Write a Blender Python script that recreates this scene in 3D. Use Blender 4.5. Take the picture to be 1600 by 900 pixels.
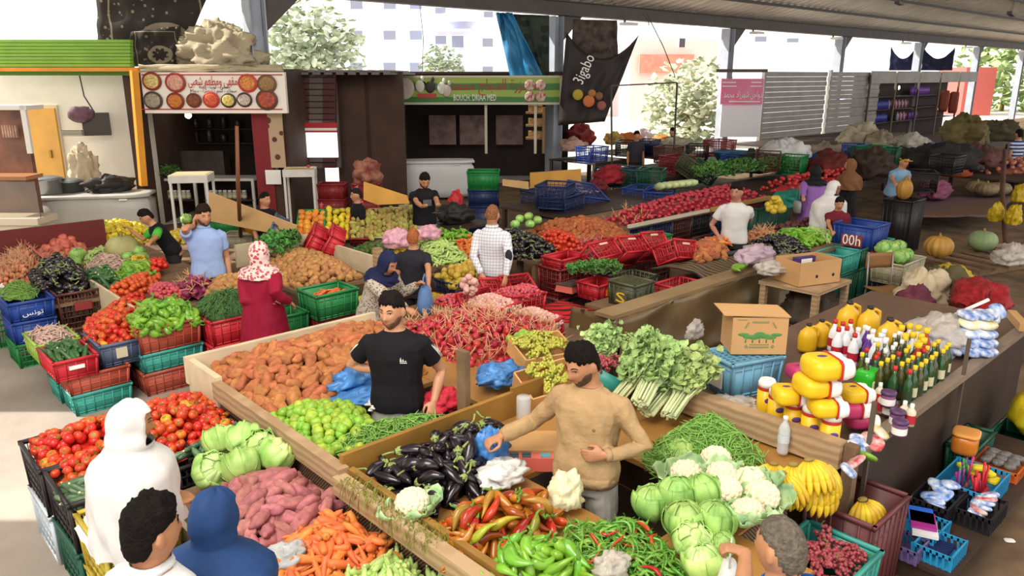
import bpy, math, random
import numpy as np
from mathutils import Vector, Matrix, noise
sc = bpy.context.scene
for o in list(bpy.data.objects): bpy.data.objects.remove(o)
# ------------------------------------------------------------ camera, light, exposure
# World axes: x runs along the stall fronts, y runs from the aisle to the shops behind, z up.
F = 1200.0; TH = math.radians(15.5); CH = 3.1; AZ = math.radians(47)
SA, CA = math.sin(AZ), math.cos(AZ)
RIGHT = Vector((SA, -CA, 0)); FWD = Vector((CA, SA, 0))
cam = bpy.data.cameras.new('camera'); cam.sensor_width = 36; cam.lens = 36 * F / 1600; cam.clip_end = 400
co = bpy.data.objects.new('camera', cam); sc.collection.objects.link(co)
co.location = (0, 0, CH); co.rotation_euler = (math.pi / 2 - TH, 0, -(math.pi / 2 - AZ)); sc.camera = co
sc.view_settings.view_transform = 'Standard'; sc.view_settings.look = 'None'
sc.view_settings.gamma = 1; sc.view_settings.use_curve_mapping = False
sc.view_settings.exposure = 0.36
sc.cycles.use_denoising = True
sc.cycles.max_bounces = 5; sc.cycles.diffuse_bounces = 3; sc.cycles.glossy_bounces = 2
sc.cycles.transmission_bounces = 4; sc.cycles.transparent_max_bounces = 6
sc.cycles.caustics_reflective = False; sc.cycles.caustics_refractive = False
wd = bpy.data.worlds.new('sky'); sc.world = wd; wd.use_nodes = True
bg = wd.node_tree.nodes['Background']; bg.inputs[0].default_value = (1.0, .99, .965, 1); bg.inputs[1].default_value = 1.45
sun = bpy.data.lights.new('sun', 'SUN'); sun.energy = 6.0; sun.angle = math.radians(.6); sun.color = (1, .95, .86)
so = bpy.data.objects.new('sun', sun); sc.collection.objects.link(so)
so.rotation_euler = Vector((-SA, CA, .84)).to_track_quat('Z', 'Y').to_euler()
def area_light(name, loc, size, energy, aim, col=(1, .95, .86)):
    l = bpy.data.lights.new(name, 'AREA'); l.shape = 'RECTANGLE'; l.size, l.size_y = size; l.energy = energy; l.color = col
    o = bpy.data.objects.new(name, l); sc.collection.objects.link(o); o.location = loc
    o.rotation_euler = (Vector(loc) - Vector(aim)).to_track_quat('Z', 'Y').to_euler()
# added area fill under the roof, standing in for daylight on the near stalls
area_light('skylight_front', (-1.5, 2.0, 7.6), (4, 5), 590, (3.0, 4.0, .8))
area_light('skylight_middle', (6.0, 6.0, 6.9), (5, 4), 130, (6.5, 6.0, .8))
# ------------------------------------------------------------ helpers
R = random.Random(11)
COL = sc.collection
def s2l(c):
    if isinstance(c, str):
        c = [int(c[i:i + 2], 16) / 255 for i in (0, 2, 4)]
    return tuple((x / 12.92 if x <= .04045 else ((x + .055) / 1.055) ** 2.4) for x in c)
def at(px, py, z):
    """the place on the level z that the photograph shows at a pixel, in world metres"""
    u = (px - 800) / F; v = (450 - py) / F
    dy = math.cos(TH) + v * math.sin(TH); dz = -math.sin(TH) + v * math.cos(TH)
    t = (z - CH) / dz
    return Vector((0, 0, z)) + RIGHT * (u * t) + FWD * (dy * t)
def deep(px, py, Y):
    """the place at ground distance Y from the viewer's wall"""
    u = (px - 800) / F; v = (450 - py) / F
    dy = math.cos(TH) + v * math.sin(TH); dz = -math.sin(TH) + v * math.cos(TH)
    t = Y / dy
    return Vector((0, 0, CH + dz * t)) + RIGHT * (u * t) + FWD * Y
def cw(x, y, z=0): return RIGHT * x + FWD * y + Vector((0, 0, z))
MATS = {}
def mat(name, col, rough=.5, var=0., spec=.4, nz=None, bump=0., metal=0., hue=0., sss=0., trans=0., emit=None, alpha=1., col2=None, coat=0., bscale=40.):
    """procedural material: base colour, per-object variation, noise mottling (nz = scale, amount) and bump"""
    if name in MATS: return MATS[name]
    m = bpy.data.materials.new(name); MATS[name] = m; m.use_nodes = True
    nt = m.node_tree; N = nt.nodes; L = nt.links; b = N['Principled BSDF']
    c = s2l(col); b.inputs['Base Color'].default_value = (*c, 1)
    b.inputs['Roughness'].default_value = rough; b.inputs['Metallic'].default_value = metal
    b.inputs['Specular IOR Level'].default_value = spec; b.inputs['Coat Weight'].default_value = coat
    if sss: b.inputs['Subsurface Weight'].default_value = sss; b.inputs['Subsurface Radius'].default_value = (.02, .008, .004)
    if trans: b.inputs['Transmission Weight'].default_value = trans
    if alpha < 1: b.inputs['Alpha'].default_value = alpha
    if emit: b.inputs['Emission Color'].default_value = (*s2l(emit[0]), 1); b.inputs['Emission Strength'].default_value = emit[1]
    src = None
    tc = N.new('ShaderNodeTexCoord')
    if nz:
        n = N.new('ShaderNodeTexNoise'); n.inputs['Scale'].default_value = nz[0]; n.inputs['Detail'].default_value = 4
        L.new(tc.outputs['Object'], n.inputs['Vector'])
        rp = N.new('ShaderNodeValToRGB'); rp.color_ramp.elements[0].position = .33; rp.color_ramp.elements[1].position = .68
        k = nz[1]; d = s2l(col2) if col2 else tuple(x * (1 - k) for x in c)
        rp.color_ramp.elements[0].color = (*d, 1); rp.color_ramp.elements[1].color = (*(min(1, x * (1 + k * .5)) for x in c), 1)
        L.new(n.outputs['Fac'], rp.inputs['Fac']); src = rp.outputs['Color']
    if var or hue:
        oi = N.new('ShaderNodeObjectInfo'); hs = N.new('ShaderNodeHueSaturation')
        if src: L.new(src, hs.inputs['Color'])
        else: hs.inputs['Color'].default_value = (*c, 1)
        mr = N.new('ShaderNodeMapRange'); mr.inputs['To Min'].default_value = 1 - var; mr.inputs['To Max'].default_value = 1 + var
        L.new(oi.outputs['Random'], mr.inputs['Value']); L.new(mr.outputs['Result'], hs.inputs['Value'])
        if hue:
            mm = N.new('ShaderNodeMath'); mm.operation = 'MULTIPLY'; mm.inputs[1].default_value = 7.31
            fr = N.new('ShaderNodeMath'); fr.operation = 'FRACT'; L.new(oi.outputs['Random'], mm.inputs[0]); L.new(mm.outputs[0], fr.inputs[0])
            m2 = N.new('ShaderNodeMapRange'); hr = hue if isinstance(hue, tuple) else (-hue, hue); m2.inputs['To Min'].default_value = .5 + hr[0]; m2.inputs['To Max'].default_value = .5 + hr[1]
            L.new(fr.outputs[0], m2.inputs['Value']); L.new(m2.outputs['Result'], hs.inputs['Hue'])
        src = hs.outputs['Color']
    if src: L.new(src, b.inputs['Base Color'])
    if bump:
        n2 = N.new('ShaderNodeTexNoise'); n2.inputs['Scale'].default_value = bscale; n2.inputs['Detail'].default_value = 5
        L.new(tc.outputs['Object'], n2.inputs['Vector'])
        bp = N.new('ShaderNodeBump'); bp.inputs['Strength'].default_value = bump; bp.inputs['Distance'].default_value = .02
        L.new(n2.outputs['Fac'], bp.inputs['Height']); L.new(bp.outputs['Normal'], b.inputs['Normal'])
    return m
def nodes_of(m):
    return m.node_tree.nodes, m.node_tree.links, m.node_tree.nodes['Principled BSDF']
def wave_mat(name, c1, c2, scale, direction='X', rough=.6, dist=0., kind='BANDS', lo=.45, hi=.55, bump=0., prof='SIN', coords='Object', detail=2.):
    """two-colour banded material (stripes, planks, corrugation, prints)"""
    if name in MATS: return MATS[name]
    m = mat(name, c1, rough); N, L, b = nodes_of(m)
    tc = N.new('ShaderNodeTexCoord'); w = N.new('ShaderNodeTexWave'); w.wave_type = kind; w.bands_direction = direction; w.wave_profile = prof
    w.inputs['Scale'].default_value = scale; w.inputs['Distortion'].default_value = dist; w.inputs['Detail'].default_value = detail
    L.new(tc.outputs[coords], w.inputs['Vector'])
    rp = N.new('ShaderNodeValToRGB'); rp.color_ramp.elements[0].position = lo; rp.color_ramp.elements[1].position = hi
    rp.color_ramp.elements[0].color = (*s2l(c1), 1); rp.color_ramp.elements[1].color = (*s2l(c2), 1)
    L.new(w.outputs['Fac'], rp.inputs['Fac']); L.new(rp.outputs['Color'], b.inputs['Base Color'])
    if bump:
        bp = N.new('ShaderNodeBump'); bp.inputs['Strength'].default_value = bump; bp.inputs['Distance'].default_value = .02
        L.new(w.outputs['Fac'], bp.inputs['Height']); L.new(bp.outputs['Normal'], b.inputs['Normal'])
    return m
def spot_mat(name, c1, c2, scale, thr=.4, rough=.7, soft=.06):
    if name in MATS: return MATS[name]
    m = mat(name, c1, rough); N, L, b = nodes_of(m)
    tc = N.new('ShaderNodeTexCoord'); v = N.new('ShaderNodeTexVoronoi'); v.inputs['Scale'].default_value = scale
    L.new(tc.outputs['Object'], v.inputs['Vector'])
    rp = N.new('ShaderNodeValToRGB'); rp.color_ramp.elements[0].position = thr; rp.color_ramp.elements[1].position = thr + soft
    rp.color_ramp.elements[0].color = (*s2l(c2), 1); rp.color_ramp.elements[1].color = (*s2l(c1), 1)
    L.new(v.outputs['Distance'], rp.inputs['Fac']); L.new(rp.outputs['Color'], b.inputs['Base Color'])
    return m
def frame_of(d):
    d = d.normalized(); up = Vector((0, 0, 1)) if abs(d.z) < .95 else Vector((1, 0, 0))
    x = up.cross(d).normalized(); return x, d.cross(x)
class MB:
    """collects geometry that becomes ONE mesh"""
    def __init__(s): s.v = []; s.f = []; s.m = []
    def add(s, vs, fs, m=0, M=None):
        k = len(s.v)
        s.v += [tuple(M @ Vector(p)) for p in vs] if M is not None else [tuple(p) for p in vs]
        s.f += [tuple(i + k for i in f) for f in fs]; s.m += [m] * len(fs); return s
    def box(s, c, d, m=0, rz=0, M=None, taper=0):
        x, y, z = d[0] / 2, d[1] / 2, d[2] / 2; vs = []
        for sz in (-1, 1):
            t = 1 + taper if sz > 0 else 1
            for sx, sy in ((-1, -1), (1, -1), (1, 1), (-1, 1)):
                px, py = sx * x * t, sy * y * t
                vs.append((c[0] + px * math.cos(rz) - py * math.sin(rz), c[1] + px * math.sin(rz) + py * math.cos(rz), c[2] + sz * z))
        return s.add(vs, [(3, 2, 1, 0), (4, 5, 6, 7), (0, 1, 5, 4), (1, 2, 6, 5), (2, 3, 7, 6), (3, 0, 4, 7)], m, M)
    def bar(s, p, q, w, h=None, m=0, M=None):
        """square bar between two points"""
        p, q = Vector(p), Vector(q); x, y = frame_of(q - p); x = x * (w / 2); y = y * ((h or w) / 2)
        vs = [e + a * x + b * y for e in (p, q) for a, b in ((-1, -1), (1, -1), (1, 1), (-1, 1))]
        return s.add(vs, [(3, 2, 1, 0), (4, 5, 6, 7), (0, 1, 5, 4), (1, 2, 6, 5), (2, 3, 7, 6), (3, 0, 4, 7)], m, M)
    def tube(s, path, rad, n=8, m=0, M=None, sx=1., sy=1., cap=True):
        path = [Vector(p) for p in path]; k = len(path)
        if not hasattr(rad, '__len__'): rad = [rad] * k
        vs = []; px = None
        for i, p in enumerate(path):
            d = path[min(i + 1, k - 1)] - path[max(i - 1, 0)]
            x, y = frame_of(d)
            if px is not None:
                x = px - d.normalized() * px.dot(d.normalized())
                x = x.normalized() if x.length > 1e-6 else frame_of(d)[0]; y = d.normalized().cross(x)
            px = x
            for j in range(n):
                a = 2 * math.pi * j / n
                vs.append(p + x * (math.cos(a) * rad[i] * sx) + y * (math.sin(a) * rad[i] * sy))
        fs = [(i * n + j, i * n + (j + 1) % n, (i + 1) * n + (j + 1) % n, (i + 1) * n + j) for i in range(k - 1) for j in range(n)]
        if cap: fs += [tuple(range(n - 1, -1, -1)), tuple((k - 1) * n + j for j in range(n))]
        return s.add(vs, fs, m, M)
    def lathe(s, prof, n=16, m=0, M=None, lobes=0, amp=0., cap=True):
        vs = []
        for r, z in prof:
            for j in range(n):
                a = 2 * math.pi * j / n; rr = r * (1 + amp * (abs(math.cos(lobes * a / 2)) - .5)) if lobes else r
                vs.append((rr * math.cos(a), rr * math.sin(a), z))
        k = len(prof)
        fs = [(i * n + j, i * n + (j + 1) % n, (i + 1) * n + (j + 1) % n, (i + 1) * n + j) for i in range(k - 1) for j in range(n)]
        if cap: fs += [tuple(range(n - 1, -1, -1)), tuple((k - 1) * n + j for j in range(n))]
        return s.add(vs, fs, m, M)
    def ball(s, c, r, nu=12, nv=8, m=0, M=None, fn=None):
        if not hasattr(r, '__len__'): r = (r, r, r)
        vs = [Vector((0, 0, -1))]; 
        for i in range(1, nv):
            t = math.pi * i / nv - math.pi / 2
            for j in range(nu):
                a = 2 * math.pi * j / nu; vs.append(Vector((math.cos(t) * math.cos(a), math.cos(t) * math.sin(a), math.sin(t))))
        vs.append(Vector((0, 0, 1)))
        out = [Vector((p.x * r[0], p.y * r[1], p.z * r[2])) * (fn(p) if fn else 1) + Vector(c) for p in vs]
        fs = [(0, 1 + (j + 1) % nu, 1 + j) for j in range(nu)]
        for i in range(nv - 2):
            fs += [(1 + i * nu + j, 1 + i * nu + (j + 1) % nu, 1 + (i + 1) * nu + (j + 1) % nu, 1 + (i + 1) * nu + j) for j in range(nu)]
        e = len(vs) - 1; b = 1 + (nv - 2) * nu
        fs += [(e, b + j, b + (j + 1) % nu) for j in range(nu)]
        return s.add(out, fs, m, M)
    def grid(s, fn, nu, nv, m=0, M=None, closed=False, flip=False):
        vs = [fn(i / nu, j / nv) for j in range(nv + 1) for i in range(nu + (0 if closed else 1))]
        w = nu if closed else nu + 1
        fs = [(j * w + i, j * w + (i + 1) % w, (j + 1) * w + (i + 1) % w, (j + 1) * w + i) for j in range(nv) for i in range(nu)]
        if flip: fs = [f[::-1] for f in fs]
        return s.add(vs, fs, m, M)
    def slab(s, fn, nu, nv, th, m=0, M=None):
        """a sheet with real thickness th"""
        P = [[Vector(fn(i / nu, j / nv)) for i in range(nu + 1)] for j in range(nv + 1)]
        Nn = []
        for j in range(nv + 1):
            for i in range(nu + 1):
                a = P[j][min(i + 1, nu)] - P[j][max(i - 1, 0)]; b = P[min(j + 1, nv)][i] - P[max(j - 1, 0)][i]
                n = a.cross(b); Nn.append(n.normalized() if n.length > 1e-9 else Vector((0, 0, 1)))
        flat = [p for r in P for p in r]; w = nu + 1; k = len(flat)
        vs = [p + n * th / 2 for p, n in zip(flat, Nn)] + [p - n * th / 2 for p, n in zip(flat, Nn)]
        q = [(j * w + i, j * w + i + 1, (j + 1) * w + i + 1, (j + 1) * w + i) for j in range(nv) for i in range(nu)]
        fs = q + [tuple(k + x for x in f[::-1]) for f in q]
        edge = [i for i in range(w)] + [j * w + nu for j in range(1, nv + 1)] + [nv * w + i for i in range(nu - 1, -1, -1)] + [j * w for j in range(nv - 1, 0, -1)]
        for a, b in zip(edge, edge[1:] + edge[:1]): fs.append((b, a, a + k, b + k))
        return s.add(vs, fs, m, M)
    def poly(s, pts, h, z0=0, m=0, M=None):
        """prism over a polygon"""
        n = len(pts); vs = [(p[0], p[1], z0) for p in pts] + [(p[0], p[1], z0 + h) for p in pts]
        fs = [tuple(range(n - 1, -1, -1)), tuple(range(n, 2 * n))] + [(i, (i + 1) % n, n + (i + 1) % n, n + i) for i in range(n)]
        return s.add(vs, fs, m, M)
    def join(s, o, M=None, m=None):
        k = len(s.v); s.v += [tuple(M @ Vector(p)) for p in o.v] if M is not None else o.v
        s.f += [tuple(i + k for i in f) for f in o.f]; s.m += o.m if m is None else [m] * len(o.f); return s
    def mesh(s, name, mats, smooth=True):
        me = bpy.data.meshes.new(name); me.from_pydata(s.v, [], s.f)
        for x in (mats if isinstance(mats, (list, tuple)) else [mats]): me.materials.append(x)
        me.polygons.foreach_set('material_index', s.m)
        if smooth is True: me.polygons.foreach_set('use_smooth', [True] * len(s.f))
        me.update()
        if smooth == 'auto':
            me.polygons.foreach_set('use_smooth', [True] * len(s.f)); me.set_sharp_from_angle(angle=math.radians(40))
        return me
    def build(s, name, mats, parent=None, loc=None, rz=0, smooth=False):
        return put(s.mesh(name, mats, smooth), name, loc, rz, parent)
def put(me, name, loc=None, rot=0, parent=None, scale=None):
    o = bpy.data.objects.new(name, me); COL.objects.link(o)
    if parent is not None: o.parent = parent
    if loc is not None: o.location = loc
    if hasattr(rot, '__len__'): o.rotation_euler = rot
    elif rot: o.rotation_euler = (0, 0, rot)
    if scale is not None: o.scale = (scale,) * 3 if not hasattr(scale, '__len__') else scale
    return o
def tag(o, label=None, cat=None, group=None, kind=None):
    if label: o['label'] = label
    if cat: o['category'] = cat
    if group: o['group'] = group
    if kind: o['kind'] = kind
    return o
def root(name, label, cat, loc=(0, 0, 0), rz=0, group=None):
    o = bpy.data.objects.new(name, None); COL.objects.link(o); o.location = loc; o.rotation_euler = (0, 0, rz); o.empty_display_size = .1
    return tag(o, label, cat, group)
def struct(mb, name, mats, smooth=False): return tag(mb.build(name, mats, smooth=smooth), kind='structure')
def clone(o, loc, rz=None, label=None, parent=None):
    """copy a thing with its parts and their sub-parts"""
    c = o.copy(); COL.objects.link(c)
    if parent is not None: c.parent = parent
    else:
        c.location = loc
        if rz is not None: c.rotation_euler = (0, 0, rz)
        if label: c['label'] = label
    for ch in list(o.children): clone(ch, None, None, None, c)
    return c
def nz3(p, s=1.): return noise.noise(Vector(p) * s)

_tmp = bpy.data.scenes.new('workbench')
def baked(data, mods=()):
    """mesh of a curve or mesh after its modifiers, made apart from the big scene"""
    o = bpy.data.objects.new('tmp', data); _tmp.collection.objects.link(o)
    for ty, kw in mods:
        m = o.modifiers.new('m', ty)
        for k, v in kw.items(): setattr(m, k, v)
    with bpy.context.temp_override(scene=_tmp, view_layer=_tmp.view_layers[0]):
        dg = bpy.context.evaluated_depsgraph_get(); dg.update(); me = bpy.data.meshes.new_from_object(o.evaluated_get(dg))
    bpy.data.objects.remove(o); return me
m_white = mat('print_white', 'f0eee8', .5); m_pred = mat('print_red', 'b5222a', .5); m_pdark = mat('print_dark', '26262e', .5); m_pyel = mat('print_yellow', 'e6c23a', .5)
# ------------------------------------------------------------ the setting
CAMM = Matrix(((RIGHT.x, FWD.x, 0, 0), (RIGHT.y, FWD.y, 0, 0), (0, 0, 1, 0), (0, 0, 0, 1)))   # frame of the shops: x along the shop fronts, y away
CRZ = math.atan2(RIGHT.y, RIGHT.x)
def cx(px, Y, z=1.5): return (px - 800) / F * (Y * math.cos(TH) - (z - CH) * math.sin(TH))
def cz(py, Y): return deep(800, py, Y).z
def cbox(mb, x0, x1, y0, y1, z0, z1, m=0):
    return mb.box(((x0 + x1) / 2, (y0 + y1) / 2, (z0 + z1) / 2), (abs(x1 - x0), abs(y1 - y0), abs(z1 - z0)), m, M=CAMM)
def pbox(mb, px0, px1, py0, py1, Y, th=.1, m=0):
    """upright slab whose front stands at distance Y"""
    return cbox(mb, cx(px0, Y, cz(py0, Y)), cx(px1, Y, cz(py0, Y)), Y, Y + th, cz(py1, Y), cz(py0, Y), m)
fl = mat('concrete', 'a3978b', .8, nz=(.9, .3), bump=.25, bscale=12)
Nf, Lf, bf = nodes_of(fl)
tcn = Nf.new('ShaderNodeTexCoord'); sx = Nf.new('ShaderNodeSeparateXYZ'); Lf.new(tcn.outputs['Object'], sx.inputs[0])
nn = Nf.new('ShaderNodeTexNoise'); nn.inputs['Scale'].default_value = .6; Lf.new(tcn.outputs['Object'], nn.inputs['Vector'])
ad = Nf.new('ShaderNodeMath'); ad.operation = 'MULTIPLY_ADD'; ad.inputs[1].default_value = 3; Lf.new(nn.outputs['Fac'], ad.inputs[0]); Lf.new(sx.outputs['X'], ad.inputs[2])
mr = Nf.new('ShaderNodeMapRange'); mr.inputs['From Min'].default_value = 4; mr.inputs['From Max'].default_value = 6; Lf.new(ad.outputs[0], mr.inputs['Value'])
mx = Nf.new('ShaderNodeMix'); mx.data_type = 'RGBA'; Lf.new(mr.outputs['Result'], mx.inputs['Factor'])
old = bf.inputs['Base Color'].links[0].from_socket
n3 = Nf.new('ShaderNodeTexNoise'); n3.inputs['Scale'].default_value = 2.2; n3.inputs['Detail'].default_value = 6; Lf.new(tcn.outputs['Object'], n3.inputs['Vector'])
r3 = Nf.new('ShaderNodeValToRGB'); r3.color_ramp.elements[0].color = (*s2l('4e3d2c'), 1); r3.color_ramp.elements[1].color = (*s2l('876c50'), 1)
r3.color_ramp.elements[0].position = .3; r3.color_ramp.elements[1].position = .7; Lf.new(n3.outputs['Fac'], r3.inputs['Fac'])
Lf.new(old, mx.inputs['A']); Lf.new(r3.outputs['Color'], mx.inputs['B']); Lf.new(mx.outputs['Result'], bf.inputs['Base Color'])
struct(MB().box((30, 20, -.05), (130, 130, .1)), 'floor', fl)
struct(MB().box((50, 62, .004), (160, 90, .012)), 'ground_street', mat('street_pale', 'cfc8bd', .9, nz=(.5, .1)))
# roof: mono-pitch sheet that rises from the rear beam towards the viewer
def roof_z(y): return 5.15 + .27 * (16 - y)
rf = MB(); prof = []
xx = -3.5
while xx < 96:
    for dx, dz in ((0, 0), (.2, 0), (.25, .07), (.45, .07)): prof.append((xx + dx, dz))
    xx += .5
ys = (16.7, -5.5); k = len(prof)
rf.add([(x, y, roof_z(y) + dz) for y in ys for x, dz in prof] + [(x, y, roof_z(y) + dz + .02) for y in ys for x, dz in prof],
       [(i, i + 1, k + i + 1, k + i) for i in range(k - 1)] + [(2 * k + i + 1, 2 * k + i, 3 * k + i, 3 * k + i + 1) for i in range(k - 1)])
struct(rf, 'ceiling', mat('roof_sheet', 'ece6da', .55, nz=(1.2, .12)))
pr = MB()
for y in (14.6, 13, 11.4, 9.8, 8.2): pr.bar((-3.5, y, roof_z(y) - .06), (95, y, roof_z(y) - .06), .07, .09)
struct(pr, 'roof_purlin_trim', mat('dark_steel', '4a4440', .6))
steel = mat('beam_steel', '57504c', .6, nz=(2, .2)); pale = mat('column_paint', 'a9afba', .6, nz=(3, .12))
bm = MB(); bm.box((40, 16, 4.93), (110, .14, .36)); bm.box((40, 16, 5.12), (110, .3, .03)); bm.box((40, 16, 4.75), (110, .3, .03))
struct(bm, 'roof_beam', steel)
for i in range(-1, 9):
    x = 16.6 + 9.0 * i; c = MB()
    c.box((x, 16, 2.35), (.36, .03, 4.7)); c.box((x - .17, 16, 2.35), (.03, .34, 4.7)); c.box((x + .17, 16, 2.35), (.03, .34, 4.7))
    c.add([(x + .15, 15.97, 4.74), (x + 1.1, 15.97, 4.74), (x + .15, 15.97, 3.9), (x + .15, 16.03, 4.74), (x + 1.1, 16.03, 4.74), (x + .15, 16.03, 3.9)], [(0, 1, 2), (5, 4, 3), (0, 3, 4, 1), (1, 4, 5, 2), (2, 5, 3, 0)], 1)
    tag(c.build('column', [pale, steel]), kind='structure')
# lamps fixed under the beam, and tube fittings under the roof
for i, x in enumerate((19.5, 27, 33.5, 41, 50, 60)):
    t = root('floodlight', 'small white floodlight bolted under the rear roof beam', 'lamp', (x, 15.8, 4.62), 0, 'floodlights along the rear beam')
    MB().box((0, -.12, -.02), (.5, .32, .08)).build('housing', mat('lamp_white', 'e9e6e0', .5), t)
    MB().box((0, .04, .07), (.05, .05, .12)).build('bracket', steel, t)
for i, (px, py) in enumerate(((1405, 5), (1580, 22))):
    p = deep(px, py, 22); rz_ = roof_z(p.y)
    t = root('tube_light', ('dark tube lamp fitting hanging under the roof sheet near its middle', 'long dark tube lamp fitting hanging under the roof at the far right side')[i], 'lamp', (p.x, p.y, p.z), .2)
    MB().box((0, 0, 0), (.7 + i * .6, .12, .07)).build('housing', mat('dark_steel', ''), t)
    w = MB()
    for s in (-.25, .25): w.tube([(s, 0, .03), (s, 0, rz_ - p.z)], .008, 5)
    w.build('hanging_rod', mat('dark_steel', ''), t)
# unseen wall added to block the sun, gap shaped to leave the sun patch
wl = mat('plaster', 'd6d2cb', .85, nz=(1.5, .1), bump=.1)
w = MB(); cbox(w, -8.6, -8.4, 6.75, 11.2, 0, 9.5); cbox(w, -8.6, -8.4, -3, 4.9, 0, 9.5); cbox(w, -8.6, -8.4, 4.9, 6.75, 4.6, 9.5)
struct(w, 'wall_left', wl)
# ---- shop row at the left: plaster cafe wall, door, fascia
w = MB(); pbox(w, -60, 222, 106, 470, 16.2, .2); struct(w, 'wall_cafe', mat('cafe_plaster', 'e4dccb', .8, nz=(1.2, .1), bump=.1))
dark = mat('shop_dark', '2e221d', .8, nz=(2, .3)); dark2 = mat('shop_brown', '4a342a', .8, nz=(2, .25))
d = MB(); pbox(d, 26, 88, 164, 300, 16.15, .08); o = tag(d.build('door_1', mat('door_frame_wood', 'cfc4ae', .6)), kind='structure')
d = MB(); pbox(d, 31, 84, 169, 300, 16.1, .06); tag(d.build('door_panel', mat('door_ochre', 'd8a24c', .45, nz=(2, .15)), o))
d = MB(); pbox(d, 76, 79, 235, 247, 16.06, .05); d.build('door_handle', mat('brass', 'a08040', .35, metal=1), o)
# green slatted fascia with orange rail and post
g = root('slatted_awning', 'green horizontal slat fascia above the white cafe wall', 'awning', (0, 0, 0))
gm = mat('slat_green', '7fae3a', .5, nz=(2, .15))
for i in range(8):
    s = MB(); pbox(s, -40, 203, 62 + 5.4 * i, 66.6 + 5.4 * i, 15.3, .12); s.build('slat', gm, g)
s = MB(); pbox(s, -40, 203, 62, 118, 15.45, .05); s.build('backing', mat('slat_green_back', '55802a', .6), g)
og = mat('orange_paint', 'd98f22', .5, nz=(3, .15))
s = MB(); pbox(s, -40, 215, 105.5, 111.5, 15.2, .1); tag(s.build('orange_rail', og), 'orange painted steel rail along the foot of the green fascia', 'rail')
s = MB(); a = deep(209, 110, 15.2); b = deep(222, 235, 15.2); b.z = 0
s.bar(a, deep(224, 290, 15.2), .16, .12); tag(s.build('orange_post', og), 'orange painted steel post at the corner of the cafe', 'post')
# restaurant interior
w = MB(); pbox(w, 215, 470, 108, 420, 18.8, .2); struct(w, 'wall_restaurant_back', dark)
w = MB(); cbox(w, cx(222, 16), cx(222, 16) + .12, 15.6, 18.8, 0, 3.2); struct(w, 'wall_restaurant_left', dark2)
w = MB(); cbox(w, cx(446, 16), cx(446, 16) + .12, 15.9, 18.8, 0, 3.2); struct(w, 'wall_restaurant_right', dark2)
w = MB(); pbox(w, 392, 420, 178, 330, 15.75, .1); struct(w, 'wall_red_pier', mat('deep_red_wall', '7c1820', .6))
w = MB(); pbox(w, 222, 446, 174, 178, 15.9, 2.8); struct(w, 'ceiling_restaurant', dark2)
# shutter stall front, dark walls towards the butcher's
w = MB(); n = 16; pbox(w, 440, 524, 112, 262, 17.55, .1, 0)
for i in range(n): pbox(w, 442, 522, 112 + 9.5 * i, 120 + 9.5 * i, 17.4 + .05 * (i % 2), .1, 0)
for px in (462, 504):
    for i in range(n): pbox(w, px, px + 20, 112 + 9.5 * i, 120 + 9.5 * i, 17.37 + .05 * (i % 2), .1, 1)
struct(w, 'wall_shutter', [mat('shutter_brown', '62564c', .6, nz=(3, .2)), mat('shutter_red', '4a1e1c', .6)])
w = MB(); pbox(w, 465, 525, 195, 246, 17.25, .06); o = tag(w.build('window_1', mat('daylight_pane', 'f6f4ee', .5, emit=('ffffff', .9))), kind='structure')
w = MB(); pbox(w, 464, 526, 192, 200, 17.2, .04, 0); pbox(w, 464, 526, 200, 204, 17.2, .04, 1); pbox(w, 464, 526, 204, 207, 17.2, .04, 0)
w.build('window_band', [mat('signal_red', 'b5202a', .5), mat('paper_white', 'eeeae2', .6)], o)
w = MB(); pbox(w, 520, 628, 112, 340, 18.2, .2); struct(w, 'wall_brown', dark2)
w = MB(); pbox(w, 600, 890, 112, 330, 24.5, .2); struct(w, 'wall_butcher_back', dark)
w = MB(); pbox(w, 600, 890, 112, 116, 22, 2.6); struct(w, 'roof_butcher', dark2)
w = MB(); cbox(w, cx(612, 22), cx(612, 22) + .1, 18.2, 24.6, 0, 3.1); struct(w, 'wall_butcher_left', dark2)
# corrugated shed roof edge over those stalls
w = MB(); Y = 17.2
for i in range(30):
    pxa = 436 + i * 6; z = cz(113, Y) + (.05 if i % 3 == 0 else 0)
    cbox(w, cx(pxa, Y), cx(pxa + 6, Y), Y, 21.5, z - .05, z)
struct(w, 'roof_shed', mat('shed_sheet', '6a6462', .6))
# sheet-metal stall wall at the back right, under the beam line
shm = mat('sheet_grey', '8f8a84', .5, nz=(1.5, .18), metal=.3)
x0 = at(1196, 215, 0); n = 13
w = MB()
ya = 15.4
for seg in range(2):
    xa = 27.2 + seg * 5.4; 
    for i in range(17): w.box((xa + 2.6, ya + .03 * (i % 2), .09 + i * .19), (5.2, .05, .18))
    w.box((xa, ya - .05, 1.65), (.12, .12, 3.3))
struct(w, 'wall_sheet', shm)
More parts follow.
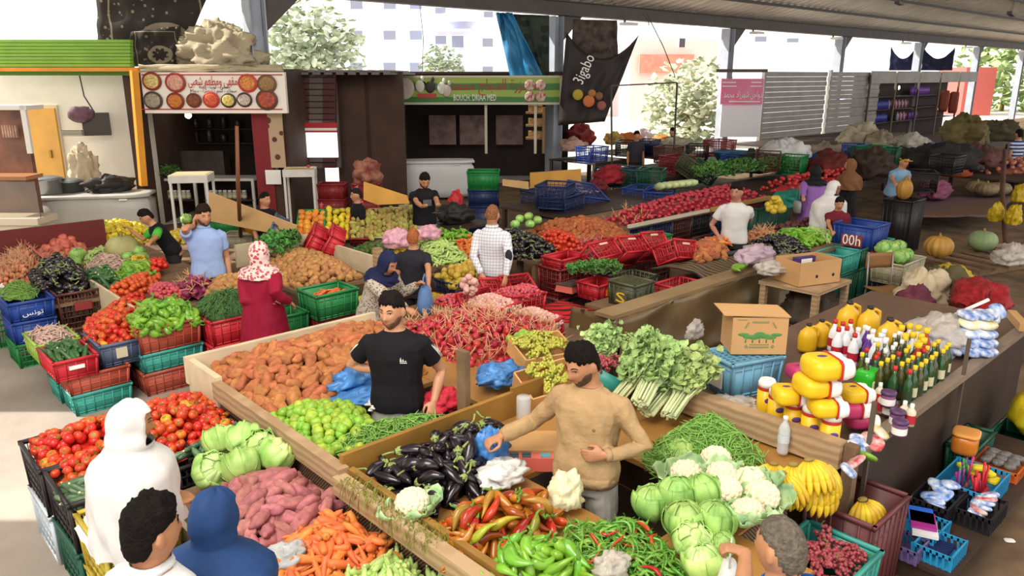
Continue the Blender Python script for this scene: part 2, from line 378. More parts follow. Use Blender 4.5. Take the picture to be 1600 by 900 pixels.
# ---- outside, overexposed
ext = mat('render_white', 'f4f4fa', .8, emit=None); extb = mat('render_lilac', 'dfe2f6', .8)
def building(name, label, Y, pxs, pys, wins, m, depth=10, win='8d92a6', balc=()):
    b = root(name, label, 'building')
    w = MB(); cbox(w, cx(pxs[0], Y, 4), cx(pxs[1], Y, 4), Y, Y + depth, 0, cz(pys, Y)); w.build('facade', m, b)
    for wx, wy, ww, wh in wins:
        s = MB(); pbox(s, wx - 1, wx + ww + 1, wy - 2, wy + wh + 1, Y - .06, .08, 0); f = s.build('window_frame', mat('win_frame', 'ffffff', .6), b)
        s = MB(); pbox(s, wx, wx + ww, wy, wy + wh, Y - .1, .06, 0)
        s.build('window_glass', mat('win_' + win, win, .3), f)
    for bx, by, bw, bh in balc:
        s = MB(); pbox(s, bx, bx + bw, by, by + bh, Y - 1.2, 1.2); s.build('balcony', extb, b)
    return b
wl_ = [(x, y, 19, 14) for y in (48, 0, 98) for x in (547, 599, 640)]
building('apartment_building', 'tall white apartment block with small windows behind the shop roofs', 62, (538, 663), -60, wl_, ext)
wl_ = [(680, 56, 17, 13), (706, 56, 18, 18), (680, 12, 16, 9), (707, 104, 18, 14), (754, 60, 16, 13), (754, 104, 16, 12), (756, 18, 14, 9)]
building('apartment_building', 'pale lilac apartment block with balconies next to the tall white one', 60, (663, 800), -60, wl_, extb, balc=((693, 20, 48, 13), (690, 80, 50, 14), (675, 45, 60, 3)))
building('apartment_building', 'low white house with a red-brown upper wall seen beyond the open bay', 55, (985, 1120), 62, [(1003, 89, 12, 20), (1062, 60, 9, 14)], mat('render_pink', 'f0d0c8', .8), win='4c4650')
building('apartment_building', 'white block standing behind the pink sign and sheet wall', 70, (1120, 1300), 30, [(1180, 57, 18, 8), (1230, 60, 18, 6)], ext)
building('red_hut', 'small red painted hut beyond the last columns', 62, (1512, 1560), 105, [], mat('hut_red', 'c8665c', .8), 4)
w = MB(); pbox(w, 1000, 1085, 85, 114, 54.4, .5); tag(w.build('brick_parapet', mat('brick_pink', 'd9907c', .9, nz=(3, .2))), 'salmon coloured brick parapet on the low white house', 'parapet')
# ------------------------------------------------------------ people
def remesh(mb, vox, smooth=4, wr=0., wf=9., seed=0, z0=-1):
    me = bpy.data.meshes.new('tmp'); me.from_pydata([tuple(p) for p in mb.v], [], mb.f); me.update()
    out = baked(me, (('REMESH', dict(mode='VOXEL', voxel_size=vox)), ('SMOOTH', dict(iterations=smooth, factor=.5)))); bpy.data.meshes.remove(me)
    if wr:
        ofs = Vector((seed * 3.1, seed, 0)); n = len(out.vertices); co_ = np.empty(n * 3, np.float32); no_ = np.empty(n * 3, np.float32)
        out.vertices.foreach_get('co', co_); out.vertex_normals.foreach_get('vector', no_); C3 = co_.reshape(-1, 3)
        k = np.array([noise.noise(Vector((p[0] * wf, p[1] * wf, p[2] * wf * .75)) + ofs) + .5 * noise.noise(Vector((p[0] * wf * 2, p[1] * wf * 2.4, p[2] * wf * 1.7)) + ofs) for p in C3.tolist()], np.float32)
        out.vertices.foreach_set('co', (C3 + no_.reshape(-1, 3) * (k * wr)[:, None]).ravel())
    out.polygons.foreach_set('use_smooth', [True] * len(out.polygons)); out.update(); return out
def gs(x, c, w): return math.exp(-((x - c) / w) ** 2)
def head_pt(p, off=0.):
    x, y, z = p; jaw = max(0, -z)
    px = x * (.0765 + off) * (1 - .26 * jaw ** 1.6); py = y * (.098 + off) * (.95 if y > 0 else 1); pz = z * (.119 + off)
    if y > 0:
        k = y ** .5
        py += k * (.027 * gs(x, 0, .17) * (max(0, min(1, (.14 - z) / .36)) * max(0, min(1, (z + .4) / .14))) + .006 * gs(z, .2, .09) * gs(x, 0, .6)
                   - .011 * gs(abs(x), .42, .17) * gs(z, .07, .1) + .008 * gs(z, -.53, .08) * gs(x, 0, .26) - .005 * gs(z, -.48, .025) * gs(x, 0, .26) + .013 * gs(z, -.88, .16) * gs(x, 0, .36) + .004 * gs(abs(x), .5, .18) * gs(z, -.18, .2))
        px *= 1 - .05 * gs(z, -.3, .15) * y
    return Vector((px, py - .012 * jaw * (y < 0) * -y, pz))
def sstep(a, b, x): t = max(0, min(1, (x - a) / (b - a))); return t * t * (3 - 2 * t)
def hair_mask(p, low=-.5, front=.5, side=.12):
    x, y, z = p
    if y > .25: lim = front + .12 * (1 - abs(x)) * 0 - .25 * sstep(.35, .75, abs(x)) * (1 - sstep(.3, .9, y) * .2)
    elif y > -.25: t = (y + .25) / .5; lim = side * 1 + (front - .25 - side) * t
    else: lim = side + (low - side) * sstep(-.2, -.55, y)
    return sstep(lim - .05, lim + .08, z)
def beard_mask(p):
    x, y, z = p
    m = sstep(-.3, -.5, z - .3 * sstep(.55, .9, abs(x))) * sstep(-.15, .1, y)
    lips = gs(x, 0, .25) * gs(z, -.52, .1) * (y > 0)
    return max(0, m - 1.4 * lips) * (1 - sstep(-1.2, -1.0, -abs(z)) * 0)
SK = {}
def skin(c): return mat('skin_' + c, c, .5, sss=.0, nz=(14, .08))
def face_y(x, z):
    px, pz = x / .0765 / (1 - .2 * max(0, -z / .119)), z / .119; return head_pt(Vector((px, math.sqrt(max(.02, 1 - px * px - pz * pz)), pz))).y
def solve_ik(S, W, l1, l2, pole):
    d = W - S; L = d.length; mx = (l1 + l2) * .995
    if L > mx: W = S + d * (mx / L); d = W - S; L = mx
    a = (l1 * l1 - l2 * l2 + L * L) / (2 * L); hh = math.sqrt(max(1e-6, l1 * l1 - a * a)); dn = d.normalized()
    pl = pole - dn * pole.dot(dn); pl = pl.normalized() if pl.length > 1e-5 else Vector((0, -1, 0))
    return S + dn * a + pl * hh, W
def hand_geo(b, W, d, n, side, curl, s):
    """palm, four unequal bent fingers and a thumb leaving the side of the palm"""
    d = d.normalized(); n = (n - d * n.dot(d)).normalized(); u = d.cross(n)
    P = lambda a, w, t: W + d * (a * s) + u * (w * s) + n * (t * s)
    b.tube([P(-.02, 0, 0), P(.015, 0, 0), P(.05, 0, 0), P(.088, 0, .003)], [.026 * s, .032 * s, .04 * s, .038 * s], 10, sx=1, sy=1) if 0 else None
    vs = []
    for a, w, t in ((-.015, .024, .018), (.02, .034, .016), (.06, .041, .014), (.092, .038, .011)):
        for j in range(10):
            q = 2 * math.pi * j / 10; vs.append(P(a, w * math.cos(q), t * math.sin(q)))
    b.add(vs, [(i * 10 + j, i * 10 + (j + 1) % 10, (i + 1) * 10 + (j + 1) % 10, (i + 1) * 10 + j) for i in range(3) for j in range(10)] + [tuple(range(9, -1, -1)), tuple(range(30, 40))])
    for i, (w, L) in enumerate(((.03, .068), (.01, .078), (-.01, .073), (-.029, .056))):
        w *= side; c = curl * (1 + .12 * i); p = P(.082, w, 0); ang = 0; pts = [P(.06, w, 0), p]
        for k, f in enumerate((.45, .32, .23)):
            ang += c * (.7, 1, .7)[k]; dd = d * math.cos(ang) + n * math.sin(ang) + u * (w * 1.2 if k == 0 else w * .4); p = p + dd.normalized() * (L * f * s); pts.append(p)
        b.tube(pts, [.0095 * s, .0095 * s, .0088 * s, .008 * s, .006 * s], 8)
    t0 = P(.018, .03 * side, .006); t1 = P(.045, .052 * side, .014 + .012 * curl); t2 = P(.075, .055 * side - .01 * side * curl, .02 + .02 * curl); t3 = P(.095, .05 * side - .02 * side * curl, .024 + .026 * curl)
    b.tube([t0, t1, t2, t3], [.0135 * s, .012 * s, .0105 * s, .007 * s], 8)
TORSO = [(.84, .168, .118), (.93, .172, .122), (1.02, .162, .115), (1.1, .152, .108), (1.2, .16, .112), (1.3, .178, .118), (1.37, .18, .112), (1.415, .15, .098), (1.455, .1, .08), (1.5, .066, .064), (1.56, .056, .058)]
def rings(b, rs, M, n=20, cap=True, m=0):
    vs = []
    for r in rs:
        z, rx, ry = r[:3]; cx_, cy_ = r[3:5] if len(r) > 3 else (0, 0)
        for j in range(n):
            a = 2 * math.pi * j / n; c, s_ = math.cos(a), math.sin(a); k = (abs(c) ** 2.6 + abs(s_) ** 2.6) ** (-1 / 2.6)
            vs.append(M @ Vector((cx_ + rx * c * k, cy_ + ry * s_ * k, z)))
    k = len(rs); fs = [(i * n + j, i * n + (j + 1) % n, (i + 1) * n + (j + 1) % n, (i + 1) * n + j) for i in range(k - 1) for j in range(n)]
    if cap: fs += [tuple(range(n - 1, -1, -1)), tuple((k - 1) * n + j for j in range(n))]
    return b.add(vs, fs, m)
HEADC = Vector((0, .018, 1.632))
def person(label, px, H=1.75, face=(0, -1), top=('tee', None), bottom=None, hair='1d1614', haircut=(-.5, .5, .12, .016), skn='b98260', beard=None, arms=None, head=(0, 0), lean=0., roll=0., vox=.012, scarf=None, fat=1., extra=None, woman=False, group=None, eyes=True):
    H *= .955; s = H / 1.75; fw = (RIGHT * face[0] + FWD * face[1]).normalized(); yaw = math.atan2(-fw.x, fw.y)
    S = Matrix.Scale(s, 4); piv = Vector((0, 0, .95))
    U = Matrix.Translation(piv) @ Matrix.Rotation(-lean, 4, 'X') @ Matrix.Rotation(roll, 4, 'Y') @ Matrix.Translation(-piv)
    nk = Vector((0, -.005, 1.52)); HM = U @ Matrix.Translation(nk) @ Matrix.Rotation(head[0], 4, 'Z') @ Matrix.Rotation(-head[1] + lean * .6, 4, 'X') @ Matrix.Translation(-nk) @ Matrix.Translation(HEADC) @ Matrix.Scale(1.08, 4)
    topl = HM @ Vector((0, -.01, .125)); zt = topl.z * s
    Rz = Matrix.Rotation(yaw, 4, 'Z'); w = at(px[0], px[1], zt); o_ = Rz @ (topl * s); loc = Vector((w.x - o_.x, w.y - o_.y, 0))
    toL = lambda q: (Rz.inverted() @ (Vector(q) - loc)) / s
    fx = fat * (.92 if woman else 1.)
    b = MB()
    rings(b, [(z, rx * fx, ry * fat) for z, rx, ry in TORSO], U)
    for sd in (-1, 1):
        b.tube([(sd * .095, 0, .92), (sd * .1, .01, .72), (sd * .1, .015, .5), (sd * .1, -.005, .28), (sd * .1, -.02, .07)], [.088 * fat, .078 * fat, .056, .052, .036], 12)
        b.ball((sd * .105, .05, .04), (.045, .125, .04), 10, 8)
    b.tube([U @ Vector((0, -.005, 1.44)), HM @ Vector((0, -.012, -.07))], [.058, .054], 14)
    hb = MB().ball((0, 0, 0), 1, 40, 32); hb.v = [tuple(HM @ head_pt(Vector(p))) for p in hb.v]; b.join(hb)
    for sd in (-1, 1): b.ball((0, 0, 0), (.011, .021, .031), 10, 8, M=HM @ Matrix.Translation((sd * .0775, -.008, -.002)) @ Matrix.Rotation(sd * .35, 4, 'Z'))
    A = {}
    for sd, key in ((1, 'R'), (-1, 'L')):
        sh = U @ Vector((sd * .178 * fx, -.005, 1.385)); a = (arms or {}).get(key)
        l1, l2 = .29, .255
        if a is None and scarf and scarf[1] == 'long': W = sh + Vector((-sd * .06, .22, -.3)); pole = Vector((sd * .5, .1, -1)); curl = .4; hd = None; n = Vector((0, 0, -1))
        elif a is None: W = sh + Vector((sd * .055, .05, -.525)); pole = Vector((sd * .3, -1, 0)); curl = .35; hd = None; n = Vector((-sd, .2, 0))
        else:
            W = toL(at(*a[0])) if len(a[0]) == 3 else U @ Vector((a[0][0], a[0][1], a[0][2])) if 0 else toL(at(*a[0])); pole = Vector(a[1]); curl = a[2] if len(a) > 2 else .4
            hd = Vector(a[3]) if len(a) > 3 and a[3] else None; n = Vector(a[4]) if len(a) > 4 else Vector((-sd * .5, 0, -.8))
        E, W = solve_ik(sh, W, l1, l2, pole); A[sd] = (sh, E, W)
        b.tube([sh + (U @ Vector((0, 0, 0)) * 0) , sh.lerp(E, .35), E, E.lerp(W, .3), W], [.056 * fat, .049 * fat, .04, .041, .0265], 12)
        hand_geo(b, W, hd or (W - E), n, sd * 1.0, curl, 1.0)
    for m_ in (b,): m_.v = [tuple(Vector(p) * s) for p in m_.v]
    me = remesh(b, vox, 2 if vox < .008 else 3); me.materials.append(skin(skn))
    o = put(me, 'person', loc, yaw); tag(o, label, 'person', group)
    def child(mb, nm, m, v=None, sm=3, wr=0., seed=0, wf=9.):
        mb.v = [tuple(Vector(p) * s) for p in mb.v]; mm = remesh(mb, v or vox * 1.15, sm, wr, wf, seed); mm.materials.append(m); return put(mm, nm, None, 0, o)
    def raw(mb, nm, m, sm=True):
        mb.v = [tuple(Vector(p) * s) for p in mb.v]; return mb.build(nm, m, o, None, 0, sm)
    # hair, brows, eyes, lips, beard
    if hair:
        low, fr, side, th = haircut; hb = MB().ball((0, 0, 0), 1, 44, 30); nv = []
        for p in hb.v:
            p = Vector(p); k = hair_mask(p + Vector((0, 0, .1 * nz3(p, 7))), low, fr + .08 * abs(p.x), side); top_ = sstep(.2, .9, p.z); t = th * (.35 + .9 * top_ + .5 * (p.y > 0) * top_) * (1 + .5 * nz3(p, 6) + .3 * nz3(p, 14))
            nv.append(tuple(HM @ head_pt(p, -.012 + k * (.013 + t))))
        hb.v = nv; raw(hb, 'hair', mat('hair_' + hair, hair, .75, nz=(60, .4), bump=.6, bscale=90, spec=.12))
    if beard:
        hb = MB().ball((0, 0, 0), 1, 44, 36); hb.v = [tuple(HM @ head_pt(Vector(p), -.012 + .0155 * beard_mask(Vector(p)))) for p in hb.v]; raw(hb, 'beard', mat('beard_' + beard, beard, .7, nz=(60, .35)))
    if eyes:
        e = MB()
        for sd in (-1, 1): e.tube([HM @ Vector((sd * x, face_y(x, z) + .0005, z)) for x, z in ((.014, .029), (.024, .034), (.036, .034), (.047, .028))], [.0026, .0034, .003, .0018], 6)
        raw(e, 'eyebrows', mat('hair_' + (hair if hair else '1d1614'), hair or '1d1614', .6))
        for sd in (-1, 1):
            e = MB().ball((0, 0, 0), (.0115, .009, .0062), 10, 8, 0, HM @ Matrix.Translation((sd * .031, face_y(.031, .011) - .0065, .0105))); e.ball((0, 0, 0), (.0055, .004, .0055), 8, 6, 1, HM @ Matrix.Translation((sd * .031, face_y(.031, .011) + .0012, .0105)))
            e.tube([HM @ Vector((sd * x, face_y(x, z) + .001, z)) for x, z in ((.018, .016), (.031, .0195), (.044, .015))], .0018, 5, 1)
            raw(e, 'eye', [mat('eye_white', 'e4dcd2', .3), mat('eye_dark', '1a1210', .3)])
        e = MB().tube([HM @ Vector((x, face_y(x, -.061) - .0005, -.061 + .002 * (abs(x) == .008))) for x in (-.022, -.008, 0, .008, .022)], [.002, .0042, .0042, .0042, .002], 6)
        raw(e, 'lips', mat('lips', '9a5547', .5))
    # clothing
    kind, tm = top[0], top[1]; z0 = {'robe': .08, 'dress': .08}.get(kind, .9); b = MB()
    if kind in ('robe', 'dress'):
        rs = [(.06, .3, .27, 0, -.02), (.4, .27, .23, 0, -.01), (.75, .235, .185), (.95, .215, .165)]
        rs2 = [(.93, .215, .165), (1.08, .195, .15), (1.22, .19, .145), (1.34, .2, .142), (1.42, .175, .115), (1.47, .1, .085), (1.49, .07, .07)]
        rings(b, [(r[0], r[1] * fat, r[2] * fat) + tuple(r[3:]) for r in rs], Matrix.Identity(4)); rings(b, [(r[0], r[1] * fat, r[2] * fat) for r in rs2], U)
    else:
        rings(b, [(z, rx * fx * 1.07 + .014, ry * fat * 1.08 + .014) for z, rx, ry in [(z0, .17, .12), (.96, .17, .12)] + TORSO[2:8]] + [(1.462, .11 * fx + .01, .09), (1.487, .078, .076)], U)
    for sd in (-1, 1):
        sh, E, W = A[sd]; c = 1.25 if kind in ('robe', 'dress') else 1.
        if kind in ('tee', 'polo'):
            e = sh.lerp(E, .62); b.tube([sh - (E - sh) * .15 + Vector((-sd * .03, 0, 0)), sh, sh.lerp(E, .3), e], [.05, .07 * fat, .068 * fat, .066 * fat], 14)
        elif kind != 'vest':
            b.tube([sh - (E - sh) * .15 + Vector((-sd * .03, 0, 0)), sh, sh.lerp(E, .5), E, E.lerp(W, .4), E.lerp(W, .97)], [.05, .069 * fat * c ** .5, .06 * fat * c, .054 * c, .05 * c, .039 * c], 14)
    child(b, {'tee': 'tshirt', 'polo': 'polo_shirt', 'long': 'sweater', 'shirt': 'shirt', 'robe': 'robe', 'dress': 'dress', 'vest': 'vest'}[kind], tm, None, 4, .015 if kind == 'long' else .009 if kind != 'tee' else .007, hash(label) % 97 * 0 + len(label), 8)
    if kind in ('long', 'tee'):
        c = MB(); rings(c, [(1.445, .094, .088), (1.488, .08, .08), (1.492, .07, .07), (1.46, .074, .074)], U, 24, False); raw(c, 'neckband', tm)
        if kind == 'long':
            c = MB(); rings(c, [(.885, .198 * fx, .146 * fat), (.95, .2 * fx, .148 * fat)], U, 28); raw(c, 'hem_band', tm)
            for sd in (-1, 1): sh, E, W = A[sd]; raw(MB().tube([E.lerp(W, .84), E.lerp(W, .98)], [.042, .04], 16), 'cuff', tm)
    if kind in ('polo', 'shirt'):
        c = MB(); rings(c, [(1.455, .085, .082), (1.5, .07, .07), (1.53, .068, .072), (1.50, .078, .08)], U, 20, False); raw(c, 'collar', tm)
    if bottom is not None:
        b = MB(); rings(b, [(.82, .17 * fx, .125), (.93, .18 * fx, .13), (1.0, .172 * fx, .125), (1.03, .168 * fx, .122)], Matrix.Identity(4))
        for sd in (-1, 1): b.tube([(sd * .09, 0, .92), (sd * .105, .008, .7), (sd * .108, .012, .5), (sd * .108, -.005, .3), (sd * .108, -.015, .08)], [.105 * fat, .098, .085, .08, .075], 14)
        tr = child(b, 'trousers', bottom, None, 3, .008, 5)
        c = MB(); rings(c, [(.99, .176 * fx, .13), (1.025, .174 * fx, .128)], Matrix.Identity(4), 24); raw(c, 'belt', mat('belt_leather', '4a3a2c', .5))
    if scarf:
        sm, length, tight = scarf; n1, n2 = 40, 26; b = MB(); ln = {'long': .52, 'mid': .36, 'short': .11}[length]
        hc = HM @ Vector((0, 0, 0)); RN = .122 if length == 'long' else .098
        def fn(u, v):
            a = -math.pi * 1.5 + u * 2 * math.pi      # starts and ends at the face side
            if v < .5:
                t = v / .5; lat = math.pi / 2 - t * (math.pi * .82); p = Vector((math.cos(lat) * math.cos(a), math.cos(lat) * math.sin(a), math.sin(lat)))
                q = head_pt(p if p.y < .35 or p.z > .45 or p.z < -.7 else p, .014 + .016 * (p.y < 0) * -p.y + .004 * math.sin(a * 5 + t * 6))
                q.x *= 1.04
                hr_ = math.hypot(q.x, q.y + .01)
                if p.z < -.2 and hr_ < RN: k_ = 1 + (RN / hr_ - 1) * sstep(-.2, -.6, p.z); q.x *= k_; q.y = (q.y + .01) * k_ - .01
                if p.y > .3 and -.72 < p.z < .52 and abs(p.x) < .72: q = q * .8          # tucked back round the face
                return HM @ q
            t = (v - .5) / .5; lat = math.pi / 2 - math.pi * .82; p0 = Vector((math.cos(lat) * math.cos(a), math.cos(lat) * math.sin(a), math.sin(lat))); q0 = HM @ Vector((RN * math.cos(a), RN * math.sin(a) - .01, head_pt(p0, .014).z))
            rr = (.1 + {'long': .2, 'mid': .15, 'short': .06}[length] * sstep(0, .3 if length == 'long' else .42, t) + .03 * t) * fat; rx = rr * 1.12; ry = rr * .92
            g = U @ Vector((rx * math.cos(a), ry * math.sin(a) - .01, 1.5 - ln * t ** 1.15 - (.0 if length != 'long' else .1 * t * (1 - math.sin(a)) * .5))); f = sstep(0, .22, t)
            fold = 1 + .07 * t * math.sin(a * 7 + 3 * math.sin(t * 4)) + .05 * t * math.sin(a * 15 + 5 * t) + .03 * t * noise.noise(Vector((math.cos(a) * 4, math.sin(a) * 4, t * 3)))
            c = U @ Vector((0, 0, g.z)); g = Vector((c.x + (g.x - c.x) * fold, c.y + (g.y - c.y) * fold, g.z))
            return q0.lerp(g, f)
        # face opening: leave those cells out
        P = [[fn(i / n1, j / n2) for i in range(n1)] for j in range(n2 + 1)]; vs = [p for r in P for p in r]; fs = []
        for j in range(n2):
            for i in range(n1):
                v = (j + .5) / n2; a = -math.pi * 1.5 + (i + .5) / n1 * 2 * math.pi
                if v < .5:
                    lat = math.pi / 2 - v / .5 * math.pi * .82; p = (math.cos(lat) * math.cos(a), math.cos(lat) * math.sin(a), math.sin(lat))
                    if p[1] > .3 and -.72 < p[2] < .5 and abs(p[0]) < .66: continue
                fs.append((j * n1 + i, j * n1 + (i + 1) % n1, (j + 1) * n1 + (i + 1) % n1, (j + 1) * n1 + i))
        vs2 = [hc + (p - hc) * .975 for p in vs]; k = len(vs)
        b.add(vs + vs2, fs + [tuple(x + k for x in f[::-1]) for f in fs]); raw(b, 'headscarf', sm)
    if extra: extra(o, s, U, HM, A, raw)
    return o
def cloth_m(name, c, rough=.8, k=.16, sc_=5, bump=.15): return mat(name, c, rough, nz=(sc_, k), bump=bump, bscale=26, spec=.2)
denim = cloth_m('trouser_grey', 'b8b3a8'); beige_t = cloth_m('trouser_beige', '8f806a'); dark_t = cloth_m('trouser_dark', '2a2628')
black_tee = cloth_m('tee_black', '17151a'); robe_b = cloth_m('robe_black', '18171b', .7); robe_g = cloth_m('robe_green', '12281f', .7)
def tee_marks(o, s, U, HM, A, raw):
    b = MB(); c = U @ Vector((-.075, .143, 1.31))
    for k in range(3):
        h_ = .012 + .011 * k; x = -.022 + k * .017; b.add([c + Vector(q) for q in ((x - .006 + .0, 0, -.012), (x + .008, 0, -.012), (x + .008 + .0, .0, -.012 + h_ * .55), (x - .0, 0, -.012 + h_))], [(0, 1, 2, 3), (3, 2, 1, 0)])
    b.box(c + Vector((-.005, 0, -.02)), (.05, .003, .004)); raw(b, 'chest_emblem', m_white, False)
    b = MB()
    for sd in (-1, 1):
        sh, E, W = A[sd]
        for k in range(3):
            of = Vector((sd * .058, .02 - .018 * k, .02)); b.tube([sh + of * .7 + Vector((-sd * .02, 0, .035)), sh + of, sh.lerp(E, .35) + of * 1.15, sh.lerp(E, .58) + of * 1.12], .0035, 4)
    raw(b, 'sleeve_stripes', m_white)
person('man in a black sports T-shirt with one hand on his hip, standing behind the limes', (612, 457), 1.76, (-.05, -1), ('tee', black_tee), denim, arms={'R': ((598, 580, 1.11), (1, -.25, .1), .7, (-.5, .2, -.3), (0, .3, 1)), 'L': ((678, 628, .93), (-.4, -.8, 0), .5)}, head=(-.32, .05), vox=.0065, beard='6e4a38', extra=tee_marks, fat=1.02, skn='c08a68')
def bg_emblem(o, s, U, HM, A, raw):
    raw(MB().ball(U @ Vector((-.08, .135, 1.27)), (.012, .004, .013), 8, 6), 'chest_emblem', mat('emblem_tan', '8a6440', .6))
person('man in a beige sweater reaching over the weighing scale', (905, 538), 1.76, (-.4, -.92), ('long', cloth_m('sweater_beige', 'b3936a', .95, .16, 7, .5)), denim, arms={'R': ((782, 682, 1.08), (.5, -.5, -.8), .9, None, (0, 0, -1)), 'L': ((944, 712, 1.08), (-.9, -.5, -.4), .45, (.9, .25, -.1), (0, -1, 0))}, head=(-.5, .3), vox=.0065, beard='553c2e', hair='171210', skn='b57e5c', extra=bg_emblem)
person('woman in a long white headscarf and dark green robe beside the tomato crates', (205, 626), 1.6, (.85, .5), ('robe', robe_g), None, hair=None, scarf=(cloth_m('scarf_white', 'd9d5d2', .8, .1, 5, .12), 'long', 0), vox=.009, woman=True, fat=.84, head=(-.1, .15), skn='b58058')
person('dark-haired man in a white shirt seen from behind before the lemon crate', (226, 784), 1.72, (.4, .9), ('shirt', cloth_m('shirt_white', 'd5d4d4', .8, .1)), dark_t, vox=.0075, hair='15100e', haircut=(-.62, .5, .1, .02), skn='b07a58', head=(-.25, 0))
person('woman in a royal blue headscarf and black robe seen from behind', (333, 766), 1.56, (.25, .95), ('robe', robe_b), None, hair=None, scarf=(cloth_m('scarf_blue', '23406f', .7, .2), 'mid', 0), vox=.009, woman=True, head=(-.2, .1))
person('grey-haired man in a blue top holding out a white bag at the stall corner', (1226, 810), 1.66, (-.5, .85), ('tee', cloth_m('top_blue', '1d5fae', .8)), dark_t, hair='6b6256', haircut=(-.55, .55, .1, .004), arms={'L': ((1165, 862, 1.22), (-.5, -.3, -.8), .9, (-.6, .6, .1), (0, 0, -1))}, vox=.0075, skn='b5805c', head=(.1, .05))
person('man in a light blue polo shirt holding his ear behind the tomatoes', (316, 320), 1.76, (.45, -.9), ('polo', cloth_m('polo_blue', '93a8d2', .8, .08)), dark_t, arms={'R': ((303, 353, 1.46), (.8, .3, -1), .6, (-.1, .1, 1), (-1, 0, 0)), 'L': None}, head=(.3, .1), vox=.0105, hair='2a1d18', beard='5a4034')
def boy_sleeve(o, s, U, HM, A, raw):
    for sd in (-1, 1):
        b = MB(); sh, E, W = A[sd]; b.tube([sh - (E - sh) * .05, sh.lerp(E, .3), sh.lerp(E, .75)], [.066, .068, .066], 14); raw(b, 'green_sleeve', cloth_m('sleeve_green', '4fb83f', .8))
person('boy in a bright green T-shirt and black vest bending over the ribbed melon', (222, 328), 1.5, (-.8, -.5), ('vest', black_tee), dark_t, arms={'L': ((218, 402, .95), (0, -.5, -1), .6), 'R': ((205, 360, 1.05), (0, .5, -1), .6)}, lean=.5, vox=.0105, head=(.1, .25), extra=boy_sleeve)
red_robe = cloth_m('robe_red', '8f1230', .7)
person('woman in a crimson robe and patterned pink scarf seen from behind', (403, 378), 1.62, (.3, .95), ('robe', red_robe), None, hair=None, scarf=(spot_mat('scarf_pattern', 'e0c4bc', 'b04a52', 30, .4), 'short', 0), arms={'R': ((452, 472, 1.0), (.6, -.6, -.6), .5), 'L': ((420, 470, 1.0), (-.6, -.6, -.6), .5)}, vox=.0105, woman=True, fat=1.12)
leop = spot_mat('dress_leopard', 'b5a898', '4a3f3a', 55, .32)
person('woman in a navy headscarf and speckled dress bending over a blue bag', (612, 395), 1.58, (.75, -.55), ('dress', leop), None, hair=None, scarf=(cloth_m('scarf_navy', '1c2145', .7, .2), 'short', 0), arms={'R': ((640, 486, .95), (.3, -.5, -1), .7), 'L': ((652, 445, 1.08), (-.5, -.3, -1), .7)}, lean=.38, vox=.0095, woman=True, head=(0, .35))
person('boy with short ginger hair in a black T-shirt seen from behind', (645, 357), 1.52, (.15, 1), ('tee', cloth_m('tee_charcoal', '26232a', .8)), dark_t, hair='a4603a', haircut=(-.5, .5, .1, .005), arms={'R': ((672, 478, .78), (.5, -.8, 0), .4)}, vox=.0105)
def tee_print(o, s, U, HM, A, raw): raw(MB().box(U @ Vector((-.01, .146, 1.27)), (.14, .006, .1)), 'chest_print', wave_mat('print_grey', '7a7a7a', '24222a', 22, 'X', .7, 6, lo=.5, hi=.55), False)
person('bearded man in a printed black T-shirt looking at a phone before the white freezer', (664, 271), 1.75, (.4, -.92), ('tee', black_tee), denim, arms={'R': ((672, 338, 1.14), (.6, -.6, -.8), .8, (-.3, .9, .1), (0, 0, 1)), 'L': ((688, 336, 1.14), (-.6, -.6, -.8), .8, (.3, .9, .1), (0, 0, 1))}, head=(-.05, .45), vox=.012, beard='2a1d18', extra=tee_print)
def plaid_patch(o, s, U, HM, A, raw):
    sh, E, W = A[1]; raw(MB().ball(E + Vector((.012, -.048, .01)), (.045, .022, .075), 12, 8), 'elbow_patch', mat('patch_navy', '23222f', .8))
plaid = wave_mat('shirt_plaid', 'dcdadc', 'b0b2bc', 9, 'X', .8, 0, lo=.86, hi=.96)
Np, Lp, bp0 = nodes_of(plaid); tcp = Np.new('ShaderNodeTexCoord'); wp = Np.new('ShaderNodeTexWave'); wp.bands_direction = 'Z'; wp.inputs['Scale'].default_value = 9; Lp.new(tcp.outputs['Object'], wp.inputs['Vector'])
rpp = Np.new('ShaderNodeValToRGB'); rpp.color_ramp.elements[0].position = .86; rpp.color_ramp.elements[1].position = .96; rpp.color_ramp.elements[1].color = (.55, .56, .62, 1); rpp.color_ramp.elements[0].color = (1, 1, 1, 1); Lp.new(wp.outputs['Fac'], rpp.inputs['Fac'])
mxp = Np.new('ShaderNodeMix'); mxp.data_type = 'RGBA'; mxp.blend_type = 'MULTIPLY'; mxp.inputs['Factor'].default_value = 1; Lp.new(bp0.inputs['Base Color'].links[0].from_socket, mxp.inputs['A']); Lp.new(rpp.outputs['Color'], mxp.inputs['B']); Lp.new(mxp.outputs['Result'], bp0.inputs['Base Color'])
person('bald man in a white checked shirt with a dark elbow patch, seen from behind', (769, 319), 1.74, (.3, .95), ('shirt', plaid), beige_t, hair='8a5c40', haircut=(-.4, .1, .1, .001), arms={'R': ((790, 432, .92), (.7, -.7, 0), .5), 'L': ((752, 428, .92), (-.3, -.6, -.8), .5)}, vox=.0105, extra=plaid_patch, skn='b98262', eyes=False)
person('man with only his head showing above the ochre board of the tilted fruit crates', (557, 294), 1.5, (-.9, -.4), ('tee', black_tee), dark_t, vox=.014, hair='2a2422', haircut=(-.5, .5, .12, .008))
person('dark-haired man sitting low behind the plank partition by the cafe', (412, 300), 1.55, (.85, -.45), ('tee', black_tee), dark_t, vox=.014, haircut=(-.5, .5, .12, .008))
